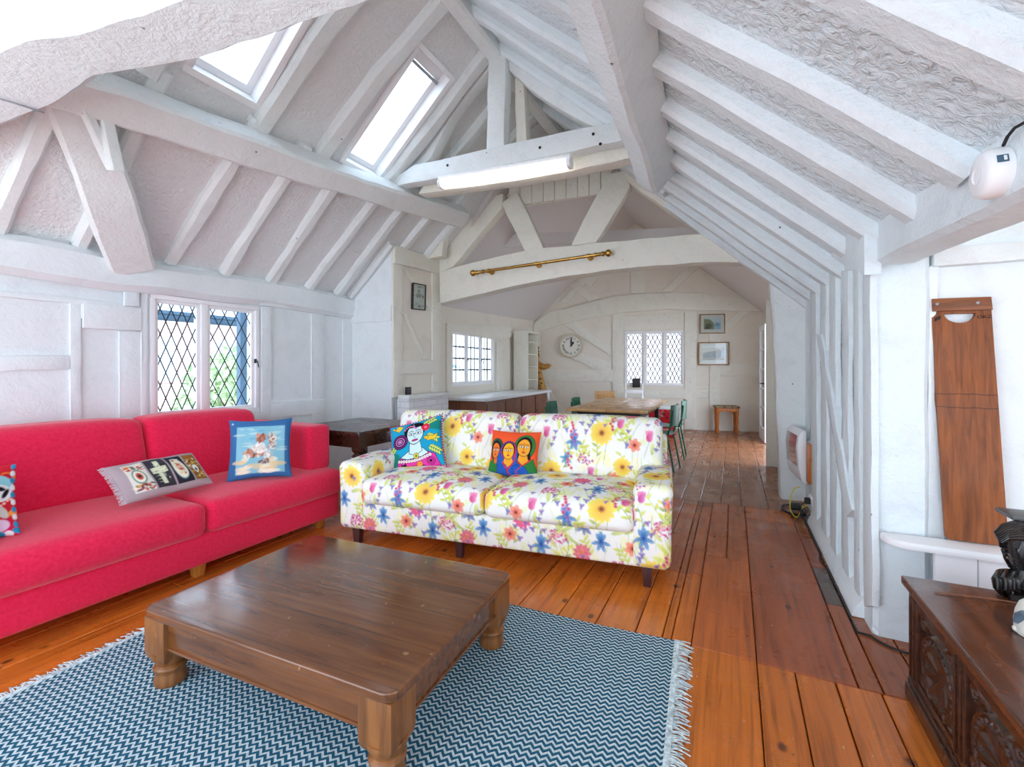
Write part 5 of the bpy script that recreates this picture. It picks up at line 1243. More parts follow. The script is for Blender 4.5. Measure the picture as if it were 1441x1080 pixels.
# tall white open shelves standing on the counter
s0 = (PF(717, 500)-FA).dot(FD); 
su = s0; sb = FA+FD*(su+0.30)+FN*0.22
sz1 = PF(722, 466, 0.3).z
sh = thing('shelf_unit', 'tall narrow white open shelf unit standing on the far counter', 'shelf', (sb.x, sb.y, CZ), crz)
hw, hd, hh = 0.27, 0.15, sz1-CZ
g = G(); side = [V((-hw, hd, 0)), V((-hw, -hd, 0)), V((-hw, -hd, 0.12)), V((-hw, -hd, hh)), V((-hw, hd, hh))]; g.prism(side, (0.022, 0, 0)); g.build('side_panel', M['timber_cream'], sh, world=False, bevel=0.003)
g = G(); g.prism([p+V((2*hw-0.022, 0, 0)) for p in side], (0.022, 0, 0)); g.build('side_panel', M['timber_cream'], sh, world=False, bevel=0.003)
g = G(); g.box((-hw, hd-0.012, 0.0), (hw, hd, hh)); g.build('back_panel', M['timber_cream'], sh, world=False)
for z in (0.18, hh*0.40, hh*0.62, hh*0.84):
    g = G(); g.box((-hw+0.022, -hd+0.01, z), (hw-0.022, hd-0.012, z+0.02)); g.build('shelf', M['timber_cream'], sh, world=False, bevel=0.002)
g = G(); g.box((-hw-0.02, -hd-0.03, hh), (hw+0.02, hd, hh+0.04)); g.build('cornice', M['timber_cream'], sh, world=False, bevel=0.01)
# spotted wooden giraffe behind the shelves
def PG(px, py): return PB(px, py, 0.55)
gb = PG(764, 560)
gi = thing('wooden_giraffe', 'spotted carved wooden giraffe in the corner behind the shelves', 'ornament', (gb.x, gb.y, 0))
gm, nt, b = base_mat('spotted_carved_wood', 0.5, 0.4); vo = nd(nt, 'ShaderNodeTexVoronoi'); vo.inputs['Scale'].default_value = 16; nt.links.new(coords(nt), vo.inputs['Vector'])
rv = ramp(nt, vo.outputs['Distance'], [(0.30, (70, 40, 20)), (0.38, (186, 138, 60))]); nt.links.new(rv.outputs['Color'], b.inputs['Base Color'])
g = G(); pts = [PG(770, 605), PG(768, 580), PG(764, 555), PG(760, 535), PG(756, 515), PG(754, 500)]
g.tube(pts, [0.12, 0.115, 0.09, 0.075, 0.07, 0.06], 14); g.build('body', gm, gi)
g = G(); g.tube([PG(752, 512), PG(758, 515), PG(766, 517), PG(772, 515), PG(775.5, 514)], [0.03, 0.085, 0.06, 0.05, 0.012], 12); g.build('head', simple('honey_carved_wood', (176, 124, 50), 0.45, 0.4, 0, 0.2, 20), gi)
for a, b_ in (((754, 503), (752, 482)), ((758, 504), (757, 490))):
    g = G(); g.tube([PG(*a), PG(*b_)], [0.028, 0.02], 8); g.ellipsoid(PG(*b_), (0.035, 0.035, 0.035), None, 10, 6); g.build('horn', gm, gi)
for sx in (-1, 1):
    for sy in (-1, 1):
        g = G(); c = PG(769, 603); g.tube([V((c.x+sx*0.06, c.y+sy*0.05, 0.0)), V((c.x+sx*0.05, c.y+sy*0.04, c.z+0.05))], 0.03, 8); g.build('leg', gm, gi)
# ---- framed sampler on the chimney wall
def picture(name, label, cat, fn, corners, nrm, depth, fw_, mat, painter, nu=40, nv=40):
    P4 = [fn(*c) for c in corners]; nrm = V(nrm)              # bl, br, tr, tl
    ctr_ = sum(P4, V((0, 0, 0)))/4; root = thing(name, label, cat, tuple(ctr_))
    bl, br_, tr_, tl_ = P4; u = (br_-bl+tr_-tl_).normalized(); w_ = ((br_-bl).length+(tr_-tl_).length)/2; h_ = ((tl_-bl).length+(tr_-br_).length)/2
    vv = (tl_-bl+tr_-br_).normalized()
    o = ctr_-u*w_/2-vv*h_/2
    for (a0, b0, a1, b1) in ((0, 0, w_, fw_), (0, h_-fw_, w_, h_), (0, fw_, fw_, h_-fw_), (w_-fw_, fw_, w_, h_-fw_)):
        g = G(); p = o+u*a0+vv*b0+nrm*0.002; g.prism([p, p+u*(a1-a0), p+u*(a1-a0)+vv*(b1-b0), p+vv*(b1-b0)], nrm*depth); g.build('frame_rail', mat, root, bevel=0.002)
    U, W = np.meshgrid(np.linspace(-1, 1, nu), np.linspace(-1, 1, nv), indexing='ij'); base = o+nrm*(depth*0.6)
    vs = np.array(base)[None, :]+((U.ravel()+1)/2*w_)[:, None]*np.array(u)+((W.ravel()+1)/2*h_)[:, None]*np.array(vv)
    F = [(i*nv+j, (i+1)*nv+j, (i+1)*nv+j+1, i*nv+j+1) for i in range(nu-1) for j in range(nv-1)]
    g = G(); g.add(vs, F); g.build('print', M['pic'], root, cols=painter(U.ravel(), W.ravel()), smooth=0)
    g = G(); p = o+nrm*(depth*0.75); g.prism([p, p+u*w_, p+u*w_+vv*h_, p+vv*h_], nrm*0.002); g.build('glazing', M['glass'], root, smooth=0)
    return root
def p_sampler(u, v):
    P = Paint(u, v, (206, 206, 190), 0.03); r = random.Random(3)
    P.poly([(-.25, .35), (0, .62), (.22, .32)], (130, 140, 120)); P.poly([(-.4, -.05), (.35, -.05), (.3, .25), (-.35, .25)], (150, 150, 134))
    for i in range(34): P.ell(r.uniform(-.7, .7), r.choice([r.uniform(.7, .85), r.uniform(-.85, -.3), r.uniform(-.2, .2)]), .07, .035, r.choice([(96, 100, 84), (120, 120, 100), (70, 74, 64), (140, 120, 90)]), 0, .85)
    P.ell(.62, .05, .12, .12, (150, 60, 50)); P.ell(-.05, .75, .1, .05, (60, 60, 52)); P.ell(.1, -.72, .12, .07, (70, 80, 40)); return P.c
picture('framed_sampler', 'small black framed embroidered sampler on the chimney wall', 'picture', FS, [(578, 435.5), (596.5, 437.5), (597, 401.5), (579, 398)], XV, 0.03, 0.012, M['darkframe'], p_sampler)
def FBo(x, y): return PB(x, y, 0.037)
def p_land1(u, v):
    P = Paint(u, v, (226, 220, 206), 0.03); P.poly([(-.68, -.58), (.66, -.58), (.66, .55), (-.68, .55)], (206, 216, 214)); P.poly([(-.68, -.58), (.2, -.58), (.1, .1), (-.2, .45), (-.68, .5)], (136, 138, 92)); P.ell(-.3, -.2, .26, .26, (92, 88, 58)); P.ell(-.4, -.42, .22, .1, (70, 60, 44)); P.poly([(.1, -.58), (.66, -.58), (.66, .1), (.2, .2)], (160, 190, 204)); P.ell(.4, -.1, .2, .14, (120, 160, 180)); return P.c
def p_land2(u, v):
    P = Paint(u, v, (228, 220, 204), 0.03); P.poly([(-.7, -.55), (.66, -.55), (.66, .5), (-.7, .5)], (206, 190, 160)); P.poly([(-.7, -.55), (.66, -.55), (.66, .1), (.3, .42), (.0, .2), (-.4, .15), (-.7, .05)], (116, 96, 66)); P.ell(.2, -.1, .3, .3, (86, 70, 46)); P.ell(-.4, -.25, .26, .18, (96, 80, 54)); P.poly([(-.7, -.55), (.66, -.55), (.66, -.42), (-.7, -.36)], (160, 140, 100)); P.poly([(.45, -.4), (.66, -.4), (.66, .4), (.5, .4)], (180, 196, 206)); return P.c
picture('framed_print', 'smaller gilt framed landscape print, upper of two on the gable wall', 'picture', FBo, [(984.5, 470), (1020, 469.5), (1020, 442), (984.5, 442.5)], BN, 0.03, 0.018, M['gold'], p_land1)
picture('framed_print', 'larger gilt framed brown landscape print, lower of two on the gable wall', 'picture', FBo, [(982.5, 514.5), (1026, 514), (1026, 481.5), (982.5, 482)], BN, 0.03, 0.022, M['gold'], p_land2)
# ---- wall clock with roman numerals
def text_mesh(s, size, depth=0.002):
    cu = bpy.data.curves.new('lettering', 'FONT'); cu.body = s; cu.size = size; cu.align_x = 'CENTER'; cu.align_y = 'CENTER'; cu.extrude = depth; cu.resolution_u = 2; cu.offset = size*0.005
    ob = bpy.data.objects.new('lettering', cu); COL.objects.link(ob); dg = bpy.context.evaluated_depsgraph_get(); dg.update()
    me = bpy.data.meshes.new_from_object(ob.evaluated_get(dg)); bpy.data.objects.remove(ob); bpy.data.curves.remove(cu)
    vs = [tuple(v.co) for v in me.vertices]; fs = [tuple(p.vertices) for p in me.polygons]; bpy.data.meshes.remove(me); return vs, fs
kc = PB(804, 487, 0.036); kr = (PB(821, 487)-PB(787.5, 487)).length/2
ck = thing('wall_clock', 'round cream railway clock showing one o\'clock on the gable wall', 'clock', tuple(kc))
KM = frame_to(kc, BD, Z3, BN)
g = G(); g.lathe([(0, 0), (kr, 0), (kr*1.0, 0.05), (kr*0.96, 0.075), (kr*0.88, 0.075), (kr*0.84, 0.05), (0, 0.05)], 48, KM); g.build('clock_case', M['clockrim'], ck)
g = G(); g.lathe([(0, 0.0501), (kr*0.84, 0.0501), (kr*0.84, 0.053), (0, 0.053)], 48, KM); dial = g.build('dial', M['clockface'], ck)
for i, sn in enumerate(('XII', 'I', 'II', 'III', 'IIII', 'V', 'VI', 'VII', 'VIII', 'IX', 'X', 'XI')):
    a = -math.radians(30*i); vs, fs = text_mesh(sn, kr*0.28); g = G()
    m4 = KM @ Matrix.Translation(V((math.sin(-a)*kr*0.64, math.cos(-a)*kr*0.64, 0.056))) @ Matrix.Rotation(a, 4, 'Z'); g.add([tuple(m4 @ V(p)) for p in vs], fs)
    g.build('numeral', M['black'], dial, smooth=0)
for nm, ang, ln, wd in (('hour_hand', 33, 0.42, 0.045), ('minute_hand', 2, 0.66, 0.03)):
    a = math.radians(ang); g = G(); d = V((math.sin(a), math.cos(a), 0)); s2 = V((d.y, -d.x, 0)); w_ = kr*wd*1.5
    pp = [d*-0.1*kr-s2*w_*0.7, d*kr*ln*0.7-s2*w_*1.5, d*kr*ln, d*kr*ln*0.7+s2*w_*1.5, d*-0.1*kr+s2*w_*0.7]
    g.prism([KM @ (q+V((0, 0, 0.059 if nm[0] == 'h' else 0.063))) for q in pp], BN*0.003); g.build(nm, M['black'], ck, smooth=0)
# ---- brass curtain pole on the tie beam
p0, p1 = PT(672, 383.5, 0.20), PT(848, 357.5, 0.20); pd = (p1-p0).normalized()
cp = thing('curtain_pole', 'brass curtain pole with ball finials fixed to the arched tie beam', 'curtain pole', tuple((p0+p1)/2))
g = G(); g.tube([p0, p1], 0.017, 16); g.build('pole', M['brass'], cp)
for e, sgn in ((p0, -1), (p1, 1)):
    g = G(); m4 = frame_to(e, pd.orthogonal().normalized(), pd.cross(pd.orthogonal().normalized())*sgn, pd*sgn)
    g.lathe([(0.019, -0.09), (0.026, -0.085), (0.026, -0.07), (0.019, -0.065), (0.019, -0.01), (0.027, 0), (0.027, 0.012), (0.014, 0.02), (0.016, 0.026), (0.036, 0.045), (0.042, 0.062), (0.036, 0.08), (0.014, 0.092), (0.010, 0.10), (0, 0.104)], 18, m4); g.build('finial', M['brass'], cp)
for t in (0.10, 0.50, 0.90):
    q = p0.lerp(p1, t); g = G(); g.tube([q-TN*0.012, q-TN*0.085], 0.012, 10); g.lathe([(0, 0), (0.034, 0), (0.034, 0.008), (0, 0.008)], 16, frame_to(q-TN*0.097, TD, Z3, TN)); 
    g.lathe([(0.018, -0.012), (0.026, -0.012), (0.026, 0.012), (0.018, 0.012)], 16, frame_to(q, TN, Z3, pd)); g.build('bracket', M['brass'], cp)
# ---- strip light under the collar beam
a, b_ = PCo(616, 257, 0.10), PCo(802, 226, 0.10); d = (b_-a).normalized(); up = V((0, 0, 1))
sl_ = thing('strip_light', 'white fluorescent strip light fixed below the collar beam', 'light', tuple((a+b_)/2))
nz_ = d.cross(up).normalized()
if nz_.y > 0: nz_ = -nz_
g = G(); q = [a+up*0.02, b_+up*0.02, b_+up*0.055, a+up*0.055]; g.prism(q, -nz_*0.08); g.build('housing', M['white'], sl_, bevel=0.004)
g = G(); sec = [(-0.048, 0.018), (-0.052, -0.01), (-0.036, -0.036), (0, -0.044), (0.036, -0.036), (0.052, -0.01), (0.048, 0.018)]
aa = a-nz_*0.04; v = [tuple(aa+d*0.03+nz_*x+up*y) for x, y in sec]+[tuple(b_-nz_*0.04-d*0.03+nz_*x+up*y) for x, y in sec]; n = len(sec)
g.add(v, [tuple(range(n)), tuple(range(2*n-1, n-1, -1))]+[(i, (i+1) % n, n+(i+1) % n, n+i) for i in range(n)]); g.build('diffuser', M['tube'], sl_)
for e, s2 in ((a, 1), (b_, -1)):
    g = G(); ee = e-nz_*0.04; v = [ee+nz_*x*1.06+up*y*1.06 for x, y in sec]; g.prism(v, d*0.03*s2); g.build('end_cap', M['white'], sl_, bevel=0.002)
# ---- dining table and chairs
dfl, dfr, dbl = PZ(797, 574.5, 0.76), PZ(911, 579, 0.76), PZ(853, 559.8, 0.76)
dv = (dbl-dfl); dv.z = 0; dvn = dv.normalized(); du = V((dvn.y, -dvn.x, 0)); dw = (dfr-dfl).dot(du); dl = dv.length; du = du*dw
dc = dfl+du/2+dv/2; drz = math.atan2(du.y, du.x)
dt = thing('dining_table', 'long pale pine dining table in the far room', 'table', (dc.x, dc.y, 0), drz)
g = G()
for i in range(2): g.box((-dw/2+i*dw/2+0.002, -dl/2, 0.725), (-dw/2+(i+1)*dw/2-0.002, dl/2, 0.76))
g.build('table_top', M['dining'], dt, world=False, bevel=0.005)
g = G(); g.box((-dw/2+0.10, -dl/2+0.12, 0.64), (dw/2-0.10, dl/2-0.12, 0.725)); g.build('apron', M['black'], dt, world=False, bevel=0.003)
for sx in (-1, 1):
    for sy in (-1, 1):
        g = G(); g.box((sx*(dw/2-0.14)-0.03, sy*(dl/2-0.16)-0.03, 0), (sx*(dw/2-0.14)+0.03, sy*(dl/2-0.16)+0.03, 0.64)); g.build('leg', M['black'], dt, world=False, bevel=0.004)
def green_chair(loc, rz, label):
    t = thing('dining_chair', label, 'chair', loc, rz)
    def shell(pts, th):
        g = G(); n = len(pts); m = len(pts[0]); v = []
        for s_ in (0, th):
            for row in pts: v += [tuple(V(p)+V((0, s_ if th < 0.05 and False else 0, -s_)) ) for p in row]
        f = []
        for i in range(n-1):
            for j in range(m-1):
                a = i*m+j; f.append((a, a+1, a+m+1, a+m)); b2 = n*m+a; f.append((b2, b2+m, b2+m+1, b2+1))
        for i in range(n-1):
            for j in (0, m-1): a = i*m+j; f.append((a, a+m, a+m+n*m, a+n*m))
        for j in range(m-1):
            for i in (0, n-1): a = i*m+j; f.append((a, a+n*m, a+1+n*m, a+1))
        g.add(v, f); return g
    seat = [[(x*0.21, -0.20+0.40*k/6, 0.45-0.015*(1-x*x)+0.01*math.cos(k)) for x in np.linspace(-1, 1, 9)] for k in range(7)]
    shell(seat, 0.012).build('seat', M['green'], t, world=False, smooth=60)
    back = [[(x*(0.21-0.03*(k/6)**3), 0.20+0.03*(z-0.5)+0.05*(1-x*x)-0.0, z) for x in np.linspace(-1, 1, 9)] for k, z in enumerate(np.linspace(0.55, 0.80, 7))]
    g = G(); n, m = 7, 9; v = [p for r_ in back for p in r_]+[(p[0], p[1]+0.012, p[2]) for r_ in back for p in r_]; f = []
    for i in range(n-1):
        for j in range(m-1): a = i*m+j; f.append((a, a+1, a+m+1, a+m)); f.append((n*m+a, n*m+a+m, n*m+a+m+1, n*m+a+1))
    for i in range(n-1):
        for j in (0, m-1): a = i*m+j; f.append((a, a+m, a+m+n*m, a+n*m))
    for j in range(m-1):
        for i in (0, n-1): a = i*m+j; f.append((a, a+n*m, a+1+n*m, a+1))
    g.add(v, f); g.build('backrest', M['green'], t, world=False, smooth=60)
    for sx in (-1, 1):
        g = G(); g.tube([(sx*0.17, 0.17, 0.44), (sx*0.19, 0.215, 0.56), (sx*0.185, 0.235, 0.74)], 0.011, 8); g.build('back_post', M['green'], t, world=False)
        g = G(); g.tube([(sx*0.18, -0.17, 0.43), (sx*0.20, -0.21, 0.0)], 0.011, 8); g.build('leg', M['green'], t, world=False)
        g = G(); g.tube([(sx*0.18, 0.17, 0.43), (sx*0.20, 0.25, 0.0)], 0.011, 8); g.build('leg', M['green'], t, world=False)
    return t
def tbl(x, y, z=0): return V((dc.x+du.normalized().x*x+dv.normalized().x*y, dc.y+du.normalized().y*x+dv.normalized().y*y, z))
gc = green_chair(tuple(tbl(-dw/2-0.12, -dl/2+0.42)), drz+math.pi/2, 'green plastic chair, nearer of the two on the left of the dining table')
copy_thing(gc, tuple(tbl(-dw/2-0.06, -dl/2+1.35)), drz+math.pi/2, 'green plastic chair, farther of the two on the left of the dining table')
rc1 = PZ(928, 632); copy_thing(gc, tuple(tbl(dw/2+0.02, -dl/2+0.62)), drz-math.pi/2-0.1, 'green plastic chair, nearer of the two on the right of the dining table')
copy_thing(gc, tuple(tbl(dw/2+0.06, -dl/2+1.45)), drz-math.pi/2, 'green plastic chair, farther of the two on the right of the dining table')
# white ladder back chair at the head of the table, below the gable window
lc = PB(892, 606, 0.75)
lw_ = (PB(904, 560, 0.75)-PB(880, 560, 0.75)).length
lch = thing('ladderback_chair', 'white ladder back chair at the far end of the dining table', 'chair', (lc.x, lc.y, 0), BA)
lt = PB(892, 540, 0.75).z
for sx in (-1, 1):
    g = G(); g.tube([(sx*lw_/2, 0.0, 0), (sx*lw_/2, 0.02, 0.45), (sx*lw_/2, 0.07, lt-0.03), (sx*lw_/2, 0.072, lt)], [0.018, 0.02, 0.018, 0.012], 10); g.build('back_post', M['white'], lch, world=False)
    g = G(); g.tube([(sx*lw_/2*1.05, -0.38, 0), (sx*lw_/2*1.05, -0.38, 0.45)], 0.019, 10); g.build('leg', M['white'], lch, world=False)
for k, z in enumerate((lt-0.16, lt-0.36, lt-0.54)):
    g = G(); g.box((-lw_/2, 0.035, z-0.03), (lw_/2, 0.055, z+0.035)); g.build('slat', M['white'], lch, world=False, bevel=0.004)
g = G(); g.box((-lw_/2-0.02, -0.40, 0.44), (lw_/2+0.02, 0.02, 0.465)); g.build('seat', M['white'], lch, world=False, bevel=0.006)
g = G(); c = PB(895.5, 539, 0.06); g.prism([PB(890, 545.5, 0.05), PB(901, 545.5, 0.05), PB(901, 532.5, 0.05), PB(890, 532.5, 0.05)], BN*0.02); tag(g.build('plaque', M['black'], None, bevel=0.003), 'small black plaque on the far gable window sill above the white chair', 'plaque')
# small brown wooden box chair back left of the ladder chair
bc_ = PB(851, 560, 0.9)
bx = thing('wooden_chair', 'plain brown wooden chair back showing above the dining table', 'chair', (bc_.x, bc_.y, 0), BA)
hb = PB(851, 550.5, 0.9).z
g = G(); g.box((-0.19, 0, hb-0.16), (0.19, 0.025, hb)); g.build('backrest', M['dining'], bx, world=False, bevel=0.006)
g = G(); g.box((-0.2, -0.38, 0.43), (0.2, 0.02, 0.455)); g.build('seat', M['dining'], bx, world=False, bevel=0.006)
for sx in (-1, 1):
    g = G(); g.tube([(sx*0.17, 0.012, 0), (sx*0.17, 0.012, hb-0.1)], 0.017, 8); g.build('leg', M['dining'], bx, world=False)
    g = G(); g.tube([(sx*0.17, -0.35, 0), (sx*0.17, -0.35, 0.44)], 0.017, 8); g.build('leg', M['dining'], bx, world=False)
# red patterned bench beside the table
def p_redfl(u, v):
    P = Paint(u, v, (176, 30, 40), 0.05); r = random.Random(8)
    for i in range(60): P.ell(r.uniform(-1, 1), r.uniform(-1, 1), r.uniform(.05, .14), r.uniform(.05, .12), r.choice([(220, 90, 110), (120, 20, 30), (60, 30, 40), (226, 150, 160), (90, 110, 60)]), 0, .9)
    return P.c
rb0 = PZ(932, 613)
rb = thing('ottoman', 'red flowered box stool with pale lid beyond the green chairs', 'stool', (rb0.x, rb0.y, 0), drz)
Pv, F, N = rbox((-0.22, -0.2, 0.0), (0.22, 0.2, 0.50), 0.015, 0.02); g = G(); g.add(Pv, F); g.build('body', M['print'], rb, world=False, smooth=60, cols=p_redfl((Pv[:, 0]+Pv[:, 1])/0.3, Pv[:, 2]/0.25-1))
g = G(); g.box((-0.23, -0.21, 0.50), (0.23, 0.21, 0.53)); g.build('lid', M['timber'], rb, world=False, bevel=0.008)
# pine stool with patterned top against the gable wall
s0 = PZ(1023, 607); k = PB(1023, 600); sb2 = V((PB(1022, 604, 0.30).x, PB(1022, 604, 0.30).y, 0))
spx = 1/((PB(1023, 590, 0.3)-PB(1022, 590, 0.3)).length); sw_ = 34/spx; shh = PB(1022, 571, 0.3).z
stl = thing('stool', 'small orange pine stool with patterned seat against the gable wall', 'stool', (sb2.x, sb2.y, 0), BA)
Pv, F, N = rbox((-sw_/2, -0.15, shh-0.045), (sw_/2, 0.15, shh), 0.015, 0.02)
def p_tapst(u, v):
    P = Paint(u, v, (150, 130, 96), 0.05); r = random.Random(12)
    for i in range(50): P.ell(r.uniform(-1, 1), r.uniform(-1, 1), r.uniform(.06, .16), r.uniform(.06, .14), r.choice([(206, 190, 150), (84, 70, 56), (150, 60, 60), (90, 110, 90)]), 0, .9)
    return P.c
g = G(); g.add(Pv, F); g.build('seat', M['print'], stl, world=False, smooth=60, cols=p_tapst(Pv[:, 0]/(sw_/2), Pv[:, 1]/0.15))
for sx in (-1, 1):
    for sy in (-1, 1):
        g = G(); g.lathe([(0, 0), (0.020, 0), (0.026, 0.05), (0.020, 0.12), (0.028, 0.25), (0.022, 0.32), (0.03, 0.36), (0.03, shh-0.05), (0, shh-0.05)], 12, TR((sx*(sw_/2-0.045), sy*0.10, 0))); g.build('leg', M['pine'], stl, world=False)
for q in (-0.125, 0.105): g = G(); g.box((-sw_/2+0.04, q, shh-0.11), (sw_/2-0.04, q+0.02, shh-0.045)); g.build('apron', M['pine'], stl, world=False, bevel=0.004)
# ---- glazed door standing open in the far right wall, and its jamb
da = PZ(1076, 625); db = V((0.40, 9.36, 0))
dd = (db-da); dd.z = 0; ddn = dd.normalized(); dwid = 0.72; dn = V((ddn.y, -ddn.x, 0)); dh = 1.97
dz0 = thing('door_1', 'white glazed door with five panes standing open in the far room', 'door', tuple(da)); dz0['kind'] = 'structure'
def leaf(root, o, u, n, w_, h_, panes):
    g = G(); st = 0.09
    def bb(a0, b0, a1, b1, d0=0, d1=0.04): p = o+u*a0+Z3*b0+n*d0; g.prism([p, p+u*(a1-a0), p+u*(a1-a0)+Z3*(b1-b0), p+Z3*(b1-b0)], n*(d1-d0))
    bb(0, 0, st, h_); bb(w_-st, 0, w_, h_); bb(st, h_-st, w_-st, h_); bb(st, 0, w_-st, 0.22)
    ph_ = (h_-st-0.22)/panes
    for i in range(1, panes): bb(st, 0.22+ph_*i-0.014, w_-st, 0.22+ph_*i+0.014, 0.006, 0.034)
    fr_ = g.build('door_leaf', M['white'], root, bevel=0.004)
    g = G(); bb(st, 0.22, w_-st, h_-st, 0.018, 0.021); g.build('glass_pane', M['glass'], fr_, smooth=0)
    for s2 in (0, 1):
        g = G(); q = o+u*0.05+Z3*0.98+n*(0.04 if s2 else 0); k = 1 if s2 else -1
        g.tube([q, q+n*0.045*k], 0.010, 8); g.tube([q+n*0.045*k, q+n*0.045*k+u*0.11], 0.009, 8); g.build('door_handle', M['iron'], fr_)
leaf(dz0, V((da.x, da.y, 0.01)), ddn, dn, dwid, dh, 5)
ja = PZ(1082, 657); g = G(); g.box((ja.x-0.03, ja.y, 0), (XFR+0.1, ja.y+0.07, 2.12)); struct(g.build('trim_3', M['timber_cream'], smooth=30, bevel=0.004), 'cream door jamb on the far right wall', 'jamb')
# ---- wall heater
hz0 = PX(1107, 604, 0.42).z; 
ht_ = thing('panel_heater', 'slim white convector heater with glass front by the far post', 'heater', (0.48, 4.85, 0.26))
hy0, hy1 = 4.55, 5.0
def hsk(p): return V((p.x+0.012+0.05*(hy1-p.y)/(hy1-hy0), p.y, p.z))
def hprism(prof, y0, y1):
    g = G(); n = len(prof); v = [tuple(hsk(V((x, y0, 0.27+z)))) for x, z in prof]+[tuple(hsk(V((x, y1, 0.27+z)))) for x, z in prof]
    return g.add(v, [tuple(range(n)), tuple(range(2*n-1, n-1, -1))]+[((i+1) % n, i, n+i, n+(i+1) % n) for i in range(n)])
cas_ = hprism([(0.49, 0.0), (0.49, 0.44), (0.47, 0.45), (0.438, 0.41), (0.425, 0.30), (0.435, 0.12), (0.455, 0.02), (0.475, 0.0)], hy0, hy1).build('casing', M['white'], ht_, bevel=0.006)
hprism([(0.436, 0.395), (0.4235, 0.30), (0.4335, 0.13), (0.430, 0.13), (0.4195, 0.30), (0.432, 0.398)], hy0+0.05, hy1-0.05).build('front_panel', simple('mirror_grey_panel', (170, 158, 154), 0.1, 0.7, 0.5), cas_)
hprism([(0.458, 0.428), (0.440, 0.411), (0.438, 0.404), (0.458, 0.418)], hy0+0.03, hy1-0.03).build('grille', M['grey'], cas_)
for y in (hy0+0.08, hy1-0.1):
    g = G(); g.box((0.505+0.05*(hy1-y)/(hy1-hy0), y, 0.34), (0.602, y+0.03, 0.62)); g.build('bracket', M['white'], ht_)
g = G(); g.box((0.545, 4.40, 0.30), (0.600, 4.52, 0.62)); tag(g.build('wooden_block', M['pine'], None, bevel=0.003), 'brown wooden block fixed to the wall beside the heater', 'block')
# socket, plug and cables
sc0 = PX(1131, 700, 0.60); sy = 4.42
so_ = thing('wall_socket', 'white double wall socket low on the studded wall near the heater', 'socket', (0.57, sy, 0.16))
g = G(); g.box((0.565, sy-0.075, 0.12), (0.60, sy+0.075, 0.21)); g.build('face_plate', M['white'], so_, bevel=0.004)
for q in (-0.06, 0.03): g = G(); g.box((0.558, sy+q, 0.185), (0.566, sy+q+0.02, 0.20)); g.build('switch', M['white'], so_, bevel=0.002)
pg = thing('plug', 'black mains plug pushed into the white wall socket', 'plug', (0.54, sy, 0.2))
g = G(); Pv, F, N = rbox((0.520, sy-0.03, 0.135), (0.564, sy+0.02, 0.185), 0.012, 0.008); g.add(Pv, F); g.build('body', M['black'], pg)
g = G(); g.tube([(0.524, sy-0.005, 0.15), (0.50, sy-0.01, 0.12), (0.49, sy-0.03, 0.05), (0.47, sy-0.06, 0.008)], 0.005, 6); g.build('lead', M['cable'], pg)
def coil(cx, cy, rx, ry, turns, z0, seed, tilt=0.0, n=26):
    r = random.Random(seed); pts = []
    for i in range(int(turns*n)):
        a = 2*math.pi*i/n; k = 1+0.12*math.sin(a*0.7+seed); pts.append(V((cx+rx*k*math.cos(a)+r.uniform(-.004, .004), cy+ry*k*math.sin(a), z0+0.004+0.012*abs(math.sin(a*1.3+seed))+tilt*(1+math.sin(a)))))
    return pts
kc_ = PZ(1117, 720); 
g = G(); g.tube(coil(kc_.x, kc_.y, 0.085, 0.16, 3.4, 0.003, 2), 0.0045, 6); tag(g.build('cable', M['cable'], None), 'tangle of thin black cable on the floor below the heater', 'cable')
ad_ = thing('power_adapter', 'small black power adapter lying in the cable tangle', 'adapter', (kc_.x+0.01, kc_.y, 0))
g = G(); Pv, F, N = rbox((kc_.x-0.03, kc_.y-0.06, 0.024), (kc_.x+0.05, kc_.y+0.05, 0.072), 0.012, 0.01); g.add(Pv, F); g.build('body', M['black'], ad_)
g = G(); g.tube([(kc_.x+0.03, kc_.y+0.05, 0.03), (kc_.x+0.06, kc_.y+0.12, 0.012), (kc_.x+0.05, kc_.y+0.2, 0.006)], 0.004, 6); g.build('lead', M['cable'], ad_)
yc = PZ(1125, 724)
g = G(); pts = [PY(x, y, 4.36+0.02*i) for i, (x, y) in enumerate([(1126, 686), (1118, 688), (1113, 700), (1112, 716), (1118, 727), (1124, 726), (1129, 712), (1132, 704), (1138, 706), (1134, 712), (1127, 716)])]
sm = []
for i in range(len(pts)-1):
    for k in range(5):
        t = k/5; p_1 = pts[max(i-1, 0)]; p_2 = pts[i]; p_3 = pts[i+1]; p_4 = pts[min(i+2, len(pts)-1)]
        sm.append(0.5*((2*p_2)+(p_3-p_1)*t+(2*p_1-5*p_2+4*p_3-p_4)*t*t+(3*p_2-p_1-3*p_3+p_4)*t**3))
sm = [V((p.x, p.y, max(p.z, 0.006))) for p in sm]
g.tube(sm, 0.0045, 6); tag(g.build('cable', M['yellow'], None), 'yellow cable looped beside the wall socket', 'cable')
pts = [PZ(x, y, 0.006) for x, y in ((1130, 728), (1143, 752), (1155, 775), (1154, 787), (1168, 803), (1186, 820), (1198, 842), (1212, 872), (1226, 895), (1246, 908), (1268, 917), (1283, 921))]
sm = []
for i in range(len(pts)-1):
    for k in range(5):
        t = k/5; p_1 = pts[max(i-1, 0)]; p_2 = pts[i]; p_3 = pts[i+1]; p_4 = pts[min(i+2, len(pts)-1)]
        sm.append(0.5*((2*p_2)+(p_3-p_1)*t+(2*p_1-5*p_2+4*p_3-p_4)*t*t+(3*p_2-p_1-3*p_3+p_4)*t**3))
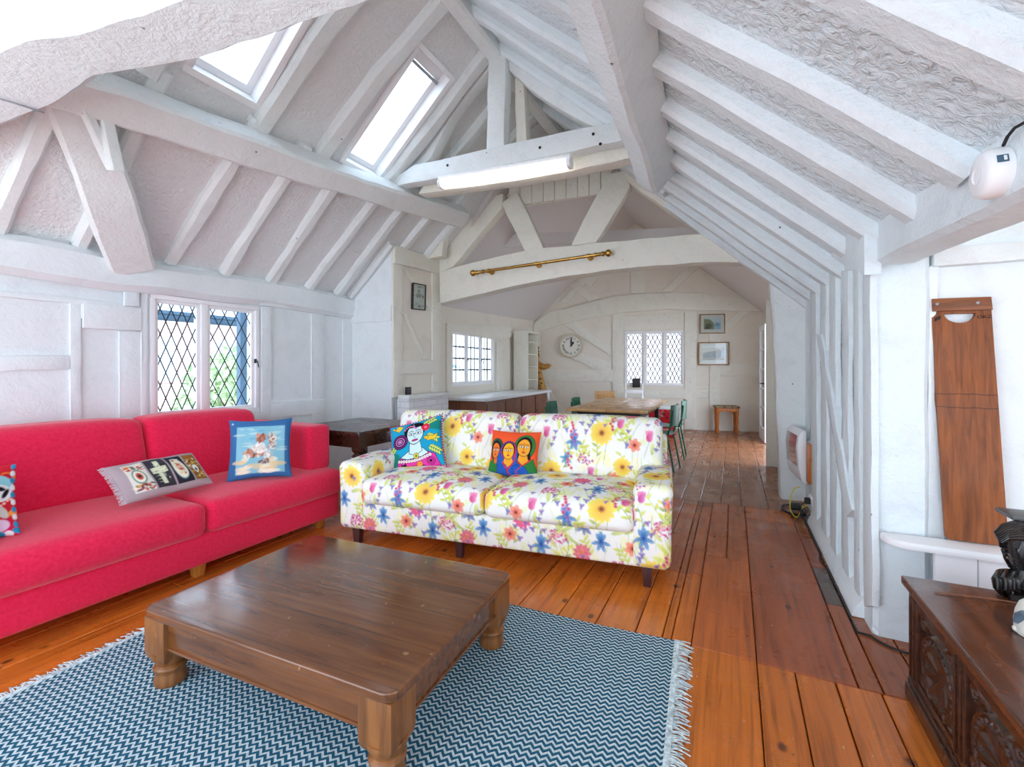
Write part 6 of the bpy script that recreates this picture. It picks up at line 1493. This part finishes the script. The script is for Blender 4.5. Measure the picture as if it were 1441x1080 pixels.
g = G(); g.tube([V((p.x if p.y < 2.64 else min(p.x, 0.522), p.y if p.x < 0.56 else min(p.y, 2.635), 0.006)) for p in sm], 0.005, 6); tag(g.build('cable', M['cable'], None), 'long black cable running along the floor by the right wall', 'cable')
# ---- tall wooden board leaning in the alcove
bo = PY(1373, 757, 2.63)
bl_, br_ = PY(1330, 752, 2.62), PY(1418, 760, 2.62)
wb = thing('wooden_board', 'tall worn brown wooden board with hand slot leaning on the alcove wall', 'board', (bo.x, 2.63, 0.50))
tl_, tr_ = PY(1310, 421, 2.675), PY(1394, 418, 2.675)
zb = 0.504; bu = (tr_-tl_).normalized()
def BPt(s, t):
    a_ = V((bl_.x, 2.61, zb)).lerp(V((br_.x, 2.61, zb)), s); b2 = tl_.lerp(tr_, s); return a_.lerp(b2, t)
outer = [(0, 0.012), (0.06, 0), (0.5, -0.0), (0.94, 0.0), (1, 0.012), (1, 0.5), (1.0, 0.985), (0.985, 1.0), (0.5, 1.0), (0.0, 1.0), (-0.01, 0.9), (0.0, 0.8), (0, 0.5)]
slot = [(0.21, 0.935)]+[(0.475+0.265*math.cos(math.pi+math.pi*i/12), 0.935+0.040*math.sin(math.pi+math.pi*i/12)) for i in range(13)]+[(0.74, 0.935)]
slot = slot[1:-1]
bn = (BPt(1, 0)-BPt(0, 0)).cross(BPt(0, 1)-BPt(0, 0)).normalized(); bn = bn if bn.y < 0 else -bn
loops = [[V((a_, b2, 0)) for a_, b2 in outer], [V((a_, b2, 0)) for a_, b2 in slot]]
flat_ = [p for l in loops for p in l]; tris = tessellate_polygon(loops); P3 = [BPt(p.x, p.y) for p in flat_]; n = len(P3)
g = G(); f = [tuple(t) for t in tris]+[tuple(n+i for i in reversed(t)) for t in tris]; k = 0
for l in loops:
    m = len(l)
    for i in range(m): f.append((k+i, k+(i+1) % m, n+k+(i+1) % m, n+k+i))
    k += m
g.add([tuple(p) for p in P3]+[tuple(p-bn*0.022) for p in P3], f); pan = g.build('panel', M['board'], wb, smooth=0)
bmt = M['board']; nt = bmt.node_tree; b = nt.nodes['Principled BSDF']; src = b.inputs['Base Color'].links[0].from_socket
spb = nd(nt, 'ShaderNodeSeparateXYZ'); nt.links.new(coords(nt), spb.inputs[0]); nzb = noise_node(nt, coords(nt, (1, 1, 0.2)), 9, 3)
for z0, th in ((0.600, 0.0022), (0.545, 0.0014)):
    zz = z0*(tl_.z-0.504)
    m1 = nd(nt, 'ShaderNodeMath', operation='MULTIPLY_ADD'); nt.links.new(nzb.outputs['Fac'], m1.inputs[0]); m1.inputs[1].default_value = 0.03; m1.inputs[2].default_value = -zz-0.015
    m2 = nd(nt, 'ShaderNodeMath', operation='ADD'); nt.links.new(spb.outputs['Z'], m2.inputs[0]); nt.links.new(m1.outputs[0], m2.inputs[1])
    m3 = nd(nt, 'ShaderNodeMath', operation='ABSOLUTE'); nt.links.new(m2.outputs[0], m3.inputs[0])
    kk = ramp(nt, m3.outputs[0], [(th*0.6, (220, 220, 220)), (th*1.6, (0, 0, 0))]); q_ = nd(nt, 'ShaderNodeMix', data_type='RGBA')
    nt.links.new(kk.outputs['Color'], q_.inputs[0]); nt.links.new(src, q_.inputs[6]); q_.inputs[7].default_value = (*lin((46, 22, 12)), 1); src = q_.outputs[2]
nt.links.new(src, b.inputs['Base Color'])
g = G(); q = [BPt(0.0, 0.945), BPt(1.0, 0.945), BPt(0.99, 0.999), BPt(0.0, 0.999)]; g.prism([p+bn*0.002 for p in q], bn*0.012); g.build('end_batten', wood_mat('batten_wood', (92, 48, 22), (150, 88, 44), 'X', 3, 0.5), wb, bevel=0.003)
for s_ in (0.08, 0.76): g = G(); p = BPt(s_, 0.975)+bn*0.014; g.lathe([(0, 0), (0.006, 0), (0.006, 0.002), (0, 0.002)], 10, frame_to(p, bu, bn.cross(bu), bn)); g.build('nail_head', M['grey'], wb)
dk = simple('faded_black_lettering', (44, 28, 18), 0.7); vs, fs = text_mesh('OKZ', 0.020, 0.0006); m4 = frame_to(BPt(0.875, 0.918)+bn*0.0015, bu, bn.cross(bu) if bn.cross(bu).z > 0 else -bn.cross(bu), bn)
g = G(); g.add([tuple(m4 @ V((p[0]*1.15, p[1], p[2]))) for p in vs], fs); g.build('lettering', dk, pan, smooth=0)
g = G(); q = [BPt(0.03, 0.902), BPt(0.15, 0.914), BPt(0.145, 0.928), BPt(0.04, 0.918)]; g.prism([p+bn*0.0006 for p in q], bn*0.0006); g.build('smudged_mark', dk, pan, smooth=0)
# ---- carved oak chest
cx0, cy1, chh = 0.60, 2.225, 0.45; cx1, cy0 = 1.16, 0.98
ch = thing('chest', 'dark oak blanket chest with carved panels at the right edge', 'chest', ((cx0+cx1)/2, (cy0+cy1)/2, 0))
g = G(); g.box((cx0-0.02, cy0-0.02, chh-0.032), (cx1+0.02, cy1+0.015, chh)); g.box((cx0-0.006, cy0, chh-0.048), (cx1, cy1, chh-0.032)); lidm = g.build('lid', M['chesttop'], ch, bevel=0.008, segs=3)
g = G(); g.box((cx0+0.03, cy0+0.01, 0.03), (cx1, cy1-0.005, chh-0.05)); g.build('body', M['chest'], ch)
g = G(); g.box((cx0-0.012, cy0, 0.0), (cx1, cy1, 0.055)); g.box((cx0-0.004, cy0, 0.055), (cx0+0.04, cy1, 0.075)); g.build('plinth', M['chest'], ch, bevel=0.005)
npan = 3; pw = (cy1-cy0-0.08)/npan
for i in range(npan+1):
    y = cy0+0.0+i*pw; g = G(); g.box((cx0, y+0.0, 0.075), (cx0+0.032, y+0.08, chh-0.05))
    for q in (0.02, 0.055): g.box((cx0-0.005, y+q, 0.09), (cx0+0.002, y+q+0.008, chh-0.065))
    g.build('stile', M['chest'], ch, bevel=0.003)
for z0, z1 in ((0.075, 0.105), (chh-0.085, chh-0.05)):
    g = G(); g.box((cx0+0.002, cy0, z0), (cx0+0.032, cy1, z1)); g.build('rail', M['chest'], ch, bevel=0.003)
def carve(u, v):
    """relief height 0..1 of a carved lunette panel"""
    h = np.zeros_like(u)
    def ringh(cx, cy, r, w_, k=1.0):
        d = np.abs(np.hypot(u-cx, v-cy)-r); return k*np.clip(1-d/w_, 0, 1)
    h = np.maximum(h, ringh(0, -0.2, 0.86, 0.10)); h = np.maximum(h, ringh(0, -0.2, 0.66, 0.07))
    th = np.arctan2(v+0.2, u); q = np.hypot(u, v+0.2)
    h = np.maximum(h, np.where((q < 0.62), np.clip(np.cos(th*9)*0.5+0.5, 0, 1)*np.clip(q/0.62, 0, 1)*0.9, 0))
    h = np.maximum(h, np.where((q > 0.68) & (q < 0.82), np.clip(np.cos(th*26), 0, 1)*0.8, 0))
    for cx, cy in ((-.72, .72), (.72, .72), (-.72, -.78), (.72, -.78)):
        h = np.maximum(h, ringh(cx, cy, .17, .07)); h = np.maximum(h, ringh(cx, cy, .04, .06))
    h = np.maximum(h, np.clip(1-np.abs(v-0.55*u*u-0.62)/.07, 0, 1)*(np.abs(u) < .55)*0.7)
    return h
for i in range(npan):
    y0, y1 = cy0+i*pw+0.078, cy0+(i+1)*pw+0.002; n = 90
    U, W_ = np.meshgrid(np.linspace(-1, 1, n), np.linspace(-1, 1, n), indexing='ij'); hgt = carve(U.ravel(), W_.ravel())*1.35
    vs = np.stack([cx0+0.022-0.013*hgt, y1+(y0-y1)*(U.ravel()+1)/2, 0.10+(chh-0.175)*(W_.ravel()+1)/2], 1)
    F = [(a*n+b2, (a+1)*n+b2, (a+1)*n+b2+1, a*n+b2+1) for a in range(n-1) for b2 in range(n-1)]
    g = G(); g.add(vs, F); g.build('carved_panel', M['chest'], ch, smooth=180)
# stick lying on the chest
g = G(); pts = [PZ(1315, 833.5, chh+0.003), PZ(1350, 838, chh+0.0045), PZ(1395, 843, chh+0.0045), PZ(1433, 849, chh+0.003)]; g.tube(pts, [0.002, 0.003, 0.0034, 0.002], 6)
tag(g.build('wooden_stick', M['browncab'], None), 'thin brown stick lying on the lid of the chest', 'stick')
# black carved paw foot ornament
cb0 = PZ(1418, 838, chh); cd_ = V((0.30, -0.955, 0)).normalized(); rt = (V((CTH, STH, 0)))
orn = thing('carved_ornament', 'black lacquered carved lion paw stand on the chest lid', 'ornament', (cb0.x+0.06, cb0.y, chh))
fw2 = -V((-STH, CTH, 0))
def OP(px, py, off=0.0):
    return PP(px, py, cb0+fw2*off, (-STH, CTH, 0))
g = G()
for i in range(5):
    x = 1405+i*11.5; off = 0.02*math.sin(i*0.9)
    pts = [OP(x+14, 806, -0.03), OP(x+5, 808, 0.0+off), OP(x-1, 817, 0.015+off), OP(x, 828, 0.018+off), OP(x+4, 835, 0.012+off)]
    g.tube([V((p.x, p.y, max(p.z, chh+0.012))) for p in pts], [0.014, 0.017, 0.017, 0.014, 0.007], 10)
g.box((cb0.x-0.01, cb0.y-0.05, chh+0.001), (cb0.x+0.19, cb0.y+0.06, chh+0.022)); g.tube([OP(1408, 836, 0.0)+V((0, 0, 0.006)), OP(1470, 838, 0.0)+V((0, 0, 0.006))], 0.012, 8)
g.build('paw', M['carved'], orn)
g = G()
for i in range(7):
    k = i/6; pts = [OP(1452, 812-3*i, -0.02), OP(1436-2*i, 806-5*i, 0.0), OP(1424-1.0*i, 797-6*i, 0.01), OP(1417-0.5*i, 785-6*i, 0.01), OP(1412+1.5*i, 775-5*i, 0.0), OP(1440, 762-4*i, -0.01)]
    g.tube(pts, [0.006, 0.010, 0.011, 0.010, 0.008, 0.006], 8)
g.tube([OP(1460, 815, -0.03), OP(1438, 796, -0.02), OP(1432, 775, -0.02), OP(1445, 750, -0.02)], [0.03, 0.035, 0.034, 0.03], 12); g.build('leaf_scrolls', M['carved'], orn)
g = G()
for i in range(6):
    pts = [OP(1458, 735+5*i, -0.01), OP(1430, 737+4*i, 0.0), OP(1414, 742+3.0*i, 0.01), OP(1402+1.5*i, 750+2.5*i, 0.008), OP(1410, 757+2.2*i, 0.0), OP(1430, 762+1.5*i, -0.01), OP(1458, 764+i, -0.02)]
    g.tube(pts, [0.010, 0.012, 0.013, 0.008, 0.010, 0.012, 0.010], 8)
g.ellipsoid(OP(1437, 752, -0.02), (0.055, 0.03, 0.03), None, 16, 10); g.build('head', M['carved'], orn)
g = G(); p = OP(1452, 729, -0.02); g.lathe([(0, -0.022), (0.038, -0.022), (0.045, -0.012), (0.045, -0.004), (0, -0.004)], 20, TR(p)); a_ = OP(1420, 722, 0.03); g.box((p.x-0.07, p.y-0.05, p.z-0.004), (p.x+0.10, p.y+0.07, p.z+0.010)); g.build('cap_plate', simple('grey_black_slate', (74, 76, 76), 0.35, 0.5), orn, bevel=0.003)
# white ceramic figure
cf0 = PZ(1449, 893, chh)
cf = thing('ceramic_figure', 'white glazed ceramic figure cut off at the right edge, on the chest', 'ornament', (cf0.x+0.0, cf0.y, chh))
g = G(); R_ = 0.046
prof = [(0, 0.002), (R_*0.95, 0.002), (R_, 0.012), (R_*1.02, 0.035), (R_*0.95, 0.065), (R_*0.78, 0.09), (R_*0.5, 0.105), (0, 0.11)]
m4 = Matrix.Translation(V((cf0.x+0.012, cf0.y-0.01, chh))) @ Matrix.Diagonal(V((1.0, 1.25, 1, 1))); g.lathe(prof, 28, m4); g.build('body', M['ceramic'], cf)
g = G(); 
for i in range(3): q = OP(1432+i*5, 858-i*6, 0.02); g.tube([PZ(1429, 876, chh+0.055), PZ(1434, 868, chh+0.075), PZ(1442, 864, chh+0.09)], [0.006, 0.012, 0.010], 8)
g.build('glazed_drape', M['ceramicblue'], cf)
for k in range(3):
    g = G(); a = 2.2+k*0.8; g.ellipsoid((cf0.x+0.012+R_*0.9*math.cos(a), cf0.y-0.01+R_*1.1*math.sin(a), chh+0.011), (0.011, 0.011, 0.010), None, 10, 6); g.build('foot', M['ceramic'], cf)
# ---- smoke alarm on the alcove beam
sc_ = PX(1390, 238, 0.585); 
sa = thing('smoke_alarm', 'round white smoke alarm on the side of the alcove beam', 'smoke alarm', tuple(sc_))
SM = frame_to(V((0.632, sc_.y, sc_.z)), (0, 1, 0), (0, 0, 1), (-1, 0, 0)); SM = frame_to(V((0.632, sc_.y+0.045, sc_.z)), (0, -1, 0), (0, 0, 1), (-1, 0, 0))
g = G(); g.lathe([(0, 0), (0.062, 0), (0.064, 0.010), (0.063, 0.036), (0.058, 0.046), (0.048, 0.051), (0, 0.053)], 40, SM); bd = g.build('body', M['white'], sa)
g = G(); g.lathe([(0.024, 0.0515), (0.028, 0.054), (0.021, 0.055), (0.018, 0.0525)], 24, SM); g.build('test_button', M['white'], bd)
g = G(); a0 = math.radians(25)
for i in range(6):
    pass
q = [SM @ V((0.0636*math.cos(a), 0.0636*math.sin(a), z)) for a, z in ((0.10, 0.014), (0.42, 0.014), (0.42, 0.036), (0.10, 0.036))]; nn_ = (SM.to_3x3() @ V((math.cos(0.26), math.sin(0.26), 0))); g.prism([p+nn_*0.001 for p in q], nn_*0.0012); bdg = g.build('badge', simple('blue_grey_badge', (70, 104, 124), 0.4), bd, smooth=0)
g = G(); q = [SM @ V((0.0636*math.cos(a), 0.0636*math.sin(a), z)) for a, z in ((0.16, 0.018), (0.36, 0.018), (0.36, 0.024), (0.16, 0.024))]; g.prism([p+nn_*0.0026 for p in q], nn_*0.0006); g.build('badge_stripe', M['white'], bd, smooth=0)
g = G(); g.tube([PX(1412, 205, 0.62), PX(1418, 192, 0.615), PX(1428, 180, 0.62), PX(1450, 168, 0.63)], 0.004, 6); tag(g.build('cable', M['cable'], None), 'short black cable rising behind the smoke alarm', 'cable')
# cable on the big purlin, and cable at the left end of the near beam
g = G(); q = [(808, -6), (812, 14), (822, 40), (833, 66), (836, 78)]; pts = [ROOFP(x, y, 1, -0.20) for x, y in q]; pts = [V((p.x-0.02, p.y, p.z)) for p in pts]; g.tube(pts, 0.006, 6); tag(g.build('cable', M['cable'], None), 'dark cable running down the side of the thick right purlin', 'cable')
pts = [PZ(-20, 134, ZT-0.02), PZ(10, 142, ZT-0.022), PZ(36, 150, ZT-0.018), PZ(62, 159, ZT-0.01)]; g = G(); g.tube(pts, 0.0045, 6); tag(g.build('cable', M['grey'], None), 'grey cable crossing under the near overhead beam at the left', 'cable')
# ---- outside the windows
pinkbrick, nt, b = base_mat('pink_brickwork', 0.9, 0.2); br = nd(nt, 'ShaderNodeTexBrick'); tcb = nd(nt, 'ShaderNodeTexCoord'); sxb = nd(nt, 'ShaderNodeSeparateXYZ'); cmb = nd(nt, 'ShaderNodeCombineXYZ'); nt.links.new(tcb.outputs['Object'], sxb.inputs[0])
ad = nd(nt, 'ShaderNodeMath', operation='ADD'); nt.links.new(sxb.outputs['X'], ad.inputs[0]); nt.links.new(sxb.outputs['Y'], ad.inputs[1]); nt.links.new(ad.outputs[0], cmb.inputs['X']); nt.links.new(sxb.outputs['Z'], cmb.inputs['Y']); nt.links.new(cmb.outputs[0], br.inputs['Vector'])
br.inputs['Scale'].default_value = 1; br.inputs['Brick Width'].default_value = 0.23; br.inputs['Row Height'].default_value = 0.075; br.inputs['Mortar Size'].default_value = 0.008
br.inputs['Color1'].default_value = (*lin((228, 192, 184)), 1); br.inputs['Color2'].default_value = (*lin((214, 174, 166)), 1); br.inputs['Mortar'].default_value = (*lin((244, 238, 234)), 1); nt.links.new(br.outputs['Color'], b.inputs['Base Color'])  # brick tones paled to look overexposed through the window
roofm = simple('slate_roof', (196, 202, 210), 0.8); lead_ = simple('lead_gutter', (92, 122, 144), 0.6)
hs = thing('neighbouring_house', 'pink brick house seen across the yard through the leaded window', 'building', (-13, 9.5, -3))
g = G(); g.box((-15.5, 3.0, -3), (-12.5, 9.4, 2.6)); g.build('wall', pinkbrick, hs)
g = G(); g.prism([V((-12.2, 2.8, 2.6)), V((-15.8, 2.8, 2.6)), V((-14, 2.8, 4.6))], (0, 6.8, 0)); g.build('roof', roofm, hs)
for y in (4.0, 5.6, 7.4):
    g = G(); g.box((-12.52, y, 0.9), (-12.46, y+0.9, 2.0)); f_ = g.build('window', M['white'], hs); g = G(); g.box((-12.46, y+0.08, 0.98), (-12.455, y+0.82, 1.92)); g.build('pane', simple('dark_pane', (214, 222, 232), 0.3, 0.4), f_)
g = G(); g.box((-12.7, 3.0, -0.25), (-12.3, 7.6, 0.0)); g.build('string_course', lead_, hs)
gz = PX(250, 447, XL-0.55).z; g = G(); g.tube([(XL-0.55, 1.2, gz), (XL-0.55, 4.4, gz)], 0.04, 12); g.box((XL-0.60, 1.2, gz+0.02), (XL-0.50, 4.4, gz+0.05)); struct(g.build('trim_4', lead_, None), 'blue grey eaves gutter outside the leaded window', 'gutter')
g = G(); g.box((XL-0.30, W1['y1']-0.015, -3), (XL-0.24, W1['y1']+0.05, 1.9)); tag(g.build('downpipe', lead_, None), 'blue grey downpipe beside the leaded window outside', 'pipe')
def bush(name, label, c, rad, n, seed, cols_):
    t = thing(name, label, 'bush', (c[0], c[1], -3)); r = random.Random(seed); mats = [simple('leaf_green_%d' % (seed*3+i), cc, 0.7) for i, cc in enumerate(cols_)]; g = G()
    for i in range(n):
        d = V((r.gauss(0, 1), r.gauss(0, 1), r.gauss(0, 1))).normalized()*r.uniform(0.55, 1.0)
        p = V(c)+V((d.x*rad[0], d.y*rad[1], d.z*rad[2])); a = V((r.gauss(0, 1), r.gauss(0, 1), r.gauss(0, 1))).normalized(); b2 = a.orthogonal().normalized(); l, w_ = r.uniform(.07, .13), r.uniform(.03, .05)
        g.add([tuple(p-a*l), tuple(p+b2*w_), tuple(p+a*l), tuple(p-b2*w_)], [(0, 1, 2, 3)], r.randint(0, len(cols_)-1))
    g.build('foliage', mats, t, smooth=0)
    g = G()
    for k in range(4): g.tube([(c[0]+0.1*k-0.2, c[1], -3), (c[0]+0.3*(k-1.5), c[1]+0.2*(k % 2), c[2])], 0.04, 6)
    g.build('stem', M['browncab'], t)
bush('garden_bush', 'green leafy bush outside the right light of the leaded window', (-8.6, 5.5, 0.2), (1.0, 1.0, 1.5), 3200, 1, [(190, 208, 168), (214, 226, 190), (150, 176, 130)])  # leaf tones lightened for a bright overexposed look
bush('garden_bush', 'dark low shrub at the foot of the right light of the leaded window', (-6.9, 4.55, -0.1), (0.35, 0.3, 0.55), 900, 2, [(96, 110, 130), (120, 132, 140), (80, 96, 108)])
g = G(); g.box((-24, -6, -3.2), (-5.4, 24, -3.0)); struct(g.build('ground_yard', simple('pale_gravel', (206, 200, 190), 0.9, 0.2, 0, 0.1, 3), None, smooth=0), 'pale gravel yard below the windows', 'ground')
ho = BO-BN*5.0
h2 = thing('white_cottage', 'pale rendered cottage outside the far gable window', 'building', (ho.x, ho.y, -3), BA)
g = G(); g.box((-5.5, 0, 0), (4.2, 2.5, 7.6)); g.build('wall', simple('pink_render', (246, 234, 234), 0.9), h2, world=False)
g = G(); g.prism([V((-5.8, -0.3, 7.6)), V((-5.8, 2.8, 7.6)), V((-5.8, 1.25, 9.2))], (10.3, 0, 0)); g.build('roof', roofm, h2, world=False)
g = G(); g.box((0.85, -0.04, 3.3), (1.75, 0.0, 4.9)); g.build('window', simple('pale_blue_shutter', (150, 200, 222), 0.7), h2, world=False)
g = G(); g.box((-2.3, -0.05, 3.2), (-2.2, 0.0, 5.0)); g.build('downpipe', lead_, h2, world=False)
gh = thing('garden_shed', 'white and blue boarded outbuilding beyond the paned window', 'building', (-9.0, 9.6, -3))
g = G(); g.box((-11.2, 8.2, -3), (-9.0, 13.6, 1.25)); g.build('wall', simple('white_boards', (226, 232, 236), 0.8), gh)
g = G(); g.prism([V((-8.8, 8.0, 1.25)), V((-11.4, 8.0, 1.25)), V((-10.1, 8.0, 1.9))], (0, 5.8, 0)); g.build('roof', lead_, gh)
for y in (8.6, 9.9, 11.3): g = G(); g.box((-9.0, y, -0.4), (-8.97, y+0.5, 1.1)); g.build('door', lead_, gh)
